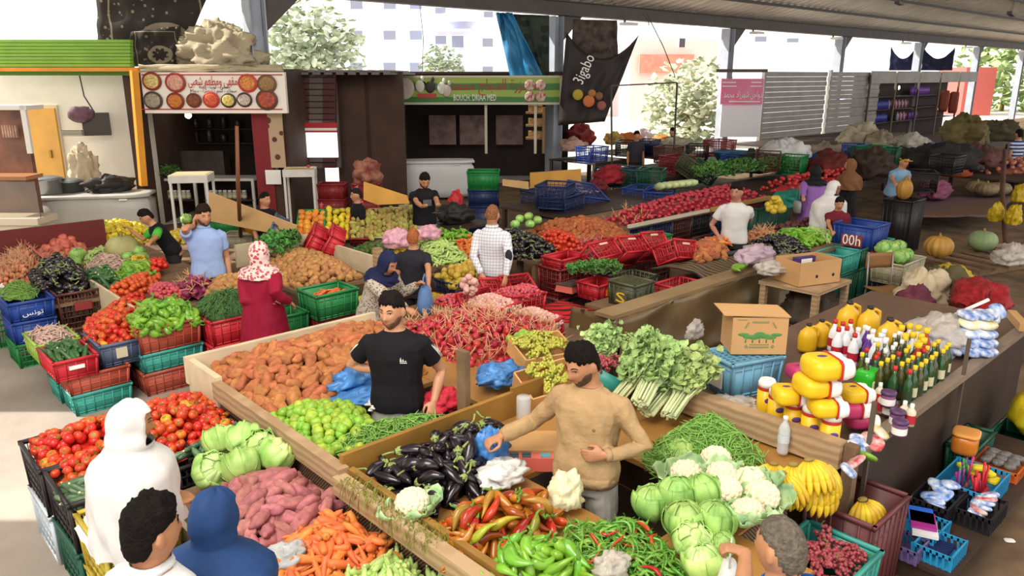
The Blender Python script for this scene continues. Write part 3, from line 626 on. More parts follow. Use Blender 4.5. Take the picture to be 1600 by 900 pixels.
person('man in a white T-shirt standing before the long onion table', (1152, 286), 1.75, (-.35, -.93), ('tee', cloth_m('tee_white', 'c9c6c2', .85, .08)), dark_t, arms={'R': ((1122, 368, .98), (.6, -.6, 0), .4), 'L': ((1150, 343, 1.12), (-.9, -.4, -.5), .5, (.9, .1, 0), (0, -1, 0))}, head=(-.25, .05), vox=.012, skn='a8745a')
person('woman in a lilac dress and black headscarf seen from behind', (1276, 258), 1.64, (.1, 1), ('dress', cloth_m('dress_lilac', '8f62a8', .8)), None, hair=None, scarf=(robe_b, 'short', 0), arms={'L': ((1253, 320, 1.0), (-.7, -.6, 0), .5)}, vox=.013, woman=True, fat=1.1)
person('woman in a white headscarf and pale blue robe beside the lilac dress', (1306, 283), 1.58, (.6, -.7), ('robe', cloth_m('robe_paleblue', '8fb6c9', .8)), None, hair=None, scarf=(cloth_m('scarf_white', ''), 'long', 0), vox=.013, woman=True, head=(.1, .2), skn='8f5c40')
person('boy in a dark red and black top behind the navy 00h crate', (1313, 308), 1.4, (-.15, -1), ('tee', cloth_m('tee_dred', '6e1f2c', .8)), dark_t, vox=.013, head=(0, .2), arms={'R': ((1302, 372, .82), (.6, -.6, -.4), .5)})
person('woman in a black robe and tan headscarf turned to the stalls at the back', (1330, 248), 1.64, (-.85, .3), ('robe', robe_b), None, hair=None, scarf=(cloth_m('scarf_tan', '7a5236', .8), 'mid', 0), vox=.014, woman=True)
def cap_x(o, s, U, HM, A, raw):
    hb = MB().ball((0, 0, 0), 1, 24, 16); hb.v = [tuple(HM @ head_pt(Vector(p), .014 if p[2] > .25 else -.01)) for p in hb.v]; hb.box(HM @ Vector((0, .12, .05)), (.13, .1, .012)); raw(hb, 'cap', mat('cap_yellow', 'b98a24', .7))
person('man in a light blue T-shirt and yellow cap bending over a tall pumpkin', (1414, 243), 1.7, (.2, -.95), ('tee', cloth_m('tee_lightblue', '7fa3bd', .8)), dark_t, arms={'R': ((1402, 305, 1.0), (.5, -.5, -.6), .5), 'L': ((1424, 302, 1.0), (-.5, -.5, -.6), .5)}, lean=.3, vox=.014, extra=cap_x)
person('man in a blue and white striped shirt at the far right of the market', (1594, 203), 1.75, (-.2, 1), ('tee', wave_mat('shirt_striped', '1f2f6a', 'c9cfdc', 3.4, 'Z', .8, 0, lo=.48, hi=.52)), cloth_m('trouser_blue', '33406a'), vox=.016)
person('man in a dark grey T-shirt between the far stalls before the open bay', (995, 205), 1.72, (.1, -1), ('tee', cloth_m('tee_grey', '38343a', .8)), dark_t, vox=.016, eyes=False)
person('man in a patterned dark shirt at the far stalls near the thin frame', (1052, 200), 1.7, (-.9, -.3), ('shirt', spot_mat('shirt_checks', '5a5058', '2a2630', 40, .4)), dark_t, vox=.016, eyes=False)
# ------------------------------------------------------------ produce: one mesh kit per kind
KITS = {}
class Kit:
    def __init__(s, name, ms, orient, parts=(), lo=None, d=.05):
        s.name = name; s.ms = ms if isinstance(ms, list) else [ms]; s.orient = orient; s.parts = list(parts); s.lo = lo; s.d = d
        KITS[name] = s
def curved(L, bend, k=7, wob=0., seed=0, axis=0):
    """centre line along x, curved sideways"""
    r = random.Random(seed); out = []
    for i in range(k):
        t = i / (k - 1); out.append(Vector(((t - .5) * L, bend * (1 - (2 * t - 1) ** 2) + wob * math.sin(t * 7 + seed), wob * math.cos(t * 5 + seed * 2))))
    return out
def lump(r, amp, seed, nu=12, nv=8, freq=1.4):
    o = Vector((seed * 3.7, seed * 1.3, 0))
    return MB().ball((0, 0, 0), r, nu, nv, fn=lambda p: 1 + amp * noise.noise(p * freq + o))
def long_veg(L, rad, bend, seed=0, n=9, k=9, tip=.15, prof=None, m=0, wob=0.):
    pr = prof or [max(tip, math.sin(math.pi * min(1, .12 + .88 * (1 - i / (k - 1)))) ** .6 if i > k * .6 else 1) for i in range(k)]
    return MB().tube(curved(L, bend, k, wob, seed), [rad * x for x in pr], n, m)
m_stem = mat('stem_green', '5f8a2c', .6, nz=(20, .2)); m_leafg = mat('leaf_green', '4c8a2a', .6, var=.2, nz=(12, .3))
# tomatoes
def tomato_mesh(seed, name, ms, r=.036):
    b = MB().ball((0, 0, 0), (r, r * .98, r * .84), 14, 10, fn=lambda p: (1 + .035 * math.cos(5 * math.atan2(p.y, p.x) + seed) * (1 - p.z * p.z)) * (1 - .2 * math.exp(-((p.z - 1) / .1) ** 2)))
    for i in range(5):
        a = i * 1.257 + seed; b.add([(0, 0, r * .69), (.011 * math.cos(a - .35), .011 * math.sin(a - .35), r * .72), (.016 * math.cos(a), .016 * math.sin(a), r * .8), (.011 * math.cos(a + .35), .011 * math.sin(a + .35), r * .72)], [(0, 1, 2, 3)], 1)
    return b.mesh(name, ms)
m_tom = mat('tomato_red', 'd03020', .25, var=.16, hue=(-.004, .022), spec=.5, nz=(30, .12))
m_tomo = mat('tomato_orange', 'd9802a', .25, var=.12, hue=.03)
Kit('tomato', [tomato_mesh(1, 'tomato', [m_tom, m_stem]), tomato_mesh(2, 'tomato', [m_tom, m_stem], .039), tomato_mesh(3, 'tomato', [m_tom, m_stem], .033)] * 4 + [tomato_mesh(4, 'tomato', [m_tomo, m_stem])], 'round', lo=lump(.036, .05, 1, 8, 6).mesh('lo', m_tom), d=.058)
# potatoes of several skins
def spuds(name, colr, rs, d, amp=.28, n=4, rough=.75, hue=.012, col2=None, var=.14):
    m = mat(name + '_skin', colr, rough, var=var, hue=hue, nz=(26, .28), bump=.15, col2=col2)
    Kit(name, [lump([x * (1 + .12 * i) for x in rs], amp, i + 1, 14, 10, 1.2).mesh(name, m) for i in range(n)], 'long', lo=lump(rs, amp, 9, 8, 6).mesh('lo', m), d=d)
spuds('sweet_potato', 'b56e42', (.07, .038, .034), .066, .42)
spuds('potato', 'b5834e', (.048, .036, .032), .056, .22)
spuds('brown_potato', 'a85e34', (.05, .036, .033), .058, .22)
spuds('garlic_bulb', 'd9a79a', (.021, .021, .019), .03, .2, hue=.02)
spuds('shallot', 'c4505a', (.021, .017, .017), .03, .2, rough=.4)
spuds('lemon', 'dcc02e', (.037, .029, .028), .05, .12, rough=.4, hue=.012)
spuds('lime', '93b83c', (.034, .031, .031), .052, .1, rough=.35, hue=.03)
spuds('orange_fruit', 'dd8a2e', (.037, .037, .036), .06, .06, rough=.45, hue=.02)
spuds('pear_yellow', 'd6b63c', (.043, .036, .035), .062, .15, rough=.45, hue=.02)
spuds('cactus_fig', 'a99a4e', (.042, .028, .027), .052, .2, hue=.03)
spuds('quince', 'c2a23c', (.044, .04, .04), .066, .14, rough=.5, hue=.015)
spuds('pink_turnip', 'd2705c', (.045, .043, .042), .07, .15, rough=.5)
spuds('beetroot', '5a2a2c', (.032, .031, .03), .052, .15, rough=.6)
# onions: bulb, dried stalk
def onion(name, colr, r, d, stalk='cf9f78', hue=.012):
    m = mat(name + '_skin', colr, .35, var=.18, hue=hue, nz=(18, .25)); ms = mat(name + '_stalk', stalk, .8, var=.12)
    def bulb(sd):
        return MB().lathe([(.004, -r * .9), (r * .6, -r * .78), (r * .95, -r * .3), (r, .05 * r), (r * .82, r * .5), (r * .4, r * .85), (r * .16, r * 1.12), (.003, r * 1.25)], 10).mesh(name, m)
    def st(sd):
        b = MB(); q = random.Random(sd)
        for i in range(3):
            v = Vector((q.uniform(-.6, .6), q.uniform(-.6, .6), 1)); L = q.uniform(.05, .12)
            b.tube([(0, 0, r), v * L * .4 + Vector((0, 0, r)), v * L + Vector((q.uniform(-.03, .03), q.uniform(-.03, .03), r))], [.0045, .004, .002], 4)
        return b.mesh('dried_stalk', ms)
    Kit(name, [bulb(1)], 'round', [('dried_stalk', [st(i) for i in range(5)])], lo=lump(r, .05, 1, 8, 6).mesh('lo', m), d=d)
onion('red_onion', 'b8333c', .033, .058); onion('brown_onion', 'c9805a', .033, .058); onion('purple_onion', '8c2f52', .036, .062)
# eggplants: glossy body, green calyx with stem
m_egg = mat('eggplant_skin', '1c141c', .16, var=.3, hue=.02, spec=.6); m_cal = mat('calyx_green', '8f9e58', .6, nz=(20, .25))
def eggp(L, r, bend, sd):
    pr = [.3, .62, .86, 1, 1.02, .92, .72, .5, .42]
    p = curved(L, bend, 9, 0, sd)
    body = MB().tube(p, [r * x for x in pr], 12).mesh('eggplant', m_egg)
    e = p[-1]; d = (p[-1] - p[-2]).normalized(); c = MB()
    c.tube([e - d * .035, e - d * .012, e + d * .002], [r * .66, r * .56, r * .3], 8)
    for i in range(5):
        a = i * 1.2566; x, y = frame_of(d); o = x * math.cos(a) + y * math.sin(a)
        c.tube([e - d * .02 + o * r * .5, e - d * .035 + o * r * .62, e - d * .045 + o * r * .7], [.008, .006, .001], 4)
    c.tube([e - d * .005, e + d * .03, e + d * .075 + Vector((0, .02, .016))], [.008, .0055, .007], 6)
    return body, c.mesh('calyx', m_cal)
def kit_egg(name, L, r, bend, d):
    v = [eggp(L * s, r * t, bend * b, i) for i, (s, t, b) in enumerate(((1, 1, 1), (.85, 1.1, -.6), (1.1, .9, .3)))]
    Kit(name, [x[0] for x in v], 'long', [('calyx', [x[1] for x in v])], lo=lump((L * .5, r, r), .1, 1, 8, 6).mesh('lo', m_egg), d=d)
kit_egg('eggplant', .21, .036, .03, .08); kit_egg('round_eggplant', .1, .042, .0, .078)
# carrots
m_car = mat('carrot_orange', 'e07a3c', .5, var=.12, hue=.012, nz=(30, .18)); m_stub = mat('carrot_stub', '8a7a3c', .8)
def carrot(L, r, bend, sd):
    return MB().tube(curved(L, bend, 8, .002, sd), [r * x for x in (.12, .35, .52, .66, .8, .93, 1.0, .55)], 9).mesh('carrot', m_car)
stub = MB().tube([(.09, 0, 0), (.104, .001, .001)], [.006, .005], 5).mesh('stem_stub', m_stub)
Kit('carrot', [carrot(.2, .022, .006, 1), carrot(.21, .025, -.006, 2), carrot(.19, .019, .012, 3)], 'long', [('stem_stub', [stub])], lo=carrot(.16, .016, .006, 1), d=.042)
# courgettes, cucumbers
def gourds(name, colr, L, r, bend, d, col2=None, nzs=(14, .35), tip='c9cf9a', hue=.012):
    m = mat(name + '_skin', colr, .35, var=.14, hue=hue, nz=nzs, col2=col2); mt = mat(name + '_tip', tip, .6)
    pr = (.45, .8, .95, 1, 1, .97, .9, .8, .4)
    ms = [MB().tube(curved(L * s, bend * b, 9, .001, i), [r * x for x in pr], 9).mesh(name, m) for i, (s, b) in enumerate(((1, 1), (.88, -.5), (1.1, .3)))]
    t = [MB().tube([curved(L * s, bend * b, 9, .001, i)[-1] - Vector((.002, 0, 0)), curved(L * s, bend * b, 9, .001, i)[-1] + Vector((.012, 0, 0))], [r * .42, r * .3], 7).mesh('stem_end', mt) for i, (s, b) in enumerate(((1, 1), (.88, -.5), (1.1, .3)))]
    Kit(name, ms, 'long', [('stem_end', t)], lo=ms[0], d=d)
gourds('courgette', '8fb04e', .15, .0165, .004, .042, col2='c3d68c')
gourds('pale_marrow', 'c9d69a', .17, .027, .01, .06)
gourds('cucumber', '5d7a58', .17, .021, .008, .05, col2='33492f')
gourds('green_courgette', '3f6a3a', .18, .021, .01, .05)
# peppers: lobed body and stem
def peppers(name, colr, L, r, bend, d, hue=.012, var=.15, curl=1., stem=True, n=9):
    m = mat(name + '_skin', colr, .22, var=var, hue=hue, spec=.55, nz=(9, .2)); ms = []; st = []
    for i, (s, b) in enumerate(((1, 1), (.85, -1.2), (1.1, .4), (.95, 2))):
        p = curved(L * s, bend * b * curl, 8, .004 * L / .15, i)
        ms.append(MB().tube(p, [r * x for x in (.1, .34, .55, .75, .92, 1.05, .98, .5)], n, sx=1.15, sy=.85).mesh(name, m))
        e = p[-1]; dd = (p[-1] - p[-2]).normalized()
        st.append(MB().tube([e - dd * .004, e + dd * .012, e + dd * .02 + Vector((.012, 0, .012)), e + Vector((.035, .004, .026)) * (L / .15) ** .5], [r * .5, r * .28, r * .2, r * .24], 6).mesh('stem', m_stem))
    Kit(name, ms, 'long', [('stem', st)] if stem else [], lo=ms[0], d=d)
peppers('red_pepper', 'b02a18', .18, .026, .02, .056, hue=(-.006, .055), var=.4); peppers('turning_pepper', '9a8a24', .18, .025, .02, .056, hue=(-.05, .06), var=.3)
peppers('green_pepper', '78ac30', .17, .028, .02, .05, hue=.02)
peppers('chilli', '6aa43c', .12, .0075, .022, .026, hue=.03, n=6)
peppers('red_chilli', 'c02c1c', .11, .009, .012, .03, n=6)
peppers('yellow_pepper', 'd8b02c', .12, .028, .01, .055)
# beans
m_bean = mat('bean_green', '7aa44a', .5, var=.2, hue=.015)
def bean(sd, L=.13): return MB().tube(curved(L, .014 * math.sin(sd * 2.1), 6, .003, sd), [.0016, .0042, .0046, .0044, .004, .0014], 5).mesh('green_bean', m_bean)
Kit('green_bean', [bean(i) for i in range(1, 6)], 'long', lo=bean(2), d=.017)
m_rad = mat('bean_pink', 'c9a99c', .6, var=.18, hue=.02)
Kit('mottled_bean', [MB().tube(curved(.13, .012 * (i - 1), 6, .004, i), [.002, .006, .007, .007, .006, .002], 6).mesh('mottled_bean', m_rad) for i in range(3)], 'long', lo=None, d=.022)
# leafy heads
def leafy_disc(b, c, nrm, size, cup, frill, sd, m=0, nu=8, nv=7, th=.0025):
    """one cupped leaf, base at c, growing along nrm"""
    q = random.Random(sd); n = Vector(nrm).normalized(); x, y = frame_of(n); ph = q.uniform(0, 6)
    def fn(u, v):
        w = (u - .5) * 2; wid = size * .62 * math.sin(math.pi * (.1 + .82 * v) ** .8) ** .7
        fr = frill * size * math.sin(w * 9 + ph) * v * abs(w) + frill * size * .6 * math.sin(v * 14 + ph) * abs(w) ** 2
        return Vector(c) + n * (size * v * (1 - .12 * w * w)) + x * (w * wid) + y * (cup * size * (w * w * .5 + (v - .4) ** 2) + fr)
    return b.slab(fn, nu, nv, th, m)
def wrap_leaf(b, r, th0, lat0, span, sd, m=0, off=0., frill=.05):
    """leaf wrapped on a ball, its rim lifting off"""
    q = random.Random(sd); ph = q.uniform(0, 6)
    def fn(u, v):
        a = th0 + (u - .5) * span; t = lat0 + v * 1.75
        lift = off + .16 * max(0, v - .6) ** 1.5 + .1 * abs(2 * u - 1) ** 3 + frill * (math.sin(u * 13 + ph) + .6 * math.sin(u * 29 + ph * 2)) * v ** 3 + .02 * math.cos((u - .5) * 20) * (1 - v)
        rr = r * (1.02 + lift); return Vector((rr * math.cos(t) * math.cos(a), rr * math.cos(t) * math.sin(a), rr * .92 * math.sin(t)))
    return b.slab(fn, 9, 8, .003, m)
def vein_mat(name, c1, c2, hue=.012):
    m = mat(name, c1, .45, var=.12, hue=hue, nz=(9, .3), col2=c2); return m
m_cab = vein_mat('cabbage_leaf', 'accb78', '7ba648'); m_cab2 = vein_mat('cabbage_outer', '9cc468', '6a9c48'); m_let = vein_mat('lettuce_leaf', 'd3e2a4', '9cc060'); m_let2 = vein_mat('lettuce_outer', 'b4d07c', '7fae4c')
m_caul = mat('cauliflower_curd', 'efe3c2', .8, var=.05, nz=(30, .12), bump=.4, bscale=70); m_cleaf = vein_mat('cauliflower_leaf', 'b5cc98', '84aa74')
def kit_cab(name, m1, m2, r, nl, frill, d, off=.02):
    v = []
    for k in range(3):
        core = MB().ball((0, 0, 0), (r, r, r * .92), 16, 12, fn=lambda p: 1 + .02 * nz3(p + Vector((k, 0, 0)), 3))
        for i in range(5): wrap_leaf(core, r * .99, i * 1.3 + k, -.5, 2.2, i + k * 9, 0, 0, frill * .5)
        out = MB()
        for i in range(nl): wrap_leaf(out, r * 1.02, i * 6.28 / nl + k * .7, -1.15, 1.9, i * 3 + k, 0, off + .05 * (i % 2), frill)
        v.append((core.mesh(name, m1), out.mesh('outer_leaves', m2)))
    Kit(name, [x[0] for x in v], 'up', [('outer_leaves', [x[1] for x in v])], lo=MB().ball((0, 0, 0), r, 10, 7).mesh('lo', m1), d=d)
kit_cab('cabbage', m_cab, m_cab2, .085, 5, .05, .16); kit_cab('lettuce', m_let, m_let2, .084, 7, .13, .16, .035)
kit_cab('small_cabbage', m_cab, m_cab2, .06, 4, .04, .12)
def cauli(k):
    q = random.Random(k + 40); b = MB(); r = .088
    for i in range(60):
        z = 1 - i / 59 * 1.2; a = i * 2.4; s = math.sqrt(max(0, 1 - z * z)); b.ball((r * .84 * s * math.cos(a), r * .84 * s * math.sin(a), r * .7 * z + .015), .02 + q.uniform(0, .005), 7, 5, fn=lambda p: 1 + .2 * nz3(p * 3 + Vector((i, k, 0))))
    b.ball((0, 0, .01), (r * .82, r * .82, r * .68), 14, 9); l = MB()
    for i in range(11):
        a = i * 6.283 / 11 + k; d = Vector((math.cos(a), math.sin(a), .18 + .3 * (i % 2)))
        leafy_disc(l, (math.cos(a) * .06, math.sin(a) * .06, -.045), d, .085 + .03 * (i % 3), .5, .1, i + k * 10)
    return b.mesh('cauliflower', m_caul), l.mesh('leaves', m_cleaf)
v = [cauli(k) for k in range(3)]
Kit('cauliflower', [x[0] for x in v], 'up', [('leaves', [x[1] for x in v])], lo=None, d=.17)
# stalk bundles with leafy tops (celery, chard) and loose herb bunches
m_stalk = mat('stalk_pale', 'd3dca8', .5, var=.1, nz=(8, .15)); m_tops = mat('tops_green', 'b4cf80', .6, var=.15, hue=.02, nz=(14, .3))
m_herb = mat('herb_green', '4f8a3a', .6, var=.2, hue=.015, nz=(20, .3)); m_chive = mat('chive_green', '557f45', .55, var=.15, nz=(10, .3))
def bundle(k, L=.5, n=36, spread=.5, leafn=290):
    q = random.Random(k); b = MB(); l = MB()
    for i in range(n):
        a = q.uniform(0, 6.28); r0 = .05 * math.sqrt(q.random()); y0, z0 = r0 * math.cos(a), r0 * math.sin(a) * .7 + .05
        ex = L * q.uniform(.62, .8); yy = y0 * (1 + spread * 2.4) + q.uniform(-.03, .03); zz = z0 * 1.5 + q.uniform(0, .07)
        b.tube([(0, y0, z0), (ex * .5, y0 * 1.1, z0 * 1.05), (ex, yy, zz)], [.009, .007, .004], 5)
        for j in range(leafn // n):
            t = q.uniform(.55, 1.25); p = Vector((ex * t, yy * t + q.uniform(-.04, .04), zz * min(t, 1) + q.uniform(-.02, .06)))
            leafy_disc(l, p, (q.uniform(-.3, 1), q.uniform(-.7, .7), q.uniform(-.1, .9)), q.uniform(.028, .06), .3, .25, i * 7 + j + k * 1000, 0, 3, 3, .001)
    return b.mesh('stalks', m_stalk), l.mesh('leafy_tops', m_tops)
BUND = [bundle(k) for k in range(2)]
def herb(k, n=150, r=.12, m=None, leaf=.035):
    """a loose heap of sprigs: stems and small leaves"""
    q = random.Random(k); b = MB(); l = MB()
    for i in range(n):
        a = q.uniform(0, 6.28); rr = r * math.sqrt(q.random()); p = Vector((rr * math.cos(a), rr * math.sin(a) * .8, .06 * (1 - (rr / r) ** 2) + q.uniform(-.02, .03)))
        d = Vector((q.uniform(-1, 1), q.uniform(-1, 1), q.uniform(0, .9)))
        b.tube([p, p + d * .02, p + d * .05], [.0015, .0012, .001], 3)
        leafy_disc(l, p + d * .02, d, leaf * q.uniform(.7, 1.3), .4, .3, i + k * 999, 0, 2, 2, .001)
    return b.mesh('stems', m_stalk), l.mesh('leaves', m or m_herb)
HERB = [herb(1), herb(2)]
# bananas
m_ban = mat('banana_yellow', 'e0bc2e', .42, var=.1, hue=.012, nz=(16, .14)); m_bcr = mat('banana_crown', '8f7a3a', .8)
def banana(ang, row, L=.19):
    p = []
    for i in range(8):
        t = i / 7; c = math.radians(20 + 78 * t); p.append((.05 + math.sin(c) * L * .72 - .06 + row * .012, 0, -L * .62 * (1 - math.cos(c)) + .02 - row * .03))
    M = Matrix.Rotation(ang, 4, 'Z')
    return MB().tube([M @ Vector(q) for q in p], [.007, .012, .0175, .019, .019, .017, .012, .005], 6).mesh('banana', m_ban)
BAN = [[banana(-1.0 + i * .29, row) for i in range(8)] for row in range(2)]
BCROWN = MB().ball((.012, 0, .02), (.022, .03, .012), 8, 6).mesh('banana_bunch', m_bcr)
def banana_bunch(loc, rz, label, tilt=(0, 0), group='banana bunches on the stall corner', s=1.):
    o = put(BCROWN, 'banana_bunch', loc, (tilt[0], tilt[1], rz), None, s); tag(o, label, 'bananas', group)
    for row in BAN:
        for me in row: put(me, 'banana', None, 0, o)
    return o
# ribbed melons and pumpkins
def pumpkin(name, colr, r, sq=.8, lobes=12, amp=.12, stem=True, col2=None):
    m = mat(name + '_rind', colr, .55, nz=(6, .25), col2=col2)
    b = MB().ball((0, 0, r * sq), (r, r, r * sq), 48, 14, fn=lambda p: 1 - amp * (1 - abs(math.cos(lobes / 2 * math.atan2(p.y, p.x)))) * (1 - p.z ** 4) - .12 * math.exp(-((p.z - 1) / .1) ** 2))
    s = MB().tube([(0, 0, r * sq * 1.7), (.005, 0, r * sq * 2.02), (.02, .01, r * sq * 2.15)], [.025, .016, .014], 6)
    return b.mesh(name, m), s.mesh('stem', m_stub)
PUMP = {'ochre_pumpkin': pumpkin('ochre_pumpkin', 'b98a3e', .2), 'green_pumpkin': pumpkin('green_pumpkin', '6f8458', .2, .78, 16, .07, col2='93a274'),
        'ribbed_melon': pumpkin('ribbed_melon', 'b4ae72', .16, .85, 22, .04), 'tall_pumpkin': pumpkin('tall_pumpkin', 'b07f34', .14, 1.35, 10, .1), 'grey_pumpkin': pumpkin('grey_pumpkin', '8d7a5c', .17, .62, 14, .1)}
def pump(kind, loc, label, s=1., rot=0, group=None, cat='pumpkin'):
    b, st = PUMP[kind]; o = put(b, 'melon' if 'melon' in kind else 'pumpkin', loc, rot, None, s); tag(o, label, cat, group); put(st, 'stem', None, 0, o); return o
# grapes
def grapes(k, colr, name, n=70, L=.15):
    m = mat(name, colr, .3, var=.1, nz=(40, .25)); q = random.Random(k); b = MB()
    for i in range(n):
        t = q.random(); rr = .045 * (1 - t * .75); a = q.uniform(0, 6.28); b.ball(((t - .4) * L, rr * math.cos(a), rr * math.sin(a) * .6 + .02), .0105 + q.uniform(0, .002), 7, 5)
    s = MB().tube([(-.4 * L, 0, .03), (-.55 * L, .005, .04), (-.62 * L, .02, .04)], .003, 5)
    return b.mesh('grape_cluster', m), s.mesh('stem', m_stem)
GRAPE = {'green': [grapes(i, 'b9b64a', 'grape_green') for i in (1, 2)], 'red': [grapes(i, 'a84a52', 'grape_red') for i in (3, 4)], 'dark': [grapes(i, '4a2a38', 'grape_dark') for i in (5,)]}
def grape_pile(col, pts, label, group, cat='grapes', s=1.):
    for i, p in enumerate(pts):
        b, st = GRAPE[col][i % len(GRAPE[col])]; o = put(b, 'grape_cluster', p, (R.uniform(-.3, .3), R.uniform(-.4, .4), R.uniform(0, 6.28)), None, s); tag(o, label, cat, group); put(st, 'stem', None, 0, o)
# ------------------------------------------------------------ heaps
COUNT = {}
def inside(p, P):
    c = False; n = len(P)
    for i in range(n):
        a, b = P[i], P[i - 1]
        if (a.y > p.y) != (b.y > p.y) and p.x < (b.x - a.x) * (p.y - a.y) / (b.y - a.y) + a.x: c = not c
    return c
def edge_d(p, P):
    best = 1e9; n = len(P)
    for i in range(n):
        a, b = P[i - 1], P[i]; ab = Vector((b.x - a.x, b.y - a.y)); ap = Vector((p.x - a.x, p.y - a.y))
        t = max(0, min(1, ap.dot(ab) / max(1e-9, ab.length_squared))); best = min(best, (ap - ab * t).length)
    return best
def mesh_arrays(me):
    v = np.empty(len(me.vertices) * 3, np.float32); me.vertices.foreach_get('co', v)
    return v.reshape(-1, 3), [tuple(p.vertices) for p in me.polygons]
EYE = Vector((0, 0, CH))
def heap(kind, P, z, rise, label, cat=None, group=None, cap=300, d=None, yaw=None, s=1., bury=.35, w=None, lower=True, mound=True, jit=.5, item=None, tilt=None, seed=None, name=None):
    """heap up produce of one kind on a polygon of the stall: single pieces on top, a filling of the same produce below"""
    k = KITS[kind]; q = random.Random(seed if seed is not None else len(P) * 31 + int(P[0][0] * 977) + len(kind))
    d = (d or k.d) * s; P = [Vector((p[0], p[1], 0)) for p in P]; nm = item or k.name
    x0, x1 = min(p.x for p in P), max(p.x for p in P); y0, y1 = min(p.y for p in P), max(p.y for p in P)
    pts = []; cell = {}; fails = 0
    while fails < 500 and len(pts) < 2600:
        p = Vector((q.uniform(x0, x1), q.uniform(y0, y1), 0))
        if not inside(p, P): continue
        ci, cj = int(p.x // d), int(p.y // d)
        if any((p - o).length < d for di in (-1, 0, 1) for dj in (-1, 0, 1) for o in cell.get((ci + di, cj + dj), ())): fails += 1; continue
        cell.setdefault((ci, cj), []).append(p); pts.append(p); fails = 0
    W = w or max(.02, max((edge_d(p, P) for p in pts), default=.1) * .95)
    def h(p):
        t = min(1, edge_d(p, P) / W); return z + rise * (1 - (1 - t) ** 2) + .18 * rise * nz3(Vector((p.x * 6, p.y * 6, z)))
    def place(p, up):
        hh = h(p); e = .02; gx = (h(p + Vector((e, 0, 0))) - hh) / e; gy = (h(p + Vector((0, e, 0))) - hh) / e
        n = Vector((-gx, -gy, 1)).normalized()
        if k.orient == 'round': rot = Matrix.Rotation(q.uniform(0, 6.28), 3, 'Z') @ Matrix.Rotation(q.uniform(-1.6, 1.6), 3, 'X') @ Matrix.Rotation(q.uniform(-.8, .8), 3, 'Y')
        else:
            ya = (yaw + q.gauss(0, .25)) if yaw is not None else q.uniform(0, 6.28)
            b = Vector((math.cos(ya), math.sin(ya), 0)); b = (b - n * b.dot(n)).normalized()
            rot = Matrix((b, n.cross(b), n)).transposed()
            if k.orient == 'long': rot = rot @ Matrix.Rotation(q.gauss(0, .22 * jit * 2), 3, 'Y') @ Matrix.Rotation(q.uniform(0, 6.28) if tilt is None else tilt, 3, 'X')
            else: rot = rot @ Matrix.Rotation(q.gauss(0, .35), 3, 'X') @ Matrix.Rotation(q.gauss(0, .35), 3, 'Y')
        return Vector((p.x, p.y, hh + q.uniform(-.3, .3) * d * jit + up)), rot, s * q.uniform(.88, 1.12)
    pts.sort(key=lambda p: (p - EYE).length)
    left = max(0, cap - COUNT.get(nm, 0)); single = pts[:left]; rest = pts[left:]
    COUNT[nm] = COUNT.get(nm, 0) + len(single)
    for p in single:
        loc, rot, sc_ = place(p, 0); i = q.randrange(len(k.ms))
        o = bpy.data.objects.new(nm, k.ms[i]); COL.objects.link(o); o.matrix_world = Matrix.Translation(loc) @ rot.to_4x4() @ Matrix.Scale(sc_, 4)
        tag(o, label, cat or nm.replace('_', ' '), group or label)
        for pn, pm in k.parts: put(pm[i if len(pm) == len(k.ms) else q.randrange(len(pm))], pn, None, 0, o)
    # filling
    V = []; Fc = []; n0 = 0
    if mound:
        g = max(d * .8, (max(x1 - x0, y1 - y0)) / 26); nx, ny = max(2, int((x1 - x0) / g)), max(2, int((y1 - y0) / g)); idx = {}
        vs = []
        for j in range(ny + 1):
            for i in range(nx + 1):
                p = Vector((x0 + (x1 - x0) * i / nx, y0 + (y1 - y0) * j / ny, 0)); ins = inside(p, P)
                vs.append((p.x, p.y, (h(p) - d * 1.25 + .3 * d * nz3(Vector((p.x * 20, p.y * 20, 1)))) if ins else z - d * .5)); idx[i, j] = ins
        fs = []
        for j in range(ny):
            for i in range(nx):
                if sum((idx[i, j], idx[i + 1, j], idx[i + 1, j + 1], idx[i, j + 1])) >= 3:
                    a = j * (nx + 1) + i; fs.append((a, a + 1, a + nx + 2, a + nx + 1))
        if fs: V.append(np.array(vs, np.float32)); Fc += fs; n0 = len(vs)
    lo = k.lo or k.ms[0]; mv, mf = mesh_arrays(lo)
    extra = [(p, 0) for p in rest]
    if lower: extra += [(p + Vector((q.uniform(-.5, .5) * d, q.uniform(-.5, .5) * d, 0)), -d * .55) for p in single]
    for p, up in extra:
        loc, rot, sc_ = place(p, up); A = np.array(rot, np.float32) * sc_
        V.append(mv @ A.T + np.array(loc, np.float32)); Fc += [tuple(i + n0 for i in f) for f in mf]; n0 += len(mv)
    if V:
        me = bpy.data.meshes.new(nm + '_filling'); me.from_pydata(np.concatenate(V).tolist(), [], Fc); me.materials.append(lo.materials[0] if lo.materials else k.ms[0].materials[0])
        me.polygons.foreach_set('use_smooth', [True] * len(Fc)); me.update()
        plural = {'y': 'ies'}.get(nm[-1], ''); pn = name or ((nm[:-1] + 'ies') if nm.endswith('y') else nm + ('es' if nm[-1] in 'oshx' else 's'))
        tag(put(me, pn), 'lower layers of ' + label, cat or nm.replace('_', ' '), None, 'stuff')
def px_poly(z, *pp): return [at(x, y, z) for x, y in pp]
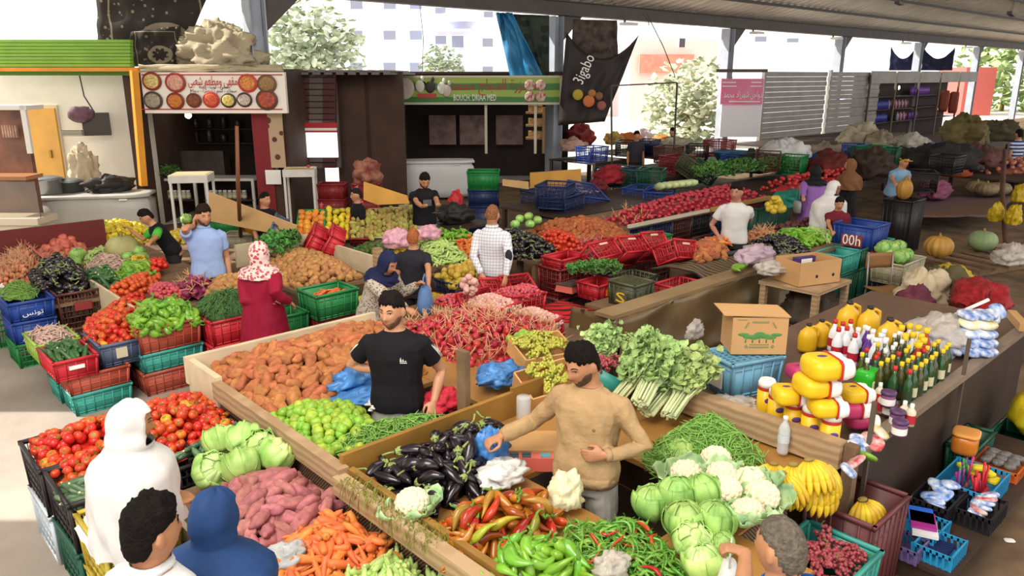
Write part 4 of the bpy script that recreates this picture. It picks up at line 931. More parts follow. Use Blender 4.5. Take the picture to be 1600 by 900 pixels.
# ------------------------------------------------------------ lettering
FORMS = {}
for ch, cp, n in (('ا', 0xFE8D, 2), ('أ', 0xFE83, 2), ('ب', 0xFE8F, 4), ('ة', 0xFE93, 2), ('ت', 0xFE95, 4), ('ج', 0xFE9D, 4), ('ح', 0xFEA1, 4), ('خ', 0xFEA5, 4), ('د', 0xFEA9, 2), ('ذ', 0xFEAB, 2), ('ر', 0xFEAD, 2), ('ز', 0xFEAF, 2), ('س', 0xFEB1, 4), ('ش', 0xFEB5, 4), ('ص', 0xFEB9, 4), ('ط', 0xFEC1, 4), ('ع', 0xFEC9, 4), ('ف', 0xFED1, 4), ('ق', 0xFED5, 4), ('ك', 0xFED9, 4), ('ل', 0xFEDD, 4), ('م', 0xFEE1, 4), ('ن', 0xFEE5, 4), ('ه', 0xFEE9, 4), ('و', 0xFEED, 2), ('ى', 0xFEEF, 2), ('ي', 0xFEF1, 4)):
    FORMS[ch] = (cp, n)
def arabic(s):
    """joined letter shapes in drawing order"""
    out = []
    for i, ch in enumerate(s):
        if ch not in FORMS: out.append(ch); continue
        cp, n = FORMS[ch]; pv = i > 0 and s[i - 1] in FORMS and FORMS[s[i - 1]][1] == 4; nx = i + 1 < len(s) and s[i + 1] in FORMS
        f = (3 if pv and nx else 2 if nx else 1 if pv else 0) if n == 4 else (1 if pv else 0)
        out.append(chr(cp + f))
    return ''.join(reversed(out))
def text(s, size, m, parent, M, name='lettering', ext=.002, width=None):
    cu = bpy.data.curves.new('t', 'FONT'); cu.body = s; cu.size = size; cu.align_x = 'CENTER'; cu.align_y = 'CENTER'; cu.extrude = ext; cu.resolution_u = 2
    me = baked(cu)
    if width and len(me.vertices):
        xs = [v.co.x for v in me.vertices]; k = width / max(.001, max(xs) - min(xs)); c = (max(xs) + min(xs)) / 2
        for v in me.vertices: v.co.x = (v.co.x - c) * k
    me.materials.clear(); me.materials.append(m)
    q = put(me, name, None, 0, parent); q.matrix_local = M; return q
def upright(x, y, z, rz=0):
    """text plane standing up, facing -y before turning by rz"""
    return Matrix.Translation((x, y, z)) @ Matrix.Rotation(rz, 4, 'Z') @ Matrix.Rotation(math.pi / 2, 4, 'X')
# ------------------------------------------------------------ crates
CC = dict(black='241f20', blue='25438f', navy='1f2d55', teal='3fa092', green='2f8a4c', dgreen='1d5540', brown='5a3028', salmon='b0523f', red='c22832', dred='8a2226', slate='56637d', lime='9cc04a', white='c9d2da', yellow='c9b03e', sky='6fa3bd', grey='6a6b5e', olive='55583f', maroon='6a3636', cream='b5ab8c', bright='1f7a3a')
CM = {}
for _k, _c in CC.items(): mat('crate_' + _k, _c, .45, var=.06, nz=(5, .14))
def crate_meshes(style, L, W, H, color):
    key = (style, L, W, H, color)
    if key in CM: return CM[key]
    m = mat('crate_' + color, CC[color], .45, var=.06, nz=(5, .14)); b = MB(); t = .93; th = .008
    def pt(x, y, z):
        k = t + (1 - t) * z / H; return Vector((x * k, y * k, z))
    def bar(p, q, w): b.bar(pt(*p), pt(*q), w)
    b.box((0, 0, .006), (L * t, W * t, .012))
    for ax in (0, 1):
        ln, wd = (L, W) if ax == 0 else (W, L)
        for s in (-1, 1):
            def g(u, z, o=0.):
                v = s * (wd / 2 - .006 + o); return (u, v, z) if ax == 0 else (v, u, z)
            n = max(3, round(ln / (.075 if style == 'grid' else .085)))
            if style in ('rib', 'solid', 'panel'):
                za = .0 if style == 'solid' else H * (.0 if style == 'panel' else .0)
                P = [pt(*g(-ln / 2 + .01, za)), pt(*g(ln / 2 - .01, za)), pt(*g(ln / 2 - .01, H)), pt(*g(-ln / 2 + .01, H))]
                nv = Vector((0, s, 0)) if ax == 0 else Vector((s, 0, 0))
                b.add([p - nv * .004 for p in P] + [p + nv * .004 for p in P], [(0, 1, 2, 3), (7, 6, 5, 4), (0, 4, 5, 1), (1, 5, 6, 2), (2, 6, 7, 3), (3, 7, 4, 0)])
                for i in range(n + 1):
                    u = -ln / 2 + ln * i / n; bar(g(u, .01, .006), g(u, H - .01, .006), .012)
                for z in ((.03, H * .82) if style == 'panel' else (.03, H * .5, H * .8)): bar(g(-ln / 2, z, .004), g(ln / 2, z, .004), .01)
            else:
                for i in range(n + 1):
                    u = -ln / 2 + ln * i / n; bar(g(u, .0), g(u, H), .016 if i in (0, n) else .011)
                k = max(3, round(H / .07))
                for i in range(k + 1): bar(g(-ln / 2, H * i / k), g(ln / 2, H * i / k), .011 if i else .02)
                for i in range(n):
                    u = -ln / 2 + ln * (i + .5) / n; bar(g(u, 0), g(u, H), .005)
    for sx_ in (-1, 1):
        for sy_ in (-1, 1): bar((sx_ * (L / 2 - .008), sy_ * (W / 2 - .008), 0), (sx_ * (L / 2 - .008), sy_ * (W / 2 - .008), H), .024)
    r = MB(); e = .012
    for s in (-1, 1):
        r.box((0, s * (W / 2), H), (L + 2 * e, .022, .028)); r.box((s * (L / 2), 0, H), (.022, W + 2 * e, .028))
    CM[key] = (b.mesh('crate', m), r.mesh('rim', m)); return CM[key]
def crate(color, a, b, z, label, style='grid', L=.55, W=.38, H=.24, along='x', text_=None, tilt=None, group=None, rz=0, panel=None, center=False):
    """a, b: the corner with the lowest x and y (or the centre)"""
    bm_, rm = crate_meshes(style, L, W, H, color); dx, dy = (L, W) if along == 'x' else (W, L)
    c = (a, b, z) if center else (a + dx / 2, b + dy / 2, z)
    o = put(bm_, 'crate', c, (tilt or (0, 0)) + ((math.pi / 2 if along == 'y' else 0) + rz,)); tag(o, label, 'crate', group); put(rm, 'rim', None, 0, o)
    if panel:
        ly = -W / 2 if along == 'x' else L / 2
        pm, w, h, zz = panel[:4]; p = MB()
        if along == 'x': p.box((0, -W / 2 - .008, zz), (w, .012, h)); M = upright(0, -W / 2 - .017, zz)
        else: p.box((-L / 2 - .008, 0, zz), (.012, w, h)); M = upright(-L / 2 - .017, 0, zz, -math.pi / 2)
        q = p.build('label_panel', pm, o)
        if text_:
            for i, (tx, ts, tw, tz) in enumerate(text_): text(tx, ts, m_pyel if tx == 'S' else m_white, q, Matrix.Translation((0, 0, tz)) @ M, width=tw)
    return o
wood = wave_mat('raw_wood', 'b39672', 'a08260', 6, 'Z', .75, 3, lo=.2, hi=.8, bump=.1); wood_d = mat('weathered_wood', '7d6248', .8, nz=(5, .3), bump=.15)
wood_y = mat('stained_board', '9a7030', .55, nz=(4, .25)); wood_p = mat('pale_board', 'd3c1a0', .75, nz=(5, .15)); ply = mat('caramel_ply', 'a8783c', .5, nz=(3, .22))
mesh_side = wave_mat('mesh_side', '4a3526', '8a6a4c', 26, 'DIAGONAL', .8, 1.5, lo=.55, hi=.8, bump=.3)
tarp_b = mat('tarp_brown', '6f5a3c', .3, nz=(1.6, .4), bump=.25, bscale=5)
# ------------------------------------------------------------ near stall with its two sellers' openings
st = root('market_stall', 'large wooden vegetable stall with plank rims around the two sellers', 'stall', (0, 0, 0))
def part(name, m, mb, parent=st): return mb.build(name, m, parent)
TZ = .8
b = MB()
for x0, x1, y0, y1 in ((2.02, 2.85, 1.35, 3.6), (2.85, 3.25, 1.35, 2.02), (3.25, 3.5, 1.76, 2.02), (2.85, 4.3, 2.95, 3.6), (3.5, 3.78, 1.76, 2.95), (3.78, 4.3, 1.8, 2.95)):
    b.box(((x0 + x1) / 2, (y0 + y1) / 2, TZ - .02), (x1 - x0 - .004, y1 - y0 - .004, .036))
part('tabletop', ply, b)
b = MB()
for x0, x1, y0, y1 in ((2.02, 2.42, 3.6, 5.85), (2.42, 3.35, 4.5, 5.85), (3.35, 4.3, 3.6, 5.2), (2.42, 3.35, 3.6, 3.68)):
    b.box(((x0 + x1) / 2, (y0 + y1) / 2, TZ - .02), (x1 - x0 - .004, y1 - y0 - .004, .036))
part('tabletop', ply, b)
part('rim_plank', wood, MB().box((2.0, 4.45, .86), (.07, 1.78, .13)))
part('rim_plank', wood_p, MB().box((2.02, 5.62, .8), (.05, .56, .3)))
part('rim_plank', wood, MB().box((1.97, 2.62, .84), (.08, 1.9, .11)))
part('rim_plank', wood_y, MB().box((2.05, 2.62, .85), (.04, 1.9, .12)))
part('rim_plank', wood_p, MB().box((2.85, 5.88, .86), (1.75, .05, .22)))
part('divider_board', wood_y, MB().box((2.7, 3.62, .88), (1.36, .035, .2)))
part('divider_board', wood_y, MB().box((3.52, 3.62, .9), (.3, .03, .22)))
part('post', wood_d, MB().box((3.05, 3.75, 1.0), (.045, .09, .66)))
part('rim_plank', wood, MB().box((4.3, 2.65, .9), (.1, 1.9, .16)))
part('post', wood_d, MB().box((4.33, 1.66, .62), (.07, .07, .7)))
b = MB().box((2.02, 3.7, .4), (.02, 4.3, .76)); part('mesh_side', mesh_side, b)
b = MB().box((3.1, 5.88, .37), (2.2, .03, .74)); part('rear_panel', wood_d, b)
b = MB().box((2.64, 1.37, .4), (1.24, .03, .76)); b.box((3.25, 1.57, .4), (.03, .4, .76)); b.box((3.52, 1.77, .4), (.5, .03, .76)); part('front_panel', mesh_side, b)
b = MB().box((4.3, 3.4, .4), (.03, 3.2, .76)); part('side_panel', wood_d, b)
for x, y in ((2.1, 1.45), (3.15, 1.45), (4.2, 3.55), (2.1, 5.75), (3.25, 5.75), (4.2, 5.1), (2.8, 2.99), (3.5, 2.1)):
    part('leg', wood_d, MB().box((x, y, .39), (.06, .06, .76)))
b = MB(); q = random.Random(3)
for i in range(620):
    t = q.random(); x, y, z = 1.97 + q.uniform(-.045, .1), 3.5 - t * .85, .9 + q.uniform(-.02, .03); d = Vector((q.uniform(-.6, .25), q.uniform(-.6, .6), q.uniform(-1, .2)))
    b.tube([(x, y, z), Vector((x, y, z)) + d * .05, Vector((x, y, z)) + d * .09 + Vector((0, 0, -.03))], [.0024, .002, .001], 3)
tag(b.build('dry_moss', mat('dry_moss', '7a7a34', .9, var=.1)), 'dry greenish trimmings hanging over the rim plank by the eggplants', 'trimmings', None, 'stuff')
# lower bench in front of the stall
lb = root('low_bench', 'low wooden bench holding carrots and courgettes against the big stall', 'bench', (0, 0, 0))
part('bench_top', wood_d, MB().box((1.6, 3.2, .6), (.72, 2.6, .04)), lb)
part('edge_board', wood_p, MB().box((1.24, 3.2, .63), (.03, 2.6, .1)), lb)
for y in (2.0, 3.2, 4.4):
    for x in (1.3, 1.9): part('leg', wood_d, MB().box((x, y, .29), (.06, .06, .58)), lb)
# ------------------------------------------------------------ crates at the front left
crate('white', .8, 5.2, 0, 'white lattice crate on the sunlit floor below the black tomato crate', H=.36, along='y', L=.54)
crate('black', .79, 5.19, .36, 'black lattice crate of tomatoes nearest the sunlit floor, on the white crate', H=.34, along='y', L=.54)
crate('dgreen', .82, 4.63, 0, 'dark green crate on the floor under the black cucumber crate', H=.36, along='y', L=.54)
crate('black', .81, 4.62, .36, 'black crate with cucumbers laid at its front edge, on the dark green crate', H=.34, along='y', L=.54)
for i, (x, y) in enumerate(((1.21, 5.19), (1.62, 5.19), (1.22, 4.62), (1.63, 4.62))):
    crate('black', x, y, .36, ('black crate of tomatoes second from the sunlit floor', 'black crate of tomatoes against the potato box', 'black tray under the tomatoes beside the white-scarfed woman', 'black tray under the cucumbers and iceberg heads')[i], H=.34, along='y', L=.54)
    crate('dgreen', x, y, 0, ('dark green crate on the floor below the second black tomato crate', 'dark green crate on the floor beside the potato box', 'dark green crate on the floor below the tomato tray', 'dark green crate on the floor below the iceberg tray')[i], H=.36, along='y', L=.54)
crate('yellow', .83, 4.02, .32, 'yellow lattice crate of lemons with white paper over its rim', H=.34, along='y', L=.56, panel=(mat('crate_maroon', CC['maroon'], .5), .2, .14, .17))
crate('yellow', .84, 4.03, 0, 'yellow lattice crate on the floor under the lemon crate', H=.32, along='y', L=.54)
# mid-left crate stacks
crate('teal', 1.52, 7.64, 0, 'turquoise crate on the floor at the bottom of the courgette stack, front one', 'rib', L=.52, W=.36, H=.2)
crate('teal', 1.5, 8.06, 0, 'turquoise crate on the floor behind the front one', 'rib', L=.5, W=.36, H=.2)
crate('salmon', 1.5, 7.63, .2, 'salmon red slotted crate between the turquoise and scarlet crates', 'rib', L=.54, W=.37, H=.19)
crate('salmon', 1.5, 8.05, .2, 'salmon crate hidden behind the front salmon one, under the lime crate', 'rib', L=.5, W=.37, H=.19)
crate('red', 1.4, 7.58, .39, 'scarlet crate with white print holding dark glossy courgettes', 'panel', L=.56, W=.37, H=.19, along='y', panel=(m_white, .13, .035, .12))
crate('lime', 1.4, 8.17, .39, 'lime green crate of pinkish mottled beans', 'panel', L=.55, W=.37, H=.2, along='y')
crate('slate', 1.82, 7.68, .39, 'slate blue crate of tomatoes with a pale label', 'panel', L=.56, W=.37, H=.22, along='y', panel=(mat('label_tan', 'c9bfa4', .6), .1, .1, .13))
crate('slate', 2.0, 8.3, .39, 'second slate crate behind, under the tomato heap', 'panel', L=.5, W=.37, H=.2, along='x')
crate('brown', 2.05, 8.05, 0, 'dark crate on the floor under the back of the tomato heap', 'rib', L=.5, W=.5, H=.39)
crate('salmon', 2.17, 7.66, 0, 'salmon crate on the floor, lowest of the green pepper stack', 'rib', L=.6, W=.4, H=.23)
crate('teal', 2.17, 7.66, .23, 'turquoise crate in the middle of the green pepper stack', 'rib', L=.6, W=.4, H=.2)
crate('salmon', 2.16, 7.65, .43, 'salmon red crate heaped with long green peppers', 'rib', L=.61, W=.42, H=.27)
crate('red', 2.82, 7.5, .4, 'bright red crate of chives beside the red-robed woman', 'rib', L=.55, W=.42, H=.27)
crate('red', 2.82, 7.5, .1, 'bright red crate under the crate of chives', 'rib', L=.55, W=.42, H=.3)
tp = root('plank_box', 'pale plank box side beside the crate of long green peppers', 'box', (0, 0, 0))
part('side_board', wood_p, MB().box((2.35, 9.1, .55), (.03, 1.5, .42)), tp); part('bottom_board', wood_d, MB().box((2.75, 9.1, .33), (.8, 1.5, .03)), tp)
part('leg', wood_d, MB().box((2.4, 8.4, .17), (.06, .06, .32)), tp); part('leg', wood_d, MB().box((2.4, 9.8, .17), (.06, .06, .32)), tp)
crate('bright', 1.42, 9.4, 0, 'dark green crate on the floor at the bottom of the blue stack', H=.26, along='x', L=.42, W=.5)
crate('blue', 1.42, 9.4, .26, 'cobalt blue crate in the middle of the stack on the green crate', 'panel', H=.25, along='x', L=.42, W=.5)
crate('blue', 1.41, 9.4, .51, 'cobalt blue crate of green beans on top of its stack', 'panel', H=.22, along='x', L=.44, W=.5, panel=(mat('crate_blue', ''), .2, .1, .1), text_=[(arabic('تونس'), .07, .2, 0)])
crate('brown', 1.9, 9.5, .3, 'dark brown lattice crate of round black eggplants with a red label', H=.42, L=.5, W=.5, panel=(mat('label_red', '8a3430', .6), .18, .1, .26))
crate('brown', 1.9, 9.5, 0, 'dark brown crate on the floor below the round eggplants', H=.3, L=.5, W=.5)
crate('bright', 1.2, 10.3, 0, 'green crate on the floor at the far end behind the blue stack', H=.5, L=.5, W=.5)
# back-left display table under the mixed heaps
lt = root('display_table', 'long plank table under the mixed vegetable heaps before the chest freezer', 'table', (0, 0, 0))
part('tabletop', wood_d, MB().box((2.75, 11.0, .6), (1.9, 3.0, .04)), lt); part('rear_board', mat('maroon_board', '6a2622', .7), MB().box((2.0, 12.6, .75), (2.6, .05, .5)), lt)
for x in (1.9, 3.6):
    for y in (9.7, 12.3): part('leg', wood_d, MB().box((x, y, .29), (.07, .07, .58)), lt)
# ------------------------------------------------------------ near heaps
T = px_poly
heap('tomato', [(.84, 5.25), (1.2, 5.25), (1.2, 4.95), (2.0, 4.8), (2.02, 5.75), (.84, 5.74)], .68, .14, 'ripe red tomato in the heap over the black crates', 'tomato', 'tomatoes over the black crates')
heap('tomato', [(1.0, 4.9), (1.25, 4.9), (1.25, 5.3), (.86, 5.3), (.86, 5.05)], .68, .05, 'ripe red tomato at the low front edge of the black crates', 'tomato', 'tomatoes at the low front edge', lower=False)
heap('tomato', [(1.86, 7.72), (2.16, 7.72), (2.5, 8.3), (2.75, 9.0), (2.5, 9.1), (1.95, 8.6), (1.82, 8.2)], .6, .16, 'ripe tomato in the heap over the slate blue crate', 'tomato', 'tomatoes over the slate crate')
heap('cucumber', [(.85, 4.66), (1.2, 4.66), (1.2, 4.85), (.85, 4.9)], .69, .05, 'dark ridged cucumber at the front of the black crate', 'cucumber', 'cucumbers in the black crate', yaw=2.4)
heap('cucumber', [(1.5, 4.78), (1.62, 4.6), (2.0, 4.55), (2.0, 4.8)], .72, .08, 'dark cucumber lying between the tomatoes and the iceberg heads', 'cucumber', 'cucumbers beside the iceberg heads')
heap('lemon', [(.87, 4.05), (1.17, 4.05), (1.17, 4.56), (.87, 4.56)], .5, .04, 'yellow lemon inside the yellow lattice crate', 'lemon', 'lemons in the yellow crate', s=1.25)
spuds('pink_sweet_potato', 'b06c6a', (.085, .036, .034), .075, .4, hue=.015)
m_t = KITS['pink_sweet_potato']
heap('pink_sweet_potato', [(1.5, 4.2), (1.32, 3.75), (1.45, 3.35), (1.62, 3.5), (1.95, 3.55), (1.95, 4.2)], .66, .14, 'pinkish purple sweet potato in the heap above the carrots', 'sweet potato', 'pink sweet potatoes above the carrots')
heap('carrot', [(1.28, 3.35), (1.62, 3.5), (1.95, 3.5), (1.96, 2.95), (1.7, 2.95), (1.5, 3.0), (1.28, 2.9)], .64, .14, 'orange carrot in the heap on the low bench', 'carrot', 'carrots on the low bench', d=.04)
heap('courgette', [(1.5, 3.0), (1.95, 3.0), (1.96, 2.5), (1.6, 2.35), (1.35, 2.6)], .66, .13, 'light green courgette in the heap in front of the carrots', 'courgette', 'light courgettes on the low bench', yaw=.9)
heap('pale_marrow', [(1.65, 2.48), (1.96, 2.65), (1.96, 2.2), (1.6, 2.2)], .68, .06, 'pale marrow beside the light courgettes', 'marrow', 'pale marrows on the low bench', lower=False)
heap('sweet_potato', [(2.08, 5.2), (2.1, 5.82), (3.68, 5.82), (3.66, 5.1), (3.3, 4.6), (2.45, 4.56), (2.08, 4.7)], .84, .24, 'reddish brown sweet potato in the big heap behind the seller in black', 'sweet potato', 'sweet potatoes in the plank box', w=.7)
heap('lime', [(2.08, 4.65), (2.4, 4.66), (2.62, 4.4), (2.5, 3.95), (2.3, 3.78), (2.06, 3.95)], .84, .1, 'green lime in the heap beside the left plank rim', 'lime', 'limes by the plank rim')
heap('green_bean', [(2.08, 3.93), (2.36, 3.72), (2.85, 3.66), (2.95, 3.74), (2.75, 3.95), (2.5, 4.0), (2.28, 4.0)], .84, .1, 'slim green bean in the heap before the seller in black', 'green bean', 'green beans before the seller in black', cap=150, d=.024)
heap('eggplant', [(2.12, 3.5), (2.75, 3.55), (3.1, 3.4), (2.9, 3.1), (2.55, 2.95), (2.2, 3.0)], .84, .16, 'glossy black long eggplant in the heap left of the seller in beige', 'eggplant', 'eggplants on the big stall')
heap('red_pepper', T(.9, (682, 815), (740, 785), (835, 768), (868, 800), (850, 840), (770, 848), (705, 862)), .85, .12, 'red or orange long pepper in the mixed pepper heap', 'pepper', 'ripe long peppers on the big stall')
heap('turning_pepper', T(.95, (700, 815), (750, 785), (830, 775), (855, 800), (830, 830), (770, 840)), .93, .06, 'half-green turning pepper among the ripe ones', 'pepper', 'turning peppers among the ripe ones', d=.12, lower=False, mound=False)
heap('green_pepper', T(.88, (775, 880), (800, 858), (870, 858), (912, 880), (935, 905), (780, 915)), .85, .12, 'bright green curled pepper at the near edge of the stall', 'pepper', 'green peppers at the near edge')
heap('chilli', T(.88, (862, 850), (898, 812), (990, 808), (1050, 850), (1085, 905), (1000, 925), (920, 900)), .84, .09, 'thin green chilli in the heap between peppers and cabbages', 'chilli pepper', 'green chillies on the big stall')
heap('red_chilli', T(.93, (880, 850), (930, 815), (1000, 830), (1050, 880), (950, 900)), .9, .06, 'thin red chilli scattered among the green ones', 'chilli pepper', 'red chillies among the green ones', d=.085, lower=False, mound=False)
heap('red_chilli', T(.93, (980, 815), (1010, 822), (1035, 840), (1000, 838)), .88, .05, 'red chilli in the small patch by the seller in beige', 'chilli pepper', 'red chillies by the seller in beige', d=.04, lower=False, mound=False)
heap('green_bean', T(.92, (1005, 690), (1078, 648), (1130, 648), (1200, 700), (1165, 716), (1100, 708), (1030, 722)), .84, .16, 'flat green bean in the heap at the right of the seller in beige', 'green bean', 'green beans right of the seller in beige', cap=150 + 150, d=.024)
CUT = [(1060, 708, .88, 'cabbage'), (1020, 785, .9, 'cabbage'), (1058, 772, .95, 'cabbage'), (1096, 768, .96, 'cabbage'), (1070, 812, .95, 'cabbage'), (1118, 812, .95, 'cabbage'), (1082, 845, .92, 'lettuce'), (1100, 880, .92, 'lettuce'), (1128, 850, .9, 'small_cabbage')]
def single(kind, p, label, cat=None, group=None, s=1., rot=None, v=None):
    k = KITS[kind]; i = R.randrange(len(k.ms)) if v is None else v
    o = put(k.ms[i], k.name, p, rot or (R.uniform(-.5, .5), R.uniform(-.5, .5), R.uniform(0, 6.28)), None, s); tag(o, label, cat or k.name.replace('_', ' '), group)
    for pn, pm in k.parts: put(pm[i if len(pm) == len(k.ms) else 0], pn, None, 0, o)
    return o
lab = ['round green cabbage behind the cauliflowers, by the flat beans', 'round green cabbage nearest the opening of the seller in beige', 'green cabbage second from the opening, half behind its neighbours', 'green cabbage with a lifted leaf in the middle of the rear row', 'green cabbage in the middle of the heap', 'big dark-leaved cabbage next to the white cauliflower', 'frilly split-leaved lettuce below the cabbages', 'frilly lettuce at the near edge of the stall beside the chillies', 'small pale cabbage at the near edge of the heap']
for (x, y, z, k), l in zip(CUT, lab): single(k, at(x, y, z), l, None, None, 1.12 if k == 'cabbage' else 1.0)
lab = ['cauliflower at the left front of the rear row, by the cabbages', 'cauliflower below the round green cabbage', 'cauliflower in the middle of the rear row by the flat beans', 'cauliflower beside the small banana bunch', 'cauliflower lying on its leaves in the middle', 'big cauliflower at the right front of the heap', 'cauliflower at the right edge by the bananas', 'cauliflower by itself at the corner of the eggplants']
for (x, y, z), l in zip(((1072, 745, .9), (1118, 722, .88), (1128, 748, .92), (1172, 757, .92), (1133, 770, .94), (1168, 808, .93), (1190, 778, .92), (645, 790, .9)), lab): single('cauliflower', at(x, y, z), l, None, None, 1.0, rot=(R.uniform(-.45, .05), R.uniform(-.35, .2), R.uniform(0, 6)))
for (x, y, z), l in zip(((330, 735, .78), (376, 728, .8), (345, 690, .8), (408, 700, .82), (432, 712, .8), (382, 688, .84)), ['iceberg lettuce nearest the white-scarfed woman', 'iceberg lettuce in the middle of the group, pale core up', 'iceberg lettuce at the back by the tomatoes', 'iceberg lettuce against the plank rim, bright green', 'iceberg lettuce at the right end above the sweet potatoes', 'iceberg lettuce behind, top of the group']): single('lettuce', at(x, y, z), l, 'lettuce', None, 1.2, (R.uniform(-1.3, 1.3), R.uniform(-.9, .9), R.uniform(0, 6)))
# bananas on the corner
for (x, y, z, rz, tl), l in zip(((1196, 745, .9, -2.4, (.2, 0)), (1238, 728, .98, -2.3, (.1, .1)), (1275, 752, .88, -1.6, (.1, .2)), (1222, 742, .95, -2.6, (.2, .1)), (1250, 742, .93, -1.9, (0, .3)), (1262, 722, 1.0, -2.2, (.1, -.1)), (1282, 735, .95, -1.2, (.2, .2)), (1210, 728, .9, -2.9, (.1, 0)), (1160, 735, .9, -2.2, (.3, .1))), ['banana bunch lowest at the left, by the cauliflowers', 'banana bunch second on top of the corner heap', 'banana bunch low at the corner above the maroon crate', 'banana bunch at the left of the stall corner', 'banana bunch hanging over the front of the corner', 'banana bunch on top of the corner heap', 'banana bunch at the right end of the corner plank', 'banana bunch at the back of the corner heap', 'small banana bunch among the cauliflowers']):
    banana_bunch(at(x, y, z), rz, l, tl)
BT = root('banana_crate', 'big maroon crate with white lettering holding one banana bunch', 'crate', (4.12, 1.4, 0), 0)
bm_, rm = crate_meshes('panel', .5, .42, .62, 'maroon')
for me, nmx in ((bm_, 'crate_body'), (rm, 'rim')): put(me, nmx, (.25, .21, 0), 0, BT)
bp_ = MB().box((-.008, .21, .44), (.012, .26, .13)).build('label_panel', mat('crate_maroon', ''), BT)
text(arabic('بولندوس'), .07, m_white, bp_, upright(-.017, .21, .465, -math.pi / 2), width=.2); text('BOULENDOUS', .05, m_white, bp_, upright(-.017, .21, .41, -math.pi / 2), width=.2)
banana_bunch((4.36, 1.58, .62), -2.2, 'banana bunch inside the maroon crate', (.15, .1), 'banana bunch in the maroon crate', 1.05)
put(MB().box((0, 0, 0), (.44, .36, .1)).mesh('false_bottom', mat('crate_maroon', '')), 'false_bottom', (.25, .21, .42), 0, BT)
crate('teal', 3.36, 1.3, .3, 'teal crate of pinkish red grapes beside the maroon banana crate', 'solid', L=.62, W=.42, H=.28)
crate('dgreen', 3.38, 1.31, 0, 'dark green crate on the floor under the teal grape crate', 'solid', L=.58, W=.4, H=.3)
grape_pile('red', [(3.62 + .09 * (i % 4), 1.4 + .09 * (i // 4), .5 + .03 * (i % 2) + .02 * (i // 4)) for i in range(14)], 'cluster of pinkish red grapes in the teal crate', 'red grapes in the teal crate')
# celery bundles
for i, (a, z, px, rz_, l) in enumerate((((1010, 655), .85, (1075, 575), .0, 'celery bundle lying nearest the seller in beige, roots to the front'), ((1045, 660), .86, (1095, 585), .1, 'celery bundle lying on the green beans, roots to the front'), ((1000, 640), .95, (1040, 560), 0, 'celery bundle on top of the other two'), ((965, 640), .84, (1000, 600), 0, 'celery bundle behind, by the red grapes'), ((925, 590), .9, (935, 535), 0, 'leafy bundle standing behind the seller in beige'), ((940, 590), .9, (950, 540), 0, 'leafy bundle standing beside the teal tub of red grapes'))):
    p = at(*a, z); e = at(*px, z + .18); d = e - p
    o = put(BUND[i % 2][0], 'celery_bundle', p, (0, 0, 0), None, 1.15 if i < 4 else .8); tag(o, l, 'celery'); put(BUND[i % 2][1], 'leafy_tops', None, 0, o)
    o.rotation_euler = d.to_track_quat('X', 'Z').to_euler()
# ------------------------------------------------------------ soft goods: bags, cloths, sacks
def rumple(name, loc, size, m, label, cat, seed=0, h=.5, rz=0, amp=.34, res=40, freq=2.2, group=None):
    """a crumpled bag or cloth lump lying on a surface"""
    o_ = Vector((seed * 2.3, seed * 5.1, 0))
    b = MB().ball((0, 0, size[2] * h), size, res, res * 4 // 7, fn=lambda p: 1 + amp * noise.noise(p * freq + o_) + amp * 1.1 * (.25 - abs(noise.noise(p * freq * 1.8 + o_))) + amp * .6 * (.2 - abs(noise.noise(p * freq * 4 + o_))) - amp * .2)
    b.v = [(x, y, max(z, 0)) for x, y, z in b.v]
    o = b.build(name, m, None, loc, rz, True); return tag(o, label, cat, group)
film_b = mat('film_blue', '4a86c8', .3, trans=.0, nz=(9, .35), bump=.5, bscale=14); film_w = mat('film_white', 'e4e2de', .25, alpha=.88, nz=(9, .12), bump=.5, bscale=14)
film_c = mat('film_clear', 'd9cfc4', .2, alpha=.65, nz=(10, .25), bump=.5, bscale=16); film_p = mat('film_pink', 'd9a0b0', .35, nz=(9, .25), bump=.4, bscale=14)
rumple('plastic_bag', at(552, 605, .88), (.19, .13, .1), film_b, 'crumpled blue plastic bag beside the limes, before the seller in black', 'bag', 1)
rumple('plastic_bag', at(560, 625, .86), (.22, .14, .05), film_b, 'flat blue plastic sheet under the crumpled blue bag by the limes', 'bag', 2)
rumple('plastic_bag', at(606, 632, .86), (.16, .11, .05), film_w, 'white plastic bags lying before the belt of the seller in black', 'bag', 3)
rumple('red_bag', at(690, 637, .84), (.15, .13, .1), mat('cloth_red', 'c8243a', .6, nz=(6, .25), bump=.3), 'red cloth bag behind the divider board beside the post', 'bag', 4)
rumple('plastic_bag', at(768, 722, .86), (.11, .1, .15), film_b, 'blue plastic bag held down by the seller in beige', 'bag', 5)
rumple('plastic_bag', at(785, 748, .86), (.17, .12, .07), film_w, 'white plastic bags heaped under the blue bag by the scale', 'bag', 6)
rumple('plastic_bag', at(780, 597, .86), (.2, .15, .1), film_b, 'loose blue plastic bag behind the divider board, by the grape boxes', 'bag', 7)
rumple('plastic_bag', at(884, 787, .84), (.11, .09, .13), mat('film_cream', 'ece4b8', .35, nz=(7, .15), bump=.3), 'translucent cream bag of yellow fruit beside the red peppers', 'bag', 8)
rumple('plastic_bag', at(1085, 528, .5), (.15, .05, .13), film_c, 'clear plastic bag clinging to the brown tarpaulin', 'bag', 9)
rumple('plastic_bag', at(1140, 640, .85), (.2, .14, .06), film_c, 'crumpled clear film between the sky blue crate and the paper rolls', 'bag', 10, rz=-.7)
rumple('plastic_bag', at(620, 385, .95), (.2, .15, .16), film_p, 'pink plastic bag behind the dark limes', 'bag', 11)
rumple('plastic_bag', at(668, 373, .95), (.22, .14, .13), film_p, 'second pink plastic bag, behind the boy with ginger hair', 'bag', 12)
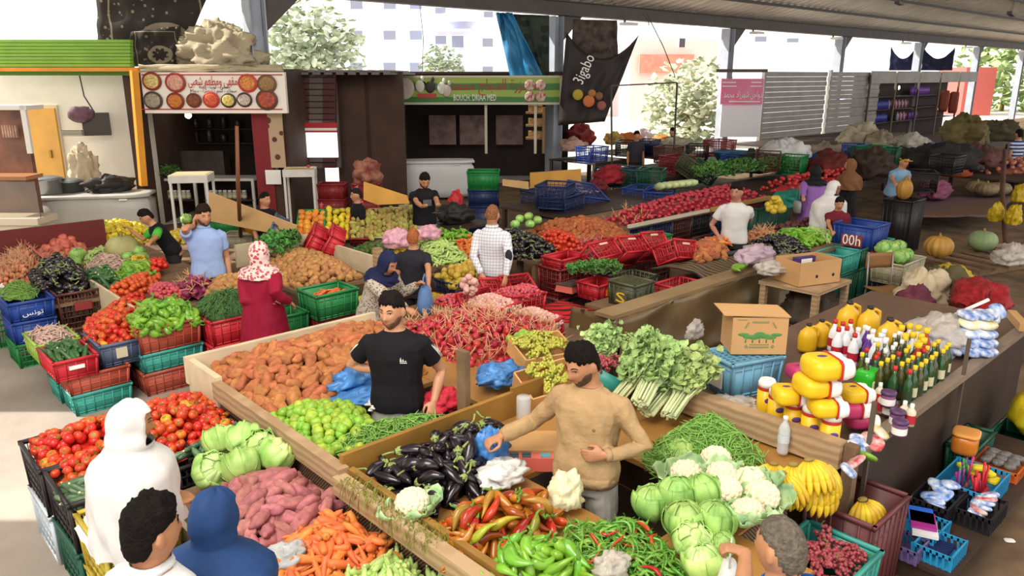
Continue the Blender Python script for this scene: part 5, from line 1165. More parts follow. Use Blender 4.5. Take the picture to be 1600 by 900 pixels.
rumple('plastic_bag', at(1180, 408, .85), (.32, .2, .14), mat('film_lilac', 'b9a0ac', .35, nz=(7, .2), bump=.3), 'pinkish grey bundle lying on the striped blanket', 'bag', 13)
rumple('plastic_bag', at(1205, 425, .82), (.26, .18, .1), film_c, 'clear bag of shelled goods on the end of the brown stall', 'bag', 14)
rumple('plastic_bag', at(445, 885, .72), (.14, .1, .08), mat('film_grey', 'b4b4b4', .35, nz=(7, .2), bump=.3), 'grey plastic bag on the carrots at the near edge', 'bag', 15)
rumple('plastic_bag', at(955, 895, .9), (.1, .08, .06), film_c, 'clear plastic bag lying on the chillies at the near edge', 'bag', 16)
pp = MB().slab(lambda u, v: (.83 + .03 * math.sin(u * 9), 4.03 + u * .5, .7 - abs(v - .35) * .22 + .015 * math.sin(u * 17)) if 0 else (.8 + v * .14, 4.05 + u * .45, .69 - .16 * abs(v - .5) + .012 * math.sin(u * 15 + v * 6)), 14, 8, .004)
tag(pp.build('paper_sheet', mat('paper_white', '')), 'crumpled white paper folded over the rim of the yellow lemon crate', 'paper')
# scale with keypad on the stall
sp = at(828, 712, .8); sc_ = root('weighing_scale', 'pinkish electronic scale with a wooden pan board beside the seller in beige', 'scale', (sp.x, sp.y, .785), -.75)
m_sal = mat('scale_pink', 'd96a5c', .4); m_sc = mat('scale_screen', '49606a', .2)
b = MB(); b.poly([(-.17, -.14), (.17, -.14), (.17, .1), (.13, .16), (-.13, .16), (-.17, .1)], .07); b.build('body', m_sal, sc_)
MB().box((0, .02, .1), (.36, .27, .02)).build('pan', mat('pan_board', 'c0925c', .5, nz=(4, .2)), sc_)
ps = MB().box((0, -.15, .05), (.3, .07, .09)).build('console', m_sal, sc_)
for i in range(4): MB().box((-.1 + i % 2 * .075, -.165 + i // 2 * .035, .098), (.055, .024, .006)).build('display', m_sc, ps)
MB().box((.09, -.15, .098), (.06, .05, .006)).build('keypad', mat('keypad_teal', '5c9aa8', .4), ps)
def box_crate(name, corners_loc, rz, size, label, tilt=(0, 0), m=wood_p, fill=None):
    L, W, H = size; o = root(name, label, 'box', corners_loc, rz); o.rotation_euler = (tilt[0], tilt[1], rz)
    MB().box((0, 0, .006), (L, W, .012)).build('bottom_board', m, o)
    for s in (-1, 1):
        MB().box((0, s * W / 2, H / 2), (L, .012, H)).build('side_board', m, o); MB().box((s * L / 2, 0, H / 2), (.014, W, H)).build('end_board', m, o)
    return o
gb = mat('grape_box', 'd9a468', .6, nz=(5, .2))
p = at(858, 610, .85); box_crate('grape_box', p, -.3, (.45, .3, .13), 'tilted printed wooden box of green grapes beside the seller in beige', (.35, -.1), gb)
grape_pile('green', [p + Vector((.06 * (i % 3) * 1.6 - .1, .09 * (i // 3) - .09, .09 + .03 * (i // 3))) for i in range(9)], 'cluster of green grapes in the tilted wooden box', 'green grapes in the tilted box')
p = at(845, 560, .9); box_crate('grape_box', p, -.3, (.45, .32, .13), 'lined wooden box of pale grapes behind the tilted one', (.25, 0), gb)
grape_pile('green', [p + Vector((.09 * (i % 4) - .16, .09 * (i // 4) - .1, .1 + .02 * (i // 4))) for i in range(12)], 'cluster of pale green grapes in the rear lined box', 'pale grapes in the rear box')
p = at(945, 590, .95); tb = MB(); tb.lathe([(.14, 0), (.15, .01), (.19, .16), (.2, .16), (.16, -.005)], 20); o = tb.build('tub', mat('tub_teal', '2f8a80', .4), None, p - Vector((0, 0, .08)), 0, True); o.rotation_euler = (.25, .35, 0); tag(o, 'teal plastic tub tipped towards the seller in beige', 'tub')
grape_pile('red', [p + Vector((R.uniform(-.1, .1), R.uniform(-.1, .1), .05 + R.uniform(0, .1))) for i in range(8)], 'cluster of dark red grapes spilling from the teal tub', 'dark red grapes in the teal tub')
p = at(818, 540, .88); heap('lime', [p + Vector(d) for d in ((-.14, -.12, 0), (.14, -.1, 0), (.16, .12, 0), (-.1, .14, 0))], .9, .06, 'green lime in the bag-lined box before the red onions', 'lime', 'limes in the lined box', lower=False)
for i, (px, py, l) in enumerate(((770, 668, 'black eggplant left alone by the hand of the seller in beige'), (745, 672, 'black eggplant next to the lone one at the heap edge'))): single('eggplant', at(px, py, .86), l, 'eggplant', None, 1.0, (0, .2, 1 + i))
# ------------------------------------------------------------ red onions, garlic crates, low red cloth
ot = root('onion_table', 'low board table heaped with red onions behind the seller in black', 'table', (0, 0, 0))
part('tabletop', wood_d, MB().box((4.25, 5.45, .74), (1.1, 1.9, .03)), ot)
for x in (3.8, 4.7):
    for y in (4.6, 6.3): part('leg', wood_d, MB().box((x, y, .36), (.07, .07, .72)), ot)
heap('red_onion', [(3.72, 4.52), (4.6, 4.3), (5.0, 4.75), (4.85, 5.5), (4.55, 5.75), (3.75, 5.75)], .78, .18, 'red onion with dry stalks in the big heap behind the seller in black', 'onion', 'red onions behind the seller in black', cap=260)
gl = [('in the middle, before the plaid-shirted man', 4.9, 5.48, .82), ('at the back by the red cloth', 5.35, 5.72, .8), ('nearest the red cloth', 4.86, 4.82, .82), ('farthest left by the blue-bag woman', 4.72, 6.02, .76)]
for i, (l, a, b_, z) in enumerate(gl):
    crate('red', a, b_, z - .22, 'red lattice crate of garlic and shallots ' + l, 'grid', L=.5, W=.36, H=.2, along='x' if i % 2 else 'y', tilt=(-.1, .1))
    hx, hy = (.5, .36) if i % 2 else (.36, .5)
    heap('garlic_bulb' if i % 2 == 0 else 'shallot', [(a + .02, b_ + .02), (a + hx - .02, b_ + .02), (a + hx - .02, b_ + hy - .02), (a + .02, b_ + hy - .02)], z - .02, .08, ('pale garlic bulb in the red crate ' if i % 2 == 0 else 'small shallot in the red crate ') + l, 'garlic' if i % 2 == 0 else 'shallot', 'bulbs in the red crate ' + l, cap=300)
gt = root('garlic_rack', 'low wooden rack under the red garlic crates', 'rack', (0, 0, 0)); part('rack_top', wood_d, MB().box((5.3, 5.4, .5), (1.0, 1.4, .04)), gt)
for x in (4.9, 5.7):
    for y in (4.8, 6.0): part('leg', wood_d, MB().box((x, y, .24), (.07, .07, .48)), gt)
for i, (x, y, t) in enumerate(((735, 470, (.9, 0)), (770, 455, (-.8, .2)), (800, 448, (.7, .1)))):
    p = at(x, y, .75); crate('red', p.x, p.y, .62, ('empty red crate tipped over by the blue-bag woman', 'empty red crate lying behind the garlic', 'empty red crate tipped beside the plaid-shirted man')[i], 'grid', L=.45, W=.34, H=.2, tilt=t, center=True)
for i in range(14): single('garlic_bulb', at(735, 458, .92) + Vector((R.uniform(-.06, .06), R.uniform(-.06, .06), .012 * i)), 'pale garlic bulb in the tall bunch above the red crates', 'garlic', 'tall bunch of garlic', 1.5)
rc = MB().slab(lambda u, v: (5.45 + 1.2 * u, 4.98 + 1.25 * v, .42 + .02 * noise.noise(Vector((u * 4, v * 4, 1)))), 14, 14, .01)
cloth = wave_mat('red_cloth', 'c41f22', '3f1414', 3.2, 'DIAGONAL', .7, 9, lo=.66, hi=.72, detail=1)
tag(rc.build('red_cloth', cloth, None, None, 0, True), 'red cloth with dark swirls spread before the garlic crates', 'cloth')
lp = root('low_platform', 'low platform under the red swirled cloth', 'platform', (0, 0, 0)); part('platform_top', wood_d, MB().box((6.05, 5.6, .38), (1.2, 1.25, .04)), lp)
for x in (5.55, 6.55):
    for y in (5.1, 6.15): part('leg', wood_d, MB().box((x, y, .18), (.07, .07, .36)), lp)
# ------------------------------------------------------------ tarpaulin-covered stall
tg = root('tarpaulin_stall', 'long stall wrapped in shiny brown tarpaulin', 'stall', (0, 0, 0))
def tarp(a, b_, z0, z1, m=tarp_b, amp=.1, name='tarpaulin', nu=26, nv=10, out=(0, -1)):
    a, b_ = Vector(a), Vector(b_)
    return MB().slab(lambda u, v: (a.x + (b_.x - a.x) * u + out[0] * (amp * noise.noise(Vector((u * 7, v * 2.4, 3))) + .05 * (1 - v)), a.y + (b_.y - a.y) * u + out[1] * (amp * noise.noise(Vector((u * 7, v * 2.4, 3))) + .05 * (1 - v)), z0 + (z1 - z0) * v), nu, nv, .008).build(name, m, tg, None, 0, True)
tarp((5.75, 4.6), (9.6, 4.75), .0, .76); tarp((5.75, 5.25), (5.75, 4.6), .0, .76, out=(-1, 0), nu=10)
part('edge_plank', mat('tarp_tan', '8d7450', .6, nz=(2, .25)), MB().box((7.65, 4.76, .77), (3.9, .24, .04)), tg)
part('stall_top', wood_d, MB().box((8.1, 5.3, .44), (2.9, 1.1, .04)), tg)
for x in (6.75, 8.0, 9.4):
    for y in (4.95, 5.75): part('leg', wood_d, MB().box((x, y, .21), (.07, .07, .42)), tg)
p = at(905, 452, .62); crate('red', 6.9, 5.85, .42, 'scarlet crate of herbs with a yellow label beside the olive crate', 'panel', L=.38, W=.36, H=.2, panel=(mat('label_orange', 'e07a2a', .5), .12, .08, .1))
for i, (x, y) in enumerate(((905, 425), (930, 425), (950, 422))): 
    q_ = at(x, y, .72); o = put(HERB[i % 2][0], 'herb_bunch', q_, i, None, 1.3); tag(o, ('green herb bunch in the scarlet labelled crate', 'green herb bunch at the middle of the scarlet crate', 'green herb bunch hanging over the scarlet crate')[i], 'herbs'); put(HERB[i % 2][1], 'leaves', None, 0, o)
OC = crate('olive', 6.85, 5.3, .46, 'olive green upturned crate with a yellow painted mark on the tarpaulin stall', 'rib', L=.4, W=.36, H=.28, panel=(mat('crate_olive', ''), .18, .14, .11), text_=[('S', .17, .13, 0)], rz=-math.pi / 2)
def lattice_top(o, L, W, H, m):
    b = MB()
    for i in range(9): b.bar((-L / 2 + L * i / 8, -W / 2, H), (-L / 2 + L * i / 8, W / 2, H), .012); b.bar((-L / 2, -W / 2 + W * i / 8, H + .004), (L / 2, -W / 2 + W * i / 8, H + .004), .012)
    b.build('lattice_top', m, o)
lattice_top(OC, .4, .36, .28, mat('crate_olive', ''))
crate('olive', 7.4, 5.75, .46, 'flat pale slatted crate behind the olive one', 'grid', L=.55, W=.42, H=.14)
crate('red', 7.4, 5.05, .46, 'red lattice crate lying on the tarpaulin stall, open to the front', 'grid', L=.5, W=.34, H=.2)
for i, (x, y, t) in enumerate(((945, 403, (-.9, .0)), (985, 395, (-.8, .1)), (1020, 388, (-.8, .1)), (1060, 400, (-.5, .2)))):
    q_ = at(x, y, .8); crate('red', q_.x, q_.y, .72, ('red crate with white print tipped on its side, first of the row', 'red crate with white print tipped on its side, second of the row', 'red crate with white print tipped on its side, third of the row', 'dark red crate at the end of the tipped row')[i], 'grid', L=.5, W=.36, H=.24, tilt=t, center=True, panel=(mat('print_cream', 'e0b0a0', .6), .15, .03, .19))
p = at(890, 452, .45); s2 = root('weighing_scale', 'small reddish scale with a dark pan by the red cloth', 'scale', (p.x, p.y, .44), .2)
MB().box((0, 0, .04), (.3, .26, .08), taper=-.1).build('body', m_sal, s2); MB().box((0, 0, .1), (.3, .26, .015)).build('pan', mat('pan_dark', '5a5048', .4), s2)
bl = wave_mat('striped_blanket', '6e5c44', '35291c', 3.4, 'X', .85, .6, lo=.62, hi=.72)
bb = MB().slab(lambda u, v: (7.9 + 1.9 * u, 4.9 + .95 * v, .66 + .1 * math.sin(v * 3) * (1 - u * .4) + .035 * noise.noise(Vector((u * 7, v * 5, 2)))), 30, 16, .02)
tag(bb.build('striped_blanket', bl, None, None, 0, True), 'brown blanket with dark stripes spread over the tarpaulin stall', 'blanket')
single('green_pepper', at(1160, 420, .86), 'yellow-green pepper lying alone by the clear bag', 'pepper', None, 2.0, (0, 0, .4))
heap('sweet_potato', T(.85, (1080, 382), (1130, 372), (1135, 392), (1090, 400)), .8, .1, 'reddish sweet potato in the round basin by the striped blanket', 'sweet potato', 'sweet potatoes in the dark basin', item='potato')
heap('carrot', T(.88, (1105, 376), (1140, 370), (1140, 380), (1115, 385)), .86, .06, 'carrot on the reddish potatoes in the basin', 'carrot', 'carrots in the dark basin', lower=False)
p = at(1110, 385, .8); tag(MB().lathe([(.3, .0), (.34, .02), (.42, .14), (.44, .14), (.36, -.02)], 24).build('basin', mat('basin_black', '1d1a1a', .4), None, (p.x, p.y, .68), 0, True), 'wide black basin of reddish potatoes and carrots', 'basin')
# ------------------------------------------------------------ middle row
def table(label, x0, x1, y0, y1, z, m=wood_d, front=None, name='display_table'):
    t = root(name, label, 'table', (0, 0, 0)); part('tabletop', m, MB().box(((x0 + x1) / 2, (y0 + y1) / 2, z - .02), (x1 - x0, y1 - y0, .04)), t)
    for x in (x0 + .05, x1 - .05):
        for y in (y0 + .05, y1 - .05): part('leg', m, MB().box((x, y, z / 2 - .02), (.07, .07, z - .04)), t)
    if front: part('front_board', front, MB().box(((x0 + x1) / 2, y0 - .02, z - .06), (x1 - x0, .03, .16)), t)
    return t
def crate_row(x0, x1, y, z, cols, what, style='grid', L=.56, W=.4, H=.3):
    n = int((x1 - x0) / (L + .02))
    for i in range(n):
        c = cols[i % len(cols)]; crate(c, x0 + i * (L + .02), y, z, '%s crate, %s %s' % ({'dred': 'dark red', 'dgreen': 'dark green', 'maroon': 'maroon', 'navy': 'navy blue', 'teal': 'turquoise', 'black': 'black', 'salmon': 'salmon', 'green': 'green', 'red': 'red', 'brown': 'dark brown', 'blue': 'blue', 'bright': 'bright green'}[c], ('first', 'second', 'third', 'fourth', 'fifth', 'sixth', 'seventh', 'eighth', 'ninth', 'tenth')[i], what), style, L, W, H)
crate('red', 3.9, 7.25, .0, 'red slotted crate on the floor under the green carrot crate', 'rib', L=.5, W=.4, H=.3)
crate('dred', 3.9, 7.25, .3, 'dark red slotted crate between the red and the green carrot crates', 'rib', L=.5, W=.4, H=.22)
crate('green', 3.86, 7.22, .52, 'emerald green crate of a few carrots before the potato bin', 'rib', L=.52, W=.42, H=.28)
heap('carrot', [(3.98, 7.32), (4.26, 7.32), (4.26, 7.54), (3.98, 7.54)], .73, .04, 'large carrot in the emerald green crate', 'carrot', 'carrots in the emerald crate', s=1.0, d=.055, yaw=.2)
crate('green', 3.4, 7.4, .3, 'green crate behind the red-robed woman', 'rib', L=.45, W=.4, H=.3); crate('dred', 3.4, 7.4, 0, 'dark red crate under the green one behind the red-robed woman', 'rib', L=.45, W=.4, H=.3)
table('table under the brown potato bin', 3.95, 5.0, 7.75, 9.4, .72)
heap('potato', [(4.0, 7.85), (4.75, 7.8), (4.95, 8.6), (4.9, 9.3), (4.1, 9.35), (3.98, 8.6)], .74, .2, 'brown potato in the bin behind the red-robed woman', 'potato', 'brown potatoes in the plank bin', cap=190)
pb = root('potato_bin', 'pale plank partition around the brown potatoes', 'partition', (0, 0, 0))
part('side_board', wood_p, MB().box((5.0, 8.6, .82), (.04, 1.7, .3)), pb); part('rear_board', wood_p, MB().box((4.5, 9.42, .86), (1.1, .04, .3)), pb); part('post', wood, MB().box((5.02, 7.78, .55), (.09, .09, 1.05)), pb)
heap('potato', [(3.05, 8.1), (3.6, 7.9), (3.85, 8.4), (3.3, 8.7)], .78, .12, 'brown potato beside the man in the light blue shirt', 'potato', 'potatoes by the man in light blue', cap=240)
heap('purple_onion', [(2.95, 8.45), (3.25, 8.3), (3.3, 8.75), (3.0, 8.85)], .76, .12, 'purple red onion between tomatoes and potatoes', 'onion', 'purple onions before the man in light blue')
heap('shallot', [(2.65, 8.7), (2.95, 8.5), (3.0, 8.85), (2.75, 9.05)], .72, .1, 'small pink onion in the patch beside the purple onions', 'onion', 'pink onions beside the purple ones', s=1.3)
table('plank table under the potatoes by the man in light blue', 2.6, 3.8, 7.95, 9.1, .66)
# fruit crates around the navy one
crate('dred', 4.6, 7.3, .2, 'dark red crate of yellow pears behind the blue-scarfed woman', 'rib', L=.56, W=.5, H=.28); crate('dred', 4.6, 7.3, 0, 'dark red crate on the floor under the pears', 'rib', L=.56, W=.5, H=.2)
heap('pear_yellow', [(4.65, 7.34), (5.12, 7.34), (5.12, 7.75), (4.65, 7.75)], .46, .08, 'yellow pear in the dark red crate behind the blue-scarfed woman', 'pear', 'yellow pears in the dark red crate')
table('table of dark limes and lemons behind the blue-scarfed woman', 4.95, 6.3, 7.75, 9.2, .7)
heap('lemon', [(5.0, 7.8), (5.5, 7.8), (5.5, 8.15), (5.1, 8.2)], .72, .08, 'yellow lemon in the heap under the dark limes', 'lemon', 'lemons under the dark limes')
spuds('dark_lime', '4f6a2c', (.03, .027, .026), .05, .15, hue=.05, col2='2f4a22', var=.3)
heap('dark_lime', [(5.15, 8.2), (5.7, 8.15), (5.95, 8.7), (5.7, 9.1), (5.2, 8.9)], .74, .16, 'dark green leafy lime in the heap behind the blue-scarfed woman', 'lime', 'dark limes behind the blue-scarfed woman')
heap('lemon', [(5.5, 8.15), (5.75, 8.1), (5.8, 8.35), (5.55, 8.4)], .8, .06, 'lemon beside the ginger-haired boy', 'lemon', 'lemons beside the ginger-haired boy')
crate('navy', 5.6, 7.0, .35, 'navy blue crate heaped with yellow quinces', 'grid', L=.6, W=.42, H=.3); crate('navy', 5.6, 7.0, 0, 'navy blue crate on the floor under the quinces', 'grid', L=.6, W=.42, H=.35)
heap('quince', [(5.62, 7.02), (6.16, 7.02), (6.25, 7.45), (5.65, 7.45)], .64, .16, 'yellow quince in the navy blue crate', 'quince', 'quinces in the navy crate')
crate('dred', 5.1, 6.95, .25, 'red crate with white print and yellow fruit beside the navy one', 'panel', L=.44, W=.4, H=.26); crate('dred', 5.1, 6.95, 0, 'dark red crate on the floor beside the navy stack', 'panel', L=.44, W=.4, H=.25)
heap('pear_yellow', [(5.14, 7.0), (5.5, 7.0), (5.5, 7.3), (5.14, 7.3)], .48, .06, 'yellow fruit in the printed red crate', 'pear', 'yellow fruit in the printed red crate')
table('table of courgettes and carrots behind the navy crate', 5.9, 7.2, 7.45, 8.9, .72)
heap('courgette', [(5.9, 7.75), (6.3, 7.6), (6.6, 8.2), (6.3, 8.7), (5.95, 8.4)], .74, .17, 'pale green courgette in the heap left of the far carrots', 'courgette', 'courgettes beside the far carrots', d=.05)
heap('carrot', [(6.35, 7.55), (6.85, 7.5), (7.05, 8.1), (6.65, 8.35)], .74, .17, 'carrot in the heap behind the quinces', 'carrot', 'carrots behind the quinces', d=.05, s=1.1)
heap('green_pepper', [(6.3, 8.75), (7.1, 8.3), (7.2, 8.7), (6.5, 9.0)], .76, .14, 'dark green pepper in the strip behind the far carrots', 'pepper', 'green peppers behind the far carrots', d=.07)
# eggplants, tomatoes, potatoes right of the plaid shirt
table('table of eggplants, tomatoes and potatoes right of the plaid shirt', 6.9, 9.3, 6.95, 8.6, .74)
heap('round_eggplant', [(6.92, 7.0), (7.35, 6.98), (7.6, 7.4), (7.7, 8.1), (7.2, 8.3), (6.9, 7.7)], .76, .2, 'black eggplant in the heap right of the plaid-shirted man', 'eggplant', 'black eggplants right of the plaid shirt')
heap('tomato', [(7.35, 6.98), (7.85, 6.98), (8.2, 7.4), (8.0, 7.9), (7.65, 7.7)], .76, .17, 'bright tomato in the heap beside the far eggplants', 'tomato', 'tomatoes beside the far eggplants')
heap('brown_potato', [(7.9, 7.35), (8.6, 7.0), (9.2, 7.3), (9.2, 7.9), (8.6, 8.4), (8.0, 8.2)], .76, .22, 'reddish brown potato in the heap behind the far tomatoes', 'potato', 'brown potatoes behind the far tomatoes', cap=170)
heap('red_onion', [(7.75, 7.0), (8.5, 6.98), (8.6, 7.15), (8.1, 7.3)], .76, .08, 'red onion at the front edge of the brown potatoes', 'onion', 'red onions before the brown potatoes', cap=280)
for i, (x, y, z) in enumerate(((812, 342, 1.0), (826, 338, 1.03), (840, 344, 1.0), (805, 350, .98), (828, 350, .98))): single('small_cabbage', at(x, y, z), ('pale small cabbage behind the far eggplants, left rear', 'pale small cabbage on top of the group behind the far eggplants', 'pale small cabbage with a lifted leaf, right of the group', 'pale small cabbage at the left front of the group', 'pale small cabbage in the middle of the group')[i], 'cabbage')
crate_row(6.9, 9.3, 6.5, .3, ['dred', 'navy', 'maroon', 'maroon'], 'of the upper row before the far eggplants and tomatoes', H=.4)
crate_row(6.9, 9.3, 6.5, 0, ['maroon', 'maroon', 'brown', 'maroon'], 'of the floor row before the far eggplants and tomatoes', H=.3)
crate('red', 6.95, 6.52, .7, 'red crate of greens at the right of the plaid-shirted man', 'rib', L=.5, W=.36, H=.12)
crate('green', 9.35, 6.9, .4, 'emerald crate standing between the potatoes and the onion table', 'rib', L=.5, W=.4, H=.3); crate('brown', 9.35, 6.9, 0, 'brown crate under the emerald one by the onion table', 'grid', L=.5, W=.4, H=.4)
# long onion table
t = table('long table of red onions with a white front edge', 9.3, 13.6, 7.35, 8.5, .82); part('front_edge', mat('edge_white', 'c9bda6', .6), MB().box((10.4, 7.33, .84), (2.2, .05, .05)), t); part('front_edge', mat('edge_ochre', 'b08a48', .6), MB().box((12.6, 7.33, .84), (2.0, .06, .07)), t)
heap('red_onion', [(9.35, 7.4), (11.5, 7.38), (13.5, 7.38), (13.5, 8.4), (11.5, 8.3), (9.4, 7.9)], .84, .2, 'red onion on the long table with the white edge', 'onion', 'red onions on the long table', cap=300, d=.075, s=1.15)
crate_row(9.4, 13.5, 7.4, 0, ['navy', 'brown', 'black', 'brown'], 'of the floor row under the long onion table', H=.38)
crate_row(9.4, 13.5, 7.4, .38, ['navy', 'navy', 'brown', 'black'], 'of the upper row under the long onion table', H=.38)
# row before the white T-shirt: eggplants, peppers, marrows on turquoise crates
table('table of eggplants and peppers right of the man in the white T-shirt', 9.4, 12.2, 4.75, 5.75, .7)
heap('round_eggplant', [(9.5, 4.9), (10.1, 4.8), (10.6, 5.2), (10.4, 5.6), (9.7, 5.6)], .72, .15, 'small black eggplant on the table right of the man in the white T-shirt', 'eggplant', 'small eggplants by the white T-shirt', d=.07)
heap('brown_onion', [(9.9, 5.55), (10.5, 5.5), (10.6, 5.75), (10.0, 5.8)], .8, .08, 'pale pink onion behind the small eggplants', 'onion', 'pale onions behind the small eggplants')
heap('green_pepper', [(10.45, 5.0), (10.9, 4.95), (11.0, 5.5), (10.5, 5.6)], .74, .14, 'green pepper right of the small eggplants', 'pepper', 'green peppers right of the small eggplants', s=1.1)
heap('courgette', [(10.9, 5.0), (11.3, 4.95), (11.4, 5.4), (11.0, 5.5)], .74, .13, 'pale courgette between the peppers and white beans', 'courgette', 'pale courgettes by the peppers')
heap('mottled_bean', [(11.3, 5.0), (11.8, 4.95), (11.85, 5.3), (11.4, 5.4)], .74, .12, 'creamy bean pod beside the boy in dark red', 'bean', 'creamy bean pods by the boy', d=.04, s=1.3)
heap('beetroot', [(10.7, 5.55), (12.0, 5.4), (12.1, 5.75), (10.8, 5.85)], .76, .1, 'brown red beetroot at the back of the pepper table', 'beetroot', 'beetroots behind the peppers', d=.075, s=1.2)
crate_row(10.3, 12.3, 4.4, .42, ['teal', 'dgreen', 'teal'], 'under the peppers before the seated boy', 'rib', H=.28); crate_row(10.3, 12.3, 4.4, 0, ['dgreen', 'dgreen', 'dgreen'], 'of the floor row before the seated boy', 'rib', H=.42)
crate('blue', 11.08, 4.36, .64, 'navy blue crate marked 00h in white paint', 'panel', L=.58, W=.56, H=.36, panel=(mat('label_red', ''), .3, .17, .14), text_=[('00h', .22, .26, 0)], rz=-math.pi / 2)
crate('dred', 11.08, 4.36, .44, 'dark red crate with white print under the 00h crate', 'panel', L=.58, W=.56, H=.2, along='y'); crate('dgreen', 11.08, 4.36, 0, 'dark green crate at the bottom under the 00h stack', 'panel', L=.58, W=.56, H=.44, along='y')
# things held
p = at(664, 462, .95); b = MB()
b.lathe([(.005, -.2), (.1, -.18), (.13, -.08), (.1, .04), (.06, .1)], 18); b.tube([(-.05, 0, .08), (-.04, 0, .18), (0, 0, .22), (.04, 0, .18), (.05, 0, .08)], .012, 8)
o = b.build('shopping_bag', cloth_m('bag_denim', '5f7fae', .6, .2), None, p, .6, True); o.scale = (1, .6, 1); tag(o, 'light blue shopping bag in the hands of the navy-scarfed woman', 'bag')
tag(MB().box((0, 0, 0), (.07, .14, .01)).build('phone', mat('phone_dark', '22222a', .2), None, at(682, 333, 1.17), .3), 'dark phone held by the man in the printed black T-shirt', 'phone')
p = at(1140, 880, 1.05); b = MB(); b.lathe([(.005, -.24), (.075, -.22), (.085, -.1), (.05, .0)], 16); b.tube([(-.04, 0, -.01), (-.02, 0, .09), (0, 0, .12), (.02, 0, .09), (.04, 0, -.01)], .008, 6)
o = b.build('plastic_bag', film_w, None, p, .5, True); o.scale = (1, .6, 1); tag(o, 'thin white carrier bag held out by the grey-haired man', 'bag')
b = MB().lathe([(.005, -.16), (.13, -.15), (.14, 0), (.1, .04)], 14); b.tube([(-.09, 0, .02), (-.05, 0, .25), (0, 0, .32), (.05, 0, .25), (.09, 0, .02)], .008, 6)
o = b.build('handbag', mat('bag_silver', '8f9490', .5), None, at(1246, 318, .95), .8, True); o.scale = (1, .4, 1); tag(o, 'silver grey handbag carried by the woman in lilac', 'bag')
# ------------------------------------------------------------ household-goods stall at the right
dkw = mat('dark_wood', '3d2c22', .6, nz=(3, .3)); gm2 = mat('post_metal', '6a5c50', .5, metal=.3)
hs = root('goods_stall', 'long dark wooden stall of bottles, paper rolls and packets at the right', 'stall', (0, 0, 0))
part('counter', mat('counter_brown', '6a5140', .55, nz=(3, .2)), MB().box((6.35, 2.45, .83), (3.9, 1.5, .04)), hs)
part('front_panel', dkw, MB().box((6.35, 1.74, .4), (3.9, .04, .8)), hs); part('front_ledge', mat('ledge_grey', '8a7868', .5, nz=(4, .2)), MB().box((6.35, 1.69, .86), (3.9, .09, .05)), hs)
part('inner_shelf', dkw, MB().box((6.5, 2.3, .93), (1.1, .04, .16)), hs)
for x in (4.45, 6.35, 8.25): part('leg', dkw, MB().box((x, 3.1, .4), (.07, .07, .8)), hs)
for px, py in ((1500, 640), (1310, 745)):
    p = at(px, py, .6); part('post', gm2, MB().box((p.x, 1.66, .8), (.025, .025, .75)), hs)
yel = mat('wrap_yellow', 'eec022', .35, nz=(14, .08)); wht = mat('roll_white', 'efeae4', .6); redb = mat('band_red', 'b8322a', .4); pur = mat('print_purple', '5a3a7a', .5); pinkw = mat('wrap_pink', 'c23a6a', .35)
def rbox(b, c, d, m=0, e=5, nu=20, nv=12, M=None):
    def fn(p): return (abs(p.x) ** e + abs(p.y) ** e + abs(p.z) ** e) ** (-1 / e)
    return b.ball(c, (d[0] / 2, d[1] / 2, d[2] / 2), nu, nv, m, M, fn)
def roll_mesh():
    b = MB(); b.lathe([(.02, 0), (.056, .003), (.06, .015), (.06, .17)], 20, 0); b.lathe([(.0605, .165), (.061, .17), (.061, .182), (.0605, .187)], 20, 2, None, 0, 0, False); b.lathe([(.06, .185), (.06, .215), (.05, .235), (.022, .238), (.02, .2)], 20, 1); return b
ROLL = roll_mesh().mesh('paper_roll', [yel, wht, redb]); MARK = MB().ball((0, -.059, .1), (.03, .005, .02), 10, 6).mesh('printed_mark', pur)
for (x, y, z), l in zip(((1237, 672, .87), (1264, 684, .87), (1294, 697, .87), (1195, 642, .87), (1212, 657, .87)), ('first of three upright yellow paper rolls at the stall end', 'middle one of three upright yellow paper rolls', 'upright yellow paper roll by the stall post', 'white-topped yellow paper roll beside the sky blue crate', 'yellow paper roll before the white-topped one')):
    o = put(ROLL, 'paper_roll', at(x, y, z), -.75); tag(o, 'upright ' + l if not l.startswith('upright') and 'three' not in l else l, 'paper roll'); put(MARK, 'printed_mark', None, 0, o)
def pack_mesh(m1):
    b = MB(); rbox(b, (-.03, 0, .056), (.2, .215, .116), 0, 4); rbox(b, (.075, 0, .056), (.1, .21, .114), 1, 4); rbox(b, (.045, 0, .056), (.016, .218, .118), 2, 6)
    for s in (-1, 1): b.tube([(.1, s * .052, .056), (.13, s * .052, .056), (.132, s * .052, .056)], [.053, .05, .03], 16, 1); b.tube([(.12, s * .052, .056), (.1335, s * .052, .056)], .017, 10, 3)
    return b.mesh('paper_pack', [m1, wht, redb, mat('roll_hole', '8a8078', .8)])
PK = pack_mesh(yel); PKP = pack_mesh(pinkw); PM = MB().ball((-.03, 0, .11), (.045, .025, .006), 10, 6).mesh('printed_mark', pur)
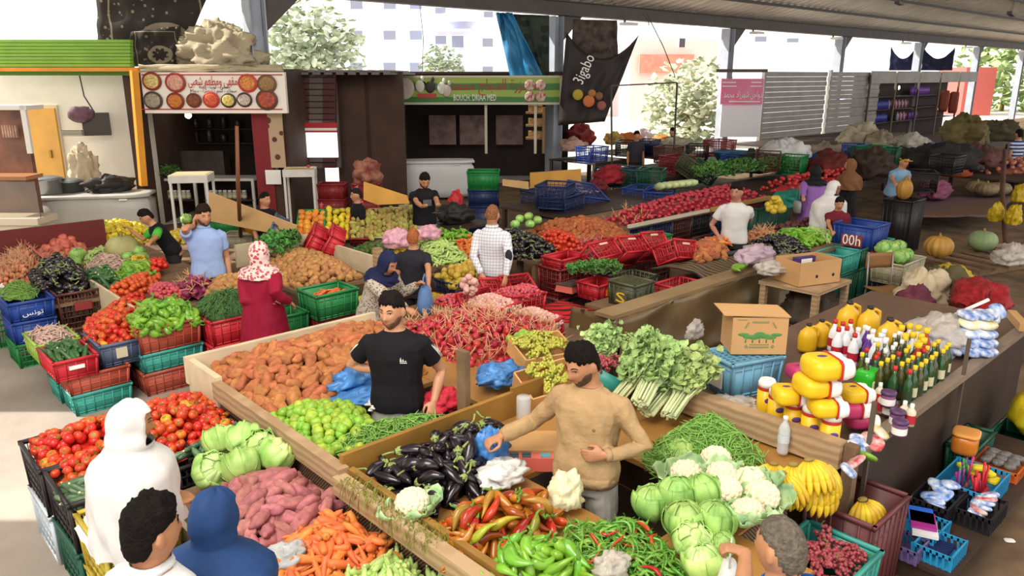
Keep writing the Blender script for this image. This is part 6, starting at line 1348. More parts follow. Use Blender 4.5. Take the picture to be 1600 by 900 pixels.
for (x, y, z, s, r, pk), l in zip(((1232, 628, 1.08, 1, -.75, PK), (1290, 647, 1.08, 1, -.75, PK), (1272, 615, 1.19, 1.15, -.6, PK), (1288, 588, 1.31, 1.25, -.6, PK), (1328, 648, .98, 1, -.7, PKP), (1342, 665, .88, .95, -.8, PKP), (1250, 590, 1.0, .9, -.5, PKP), (1335, 625, 1.08, .9, -.6, PK)), ('yellow twin paper pack lying on the upright rolls, left one', 'yellow twin paper pack lying on the upright rolls, right one', 'big yellow paper pack upon the two lying ones', 'topmost yellow paper pack of the pile', 'pink wrapped paper pack beside the yellow pile', 'lower pink wrapped paper pack at the counter level', 'pink wrapped pack behind the yellow pile', 'yellow paper pack with blue print by the green bottle pack')):
    o = put(pk, 'paper_pack', at(x, y, z), r, None, s); o.scale = (s * .8, s * .9, s * .95); tag(o, l, 'paper pack'); put(PM, 'printed_mark', None, 0, o)
# yellow jerrycans
jy = mat('jerrycan_yellow', 'e0b01c', .35, nz=(6, .08)); capd = mat('cap_dark', '2a2220', .4)
jb = MB().lathe([(.02, 0), (.085, .004), (.095, .03), (.095, .15), (.08, .2), (.04, .235), (.026, .25), (.026, .262)], 20); jb.v = [(x, y * .8, z) for x, y, z in jb.v]
JB = jb.mesh('jerrycan', jy); JH = MB().tube([(.0, 0, .24), (.05, 0, .25), (.1, 0, .225), (.108, 0, .16), (.09, 0, .11)], [.013, .014, .015, .014, .013], 8).mesh('handle', jy); JC = MB().lathe([(.024, .258), (.026, .262), (.026, .282), (.022, .285)], 12).mesh('cap', capd)
for (x, y, z, s), l in zip(((1260, 548, .87, .85), (1280, 541, .87, .85), (1322, 524, .92, 1.1), (1354, 530, .92, 1.05), (1384, 553, .9, 1.1)), ('yellow jerrycan beside the cardboard box, front one', 'yellow jerrycan beside the cardboard box, rear one', 'yellow jerrycan at the left of the upper three', 'yellow jerrycan in the middle of the upper three', 'yellow jerrycan at the right of the upper three')):
    o = put(JB, 'jerrycan', at(x, y, z), -.6 if s < 1 else -.4, None, s); tag(o, l, 'jerrycan'); put(JH, 'handle', None, 0, o); put(JC, 'cap', None, 0, o)
# bottles
def bottle_kit(name, prof, mb, mc, ml, cap=(.012, .03), lz=(.05, .12), nz_=None):
    top = prof[-1][1]; b = MB().lathe(prof, 14).mesh(name, mb); rr = max(r for r, z in prof) + .0012
    c = MB().lathe([(cap[0], top - .004), (cap[0] * 1.15, top), (cap[0] * 1.1, top + cap[1]), (cap[0] * .6, top + cap[1] + .002)], 10).mesh('cap', mc)
    l = MB().lathe([(rr, lz[0]), (rr, lz[1])], 14, 0, None, 0, 0, False).mesh('label', ml); return b, c, l
gol = mat('oil_glass', '4a4a16', .12, spec=.7, nz=(8, .2)); golg = mat('oil_glass_green', '1f4a22', .12, spec=.7); capy = mat('cap_yellow_bright', 'e6c11e', .4); capr = mat('cap_red', 'c0281f', .4); capw = mat('cap_white', 'e8e6e2', .4); lbl = mat('label_dark', '2c3a24', .5); lbw = mat('label_cream', 'cfc8a4', .5)
OP = [(.02, 0), (.031, .004), (.033, .02), (.033, .15), (.026, .185), (.0135, .215), (.0125, .25)]
OK_ = [bottle_kit('oil_bottle', OP, gol, capy, lbl, (.0135, .028)), bottle_kit('oil_bottle', OP, golg, capy, lbw, (.0135, .028)), bottle_kit('oil_bottle', OP, golg, capr, lbl, (.0135, .028)), bottle_kit('oil_bottle', OP, gol, capw, lbw, (.0135, .028))]
OL = ('olive oil bottle with a yellow cap among the rows on the counter', 'green glass bottle with a yellow cap among the rows on the counter', 'green glass bottle with a red cap among the rows on the counter', 'golden bottle with a white cap among the rows on the counter')
q = random.Random(5)
def stand(kit, p, label, cat, group, s=1., rz=0.):
    o = put(kit[0], kit[0].name.split('.')[0], p, rz, None, s); tag(o, label, cat, group); put(kit[1], 'cap', None, 0, o); put(kit[2], 'label', None, 0, o); return o
for i in range(9):
    for j in range(5):
        if j == 4 and i % 3 == 0: continue
        k = q.choice((0, 0, 1, 1, 2)) if j < 3 else q.choice((3, 2, 3, 0)); stand(OK_[k], (5.42 + i * .1 + q.uniform(-.012, .012), 1.76 + j * .095 + q.uniform(-.01, .01), .855), OL[k], 'bottle', ('yellow-capped olive bottles', 'yellow-capped green bottles', 'red-capped green bottles', 'white-capped golden bottles')[k])
wb = mat('bottle_white', 'e6e6ea', .35); pb_ = mat('bottle_purple', '5a2f86', .3); lb = mat('label_blue', '2c4fa0', .4); lr = mat('label_crimson', 'b8283a', .4); lp_ = mat('label_violet', '6a3a9a', .4); rb = mat('bottle_red', 'b8241f', .35)
DP = [(.025, 0), (.04, .004), (.042, .02), (.042, .15), (.03, .19), (.017, .22), (.016, .245)]
DK = [bottle_kit('detergent_bottle', DP, wb, capy, lb, (.022, .04), (.03, .11)), bottle_kit('detergent_bottle', DP, wb, capw, lp_, (.017, .03), (.03, .11)), bottle_kit('detergent_bottle', DP, pb_, capw, lp_, (.017, .03)), bottle_kit('detergent_bottle', DP, rb, capy, lr, (.022, .04)), bottle_kit('detergent_bottle', DP, wb, capr, lr, (.017, .03))]
DL = ('white detergent bottle with a yellow cap behind the oil bottles', 'white detergent bottle with a violet label near the jerrycans', 'purple detergent bottle near the jerrycans', 'red detergent bottle with a yellow cap', 'white bottle with a red trigger top before the jerrycans')
for k, pts in ((0, ((1402, 560), (1415, 557), (1428, 560), (1420, 572), (1408, 574), (1432, 575))), (1, ((1335, 562), (1346, 558), (1358, 565), (1370, 572), (1378, 580), (1362, 580), (1375, 565))), (2, ((1352, 575), (1350, 560))), (3, ((1441, 565), (1436, 582), (1428, 590))), (4, ((1300, 548), (1312, 552), (1324, 548), (1318, 560), (1330, 572), (1305, 562)))):
    for x, y in pts: stand(DK[k], at(x, y, .87), DL[k], 'bottle', DL[k])
gp = root('bottle_pack', 'bright green shrink-wrapped pack of bottles behind the paper rolls', 'pack', at(1355, 612, .87), -.2)
rbox(MB(), (0, 0, .09), (.2, .14, .18), 0, 6).build('wrapped_block', mat('pack_green', '2fae2c', .25, nz=(12, .2)), gp, None, 0, True)
rbox(MB(), (0, -.07, .08), (.12, .01, .07), 0, 6).build('pack_label', lbw, gp, None, 0, True)
jr = bottle_kit('jar', [(.03, 0), (.045, .004), (.046, .02), (.046, .075), (.04, .085)], mat('jar_plum', '7a4a70', .3), mat('jar_lid', '54345c', .4), wht, (.044, .022), (.015, .06))
for (x, y, z), l in zip(((1388, 648, .87), (1400, 664, .87), (1404, 680, .87), (1386, 634, .95)), ('plum jar with a purple lid before the oil bottles, left one', 'plum jar with a purple lid in the middle before the oil bottles', 'plum jar with a purple lid nearest the front ledge', 'plum jar standing on the left jar')): stand(jr, at(x, y, z), l, 'jar', None)
pw = bottle_kit('pump_bottle', [(.02, 0), (.028, .003), (.03, .1), (.012, .125)], mat('pump_cream', 'd9c9b0', .4), capw, lr, (.012, .03), (.02, .08))
for i, (x, y) in enumerate(((1376, 645), (1410, 660), (1421, 665), (1372, 630))): stand(pw, at(x, y, .87), ('cream pump bottle left of the plum jars', 'cream pump bottle between the jars and the oil bottles', 'cream pump bottle by the front ledge', 'cream pump bottle behind the plum jars')[i], 'bottle', None)
# packets
pkm = [mat('packet_blue', '2e6fc0', .3, nz=(13, .25), col2='dfe6ee'), mat('packet_white', 'dfe3e8', .3, nz=(16, .35), col2='3a6ab8'), mat('packet_yellow', 'd9c24a', .3, nz=(13, .2), col2='eeeae0'), mat('packet_red', 'b8283a', .3, nz=(14, .25), col2='d9c9c0'), mat('packet_lime', '7aa83a', .3, nz=(14, .25))]
PKT = []
for i, m in enumerate(pkm):
    b = MB(); rbox(b, (0, 0, 0), (.24, .17, .06), 0, 3.2, 20, 10); PKT.append(b.mesh('packet', m))
def packet(k, p, rot, label, s=1., group=None): tag(put(PKT[k], 'packet', p, rot, None, s), label, 'packet', group)
for i in range(11): 
    p = at(1445 + i * 12, 578 - i * 9, .9 + .0 * i); packet(i % 2, p + Vector((0, .03, 0)), (.9, .1 * (i % 3), -.2), 'blue and white packet standing along the front of the packet heap', 1.0, 'blue and white packets along the front')
for i in range(10):
    p = at(1518 + (i % 2) * 20, 548 - (i // 2) * 14, .92 + .06 * (i // 2)); packet((1, 1, 0, 2, 1)[i // 2], p, (.15, .1, -.3 + .2 * (i % 2)), 'soft white printed packet in the leaning pile by the white rod', 1.05, 'soft packets in the leaning pile')
for i in range(8): 
    p = at(1448 + (i % 4) * 18, 545 - (i // 4) * 18, .92); packet((0, 1)[i % 2], p, (.5, .2, .3 * i), 'blue and white packet in clear film beside the bottles', 1.0, 'packets in clear film beside the bottles')
for (x, y, k), l in zip(((1336, 700, 0), (1344, 690, 1), (1335, 722, 3), (1352, 712, 4), (1362, 690, 3), (1376, 676, 2), (1326, 735, 1)), ('blue packet at the near end of the ledge', 'white and blue packet behind the blue one at the near end', 'red packet hanging at the ledge end', 'lime green packet at the ledge end', 'red packet beside the lime one', 'yellowish packet under the plum jars', 'white packet lowest at the ledge end')): packet(k, at(x, y, .9), (.6, .3, x), l, .62)
rumple('plastic_film', at(1470, 535, .92), (.35, .25, .16), film_c, 'clear film sheet over packets beside the yellow-capped bottles', 'film', 31, rz=.2)
tag(MB().bar(at(1462, 505, 1.05), at(1545, 468, 1.25), .02).build('white_rod', m_white), 'white rod lying across the packet heap', 'rod')
tag(MB().bar(at(1580, 490, 1.0), at(1600, 512, .98), .07).build('cardboard_tube', mat('cardboard', 'b98f5c', .7)), 'pale tube at the far end of the packet heap', 'tube')
# ---- sky-blue crate and cardboard box
SC = crate('sky', 4.86, 2.72, .855, 'sky blue crate with a pale label under the cardboard box', 'panel', L=.33, W=.46, H=.27, center=True, rz=-.34 - math.pi / 2, panel=(mat('label_pale', 'd9d0c4', .6), .14, .12, .12))
lattice_top(SC, .33, .46, .27, mat('crate_sky', '')); cb = mat('cardboard_tan', 'c79a66', .75, nz=(3, .08)); cbi = mat('cardboard_inner', '9a7040', .8)
bx = root('cardboard_box', 'closed cardboard box with a green leaf print on the sky blue crate', 'box', (4.98, 2.72, 1.145), CRZ)
MB().box((0, 0, .14), (.4, .28, .28)).build('box_body', cb, bx)
f = MB().slab(lambda u, v: (-.27 + .48 * u, -.15 + .3 * v, .285 + .015 * (1 - u) + .004 * math.sin(v * 3)), 6, 6, .006); f.build('lid_flap', cb, bx, None, 0)
gr = mat('print_green', '4f8a4a', .6); b = MB()
for i in range(7): b.ball(((i - 3) * .04, -.141, .14 + .012 * math.cos(i * 2)), (.04, .002, .022 - .003 * abs(i - 3)), 10, 6)
for i in range(5): b.box(((i - 2) * .05, -.141, .11), (.008, .003, .04))
b.build('leaf_print', gr, bx, None, 0, True)
olv = mat('print_olive', '8a8458', .6)
for x0, z0, x1, z1, w_ in ((-.06, .245, .06, .245, .014), (-.07, .075, .07, .075, .008), (-.07, .055, .07, .055, .012), (-.11, .2, -.085, .245, .012), (.085, .245, .115, .2, .012), (-.1, .07, -.085, .05, .02), (.09, .05, .105, .07, .02), (-.17, .265, -.1, .262, .006)): MB().bar((x0, -.141, z0), (x1, -.141, z1), .003, w_).build('printed_line', olv, bx)
# ---- goods in trays along the foot of the stall
def tray(label, x, y, z, L, W, H, m, rz=0, holes=True):
    t = root('tray', label, 'tray', (x, y, z), rz); MB().box((0, 0, .005), (L, W, .01)).build('base', m, t); b = MB()
    for s in (-1, 1):
        b.box((0, s * W / 2, H * .9), (L, .012, H * .22)); b.box((s * L / 2, 0, H * .9), (.012, W, H * .22))
        n = int(L / .035)
        for i in range(n + 1): b.bar((-L / 2 + L * i / n, s * W / 2, 0), (-L / 2 + L * i / n + .012, s * W / 2, H), .012)
        n = int(W / .035)
        for i in range(n + 1): b.bar((s * L / 2, -W / 2 + W * i / n, 0), (s * L / 2, -W / 2 + W * i / n + .012, H), .012)
    b.build('lattice_side', m, t); return t
blk = mat('tray_black', '1f1d20', .45); blu = mat('tray_blue', '2a8fc0', .4); navyp = mat('tray_navy', '2a3f86', .4); lil = mat('tray_lilac', '6a5a8a', .4)
low = root('low_stand', 'long low stand carrying trays of household goods along the stall foot', 'stand', (0, 0, 0))
part('stand_top', dkw, MB().box((5.9, 1.36, .14), (2.4, .48, .03)), low)
for x in (4.75, 5.9, 7.0): part('leg', dkw, MB().box((x, 1.36, .06), (.05, .4, .12)), low)
tray('bright blue lattice basket of coloured brushes', 5.86, 1.38, .155, .48, .34, .14, blu)
tray('black crate of blue packets below the blue basket', 5.4, 1.46, .155, .34, .24, .14, blk); tray('black crate of pale printed packets at the aisle edge', 5.52, 1.22, .155, .34, .22, .12, blk)
tray('blue tray with notebooks on it', 5.02, 1.44, .155, .3, .28, .1, blu); tray('small sky blue tray of dark combs', 4.88, 1.26, .155, .26, .22, .1, blu); tray('lilac tray at the near end of the low stand', 4.76, 1.42, .155, .2, .2, .09, lil)
tray('orange tray of grey scouring pads', 6.42, 1.34, .155, .34, .3, .08, mat('tray_orange', 'c8622a', .45))
br_c = [('red', 'c81f2c'), ('purple', '7a2f8a'), ('green', '2a8a3a'), ('magenta', 'b8307a')]
for i in range(22):
    c, hx = br_c[0 if i < 11 else 1 + (i - 11) % 3]; x = 5.68 + (i % 11) * .026; y = 1.3 + (i // 11) * .12; d = Vector((R.uniform(-.3, .2), R.uniform(-.1, .2), 1)).normalized(); p = Vector((x, y, .17))
    o = root('brush', c + ' plastic handled brush standing in the blue basket', 'brush', p, 0, c + ' brushes in the blue basket'); m = mat('plastic_' + c, hx, .3)
    MB().tube([(0, 0, 0), d * .12, d * R.uniform(.2, .27)], [.008, .007, .009], 6).build('handle', m, o, None, 0, True); MB().ball((0, 0, .02), (.02, .018, .03), 8, 6).build('head', m, o, None, 0, True)
for i in range(5): tag(rbox(MB(), (0, 0, 0), (.11, .07, .03), 0, 6).build('sponge', mat('sponge_yellow', 'e3d02c', .8), None, (6.0 + .03 * (i % 2), 1.28 + .05 * i, .25 + .03 * (i % 3)), i, True), 'yellow sponge at the end of the blue basket', 'sponge', 'yellow sponges in the blue basket')
for i in range(7): packet(0, (5.3 + .04 * i, 1.46 + .03 * (i % 3 - 1), .26 + .012 * i), (.1, .2, i), 'blue packet in the black crate below the basket', .62, 'blue packets in the black crate')
for i in range(6): packet((1, 3, 1)[i % 3], (5.42 + .045 * i, 1.22, .25 + .008 * i), (.3, .2, i * .5), 'pale printed packet in the black crate at the aisle edge', .6, 'printed packets in the aisle crate')
for i, (hx, l) in enumerate((('2a62c8', 'bright blue notebook on the blue tray'), ('a02a86', 'magenta notebook on top of the blue one'), ('e4e2e0', 'white block lying under the magenta notebook'))): tag(MB().box((5.04 - .05 * i, 1.44 - .03 * i, .27 + .022 * (2 - i if i else 1)), (.2, .15, .02), 0, .4).build('notebook', mat('cover_' + hx, hx, .4)), l, 'notebook')
for i in range(8): tag(MB().box((4.82 + .022 * i, 1.26, .2), (.012, .12, .03), 0, .2).build('comb', mat('comb_navy', '1f2a5a', .4)), 'dark blue comb in the small sky blue tray', 'comb', 'combs in the sky blue tray')
for i in range(9): tag(MB().ball((0, 0, 0), (.05, .045, .03), 10, 7, fn=lambda p: 1 + .25 * nz3(p * 4)).build('scouring_pad', mat('pad_grey', '6f6a66', .5, nz=(40, .4)), None, (6.32 + .09 * (i % 3), 1.26 + .08 * (i // 3), .25), i, True), 'grey scouring pad in the orange tray', 'scouring pad', 'scouring pads in the orange tray')
o = rbox(MB(), (0, 0, .08), (.2, .18, .16), 0, 5).build('container', mat('container_orange', 'd07a2c', .25, nz=(5, .2)), None, (6.2, 1.55, .3), .2, True); tag(o, 'orange plastic container standing behind the yellow sponges', 'container'); rbox(MB(), (0, 0, .165), (.21, .19, .03), 0, 5).build('lid', mat('container_lid', 'e09a4c', .25), o, None, 0, True)
crate('dgreen', 6.3, 1.5, 0, 'dark green crate under the orange container', 'solid', L=.5, W=.2, H=.28)
ybag = root('yellow_sack', 'bright yellow sack with brown straps at the aisle end of the stall', 'sack', (7.45, 1.4, .12), .2); ybag.scale = (.85,) * 3; yb = mat('sack_yellow', 'c8b41c', .5, nz=(5, .15), bump=.2)
MB().ball((0, 0, .2), (.3, .2, .22), 24, 14, fn=lambda p: 1 + .18 * nz3(p * 2.2)).build('sack_body', yb, ybag, None, 0, True); MB().tube([(-.14, 0, .38), (0, .02, .47), (.16, 0, .4)], [.05, .035, .06], 8).build('sack_neck', yb, ybag, None, 0, True)
for s in (.02, .12): MB().tube([(s, -.16, .36), (s + .01, -.235, .2), (s + .02, -.2, .05)], .018, 6).build('strap', mat('strap_brown', '5a4a24', .7), ybag, None, 0, True)
crate('dgreen', 7.1, 1.25, 0, 'dark green crate under the yellow sack', 'solid', L=.5, W=.36, H=.14)
for i, (x, y) in enumerate(((1577, 845), (1430, 893), (1500, 860))): tag(rbox(MB(), (0, 0, .004), (.05, .07, .008), 0, 4).build('scrap', m_white if i == 0 else mat('scrap_grey', '8a7f70', .8), None, at(x, y, .002), .7 + i, True), ('white paper scrap lying on the brown aisle floor', 'grey scrap at the near edge of the aisle', 'grey scrap in the middle of the aisle')[i], 'scrap')
wbt = bottle_kit('water_bottle', [(.02, 0), (.034, .003), (.036, .02), (.034, .06), (.036, .1), (.035, .17), (.02, .205), (.013, .215), (.013, .235)], mat('clear_plastic', 'eef2f4', .15, alpha=.4, spec=.6), capw, mat('label_clear', 'cfd6dc', .3), (.014, .016), (.08, .13))
stand(wbt, at(1222, 708, .82), 'clear plastic water bottle on the plank behind the bananas', 'bottle', None)
wc = root('jar_of_straws', 'clear plastic jar behind the grape box at the divider board', 'jar', at(818, 655, .82)); MB().lathe([(.03, 0), (.05, .004), (.05, .16), (.045, .17)], 16).build('jar_body', mat('clear_plastic', ''), wc, None, 0, True)
# ---- chair, side table and open box behind the goods stall
ch = root('chair', 'old metal-framed chair with a worn wooden seat beside the open cardboard box', 'chair', at(1392, 455, 0) * 0 + Vector((10.0, 3.65, 0)), 2.6); cm = mat('chair_steel', '8a847c', .4, metal=.5); cw_ = mat('chair_wood', '8a6238', .5, nz=(5, .2))
MB().slab(lambda u, v: ((u - .5) * .42, (v - .5) * .4, .45 - .02 * math.sin(u * 3.14)), 8, 8, .018).build('seat', cw_, ch, None, 0, True); MB().slab(lambda u, v: ((u - .5) * .4, -.22 - .03 * math.sin(u * 3.14), .68 + .2 * v), 8, 4, .016).build('backrest', cw_, ch, None, 0, True)
for sx_ in (-1, 1):
    MB().tube([(sx_ * .19, .2, 0), (sx_ * .18, .18, .44), (sx_ * .17, -.1, .44)], .012, 8).build('leg', cm, ch, None, 0, True); MB().tube([(sx_ * .19, -.26, 0), (sx_ * .18, -.18, .44), (sx_ * .18, -.22, .9)], .012, 8).build('leg', cm, ch, None, 0, True)
table('small worn table under the open cardboard box', 8.25, 9.1, 3.75, 4.5, .72, wood, name='side_table')
ob = root('cardboard_box', 'open cardboard box with a purple packet inside on the small table', 'box', (8.65, 4.1, .73), -.35)
b = MB(); b.box((0, 0, .006), (.62, .4, .012))
for s in (-1, 1): b.box((0, s * .2, .14), (.62, .01, .28)); b.box((s * .31, 0, .14), (.01, .4, .28))
b.build('box_body', cb, ob)
for hx in (-.05, .2): tag(MB().ball((hx, -.207, .1), (.02, .004, .02), 8, 6).build('hand_hole', mat('hole_dark', '2a1f18', .9), ob), None)
o = MB().box((8.7, 4.18, .93), (.3, .06, .14), 0, -.35).build('packet', mat('packet_purple', '4a2f6e', .4)); tag(o, 'purple packet standing in the open cardboard box', 'packet'); tag(MB().box((8.69, 4.14, .95), (.16, .01, .06), 0, -.35).build('packet_label', m_white, o), None)
rumple('sack', at(1440, 478, .3), (.38, .3, .32), mat('sack_cream', 'c9b898', .8, nz=(4, .15)), 'cream sack slumped behind the yellow-capped bottles', 'sack', 40); rumple('sack', at(1425, 490, .4), (.3, .2, .22), mat('sack_maroon', '6a2c3e', .8, nz=(4, .2)), 'maroon net sack leaning on the cream one', 'sack', 41)
rumple('sack', at(1265, 500, .2), (.42, .32, .28), mat('sack_taupe', '4a3c30', .8, nz=(4, .2)), 'taupe sack on the floor behind the cardboard box', 'sack', 42)
rumple('net_sack', at(1532, 480, .5), (.7, .3, .2), mat('net_red', 'a01c22', .7, nz=(20, .4), bump=.5), 'heap of red net beyond the packets', 'net', 43, rz=.4); rumple('cloth', at(1478, 450, .4), (.55, .28, .2), mat('cloth_yellow', 'b89a1c', .7, nz=(4, .2)), 'yellow cloth heap on the floor behind the stall', 'cloth', 44)
rumple('sack', at(1470, 470, .3), (.35, .3, .3), mat('sack_olive', '5a5434', .8, nz=(4, .2)), 'olive sack between the cream sack and the red net', 'sack', 45); rumple('plastic_bag', at(1580, 410, .3), (.35, .25, .2), film_c, 'clear plastic bag beyond the green pumpkin', 'bag', 46)
# pumpkin corner
crate('cream', 11.0, 3.85, .25, 'cream slotted crate of pale cabbages before the ochre pumpkin', 'rib', L=.8, W=.45, H=.3); crate('black', 11.05, 3.86, 0, 'black crate under the cream cabbage crate', 'solid', L=.7, W=.42, H=.25)
for i in range(8): single('small_cabbage', (11.2 + .13 * (i % 3), 4.0 + .12 * (i // 3), .62 + .1 * (i // 4)), ('pale cabbage in the cream crate, front left', 'pale cabbage in the cream crate, front middle', 'pale cabbage in the cream crate, front right', 'pale cabbage in the cream crate, middle left', 'pale cabbage at the centre of the cream crate', 'pale cabbage in the cream crate, middle right', 'pale cabbage at the back of the cream crate', 'topmost pale cabbage of the cream crate')[i], 'cabbage', None, 1.5)
pump('ochre_pumpkin', at(1464, 402, .3), 'ochre ribbed pumpkin beside the cream cabbage crate', 1.12); pump('green_pumpkin', at(1533, 392, .15), 'big flat green pumpkin near the leaning pole', 1.18)
pump('tall_pumpkin', at(1411, 312, .95), 'tall ochre pumpkin before the man in the yellow cap', 1.0); crate('black', 14.3, 5.0, 0, 'black crate stand under the tall pumpkin', 'solid', L=.6, W=.5, H=.94)
for i, (x, y) in enumerate(((1540, 306), (1560, 305), (1525, 303))): pump('grey_pumpkin', at(x, y, .4), ('grey brown pumpkin at the end of the purple sheet', 'grey brown pumpkin right of its twin by the pole', 'grey brown pumpkin left of the others on the purple sheet')[i], 1.5)
tag(MB().slab(lambda u, v: tuple(at(1440 + 150 * u - 40 * v, 305 + 34 * v, .35) + Vector((0, 0, .03 * nz3((u * 6, v * 5, 0))))), 12, 8, .01).build('ground_sheet', mat('sheet_purple', '5c4250', .8, nz=(1, .3), col2='6a4f34'), None, None, 0, True), 'purple brown sheet spread out beyond the pumpkins', 'sheet')
tag(MB().tube([at(1573, 395, .0), at(1566, 300, .9), at(1570, 235, 1.6)], [.05, .045, .04], 8).build('pole', mat('pole_bark', '5a3a2c', .8, nz=(6, .3)), None, None, 0, True), 'crooked wooden pole with yellow bags tied to it', 'pole')
for i, (x, y) in enumerate(((1555, 345), (1582, 350), (1590, 315))): rumple('plastic_bag', at(x, y, .5), (.17, .13, .24), mat('bag_yellow', 'c8a81c', .5, nz=(4, .2)), ('yellow bag hanging left of the crooked pole', 'yellow bag hanging right of the crooked pole', 'yellow bag on the ledge beyond the pole')[i], 'bag', 50 + i)
pal = root('pallet', 'broken slatted pallet on the floor under the green pumpkin', 'pallet', at(1535, 412, .0), -.3)
for i in range(6): MB().box((-.9 + .36 * i, 0, .1), (.16, 1.2, .03)).build('slat', wood_d, pal)
for s in (-1, 1): MB().box((0, s * .5, .045), (2.1, .09, .08)).build('beam', wood_d, pal)
for i, (x, y, w) in enumerate(((1500, 430, .9), (1450, 425, .5), (1570, 385, 1.2))): tag(MB().box(at(x, y, .03), (w, .3, .04), 0, .3 + i).build('loose_board', wood if i == 2 else wood_d), ('loose board on the floor before the pallet', 'short loose board by the cream crate', 'pale long board beyond the green pumpkin')[i], 'board')
# ------------------------------------------------------------ left back: mixed heaps, freezers, cafe
table('low rack under the onions and turnips at the left edge', 1.5, 3.9, 9.95, 12.5, .62, wood_d) if 0 else None
def ph(kind, z, rise, pts, label, cat, group, **k): heap(kind, T(z, *pts), z, rise, label, cat, group, **k)
ph('brown_onion', .66, .14, ((0, 415), (30, 395), (75, 405), (60, 440), (0, 440)), 'pale brown onion at the left edge behind the round eggplants', 'onion', 'brown onions at the left edge')
ph('round_eggplant', .74, .18, ((48, 430), (95, 408), (133, 425), (135, 450), (60, 455)), 'round glossy black eggplant in the brown lattice crate', 'eggplant', 'round eggplants in the brown crate')
ph('green_bean', .74, .08, ((0, 455), (30, 440), (62, 455), (50, 466), (0, 466)), 'green bean in the cobalt blue crate', 'green bean', 'green beans in the blue crate', d=.03, cap=300)
ph('pink_turnip', .64, .14, ((62, 400), (80, 378), (130, 370), (130, 392), (90, 410)), 'pink turnip beside the red cloth', 'turnip', 'pink turnips by the red cloth', s=1.2)
ph('dark_lime', .64, .08, ((62, 378), (90, 368), (105, 375), (75, 385)), 'dark small fruit behind the pink turnips', 'fruit', 'dark fruit behind the turnips', item='dark_plum')
ph('lemon', .64, .14, ((95, 370), (130, 356), (215, 350), (260, 372), (215, 375), (140, 378)), 'yellow lemon in the long heap before the left chest freezer', 'lemon', 'lemons before the chest freezer', s=1.2, d=.062)
ph('pear_yellow', .7, .08, ((262, 372), (285, 362), (290, 378), (268, 380)), 'yellow fruit behind the boy in green', 'pear', 'yellow fruit behind the boy in green')
ph('green_courgette', .66, .1, ((132, 432), (175, 425), (190, 445), (150, 455)), 'dark green courgette beside the small white beans', 'courgette', 'dark courgettes by the white beans', s=1.2)
ph('mottled_bean', .68, .12, ((135, 415), (180, 395), (205, 410), (190, 430), (150, 430)), 'pale yellow bean pod in the heap before the ribbed melon', 'bean', 'pale bean pods before the melon', d=.03, s=1.2)
ph('courgette', .68, .12, ((130, 410), (160, 392), (175, 400), (145, 418)), 'light green courgette by the cabbage heads', 'courgette', 'light courgettes by the melon')
ph('green_pepper', .68, .1, ((178, 432), (205, 415), (245, 420), (235, 432), (195, 440)), 'green pepper in front of the small cabbages', 'pepper', 'green peppers before the small cabbages')
ph('yellow_pepper', .72, .08, ((200, 410), (225, 404), (232, 414), (208, 418)), 'yellow pepper beside the small red heap', 'pepper', 'yellow peppers beside the melon')
ph('tomato', .72, .08, ((228, 415), (255, 408), (262, 420), (238, 424)), 'red tomato right of the yellow peppers', 'tomato', 'tomatoes right of the yellow peppers')
ph('tomato', .68, .1, ((165, 460), (200, 440), (250, 432), (240, 450), (190, 470)), 'tomato in the upper strip behind the green peppers', 'tomato', 'tomatoes behind the green pepper crate')
pump('ribbed_melon', at(194, 408, .66), 'big pale ribbed melon in the middle of the left heaps', 1.35, .3, None, 'melon')
for i, (x, y, z) in enumerate(((113, 412, .72), (100, 418, .72), (122, 398, .7))): single('cabbage', at(x, y, z), ('pale cabbage head left of the bean pods', 'pale cabbage head behind the round eggplants', 'pale cabbage head above the light courgettes')[i], 'cabbage', None, 1.15)
for i, (x, y, z) in enumerate(((199, 402, .76), (217, 393, .8), (222, 402, .78))): single('small_cabbage', at(x, y, z), ('small pale gourd left of the boy in green', 'small pale gourd at the elbow of the boy in green', 'small pale gourd under the hand of the boy in green')[i], 'gourd', None, 1.2)
single('cabbage', at(60, 365, .8), 'green cabbage standing alone at the foot of the left freezer', 'cabbage', None, 1.4); single('cabbage', at(155, 352, .8), 'green cabbage on the lemon heap', 'cabbage', None, 1.1)
single('cabbage', at(291, 342, .72), 'green cabbage behind the man in light blue', 'cabbage', None, 1.0)
tag(MB().slab(lambda u, v: tuple(at(38 + 34 * u, 378 + 28 * u, .86 - .16 * v)), 6, 4, .02).build('red_board', mat('board_red', 'c01f1f', .5)), 'bright red board slanting between the onions and turnips', 'board')
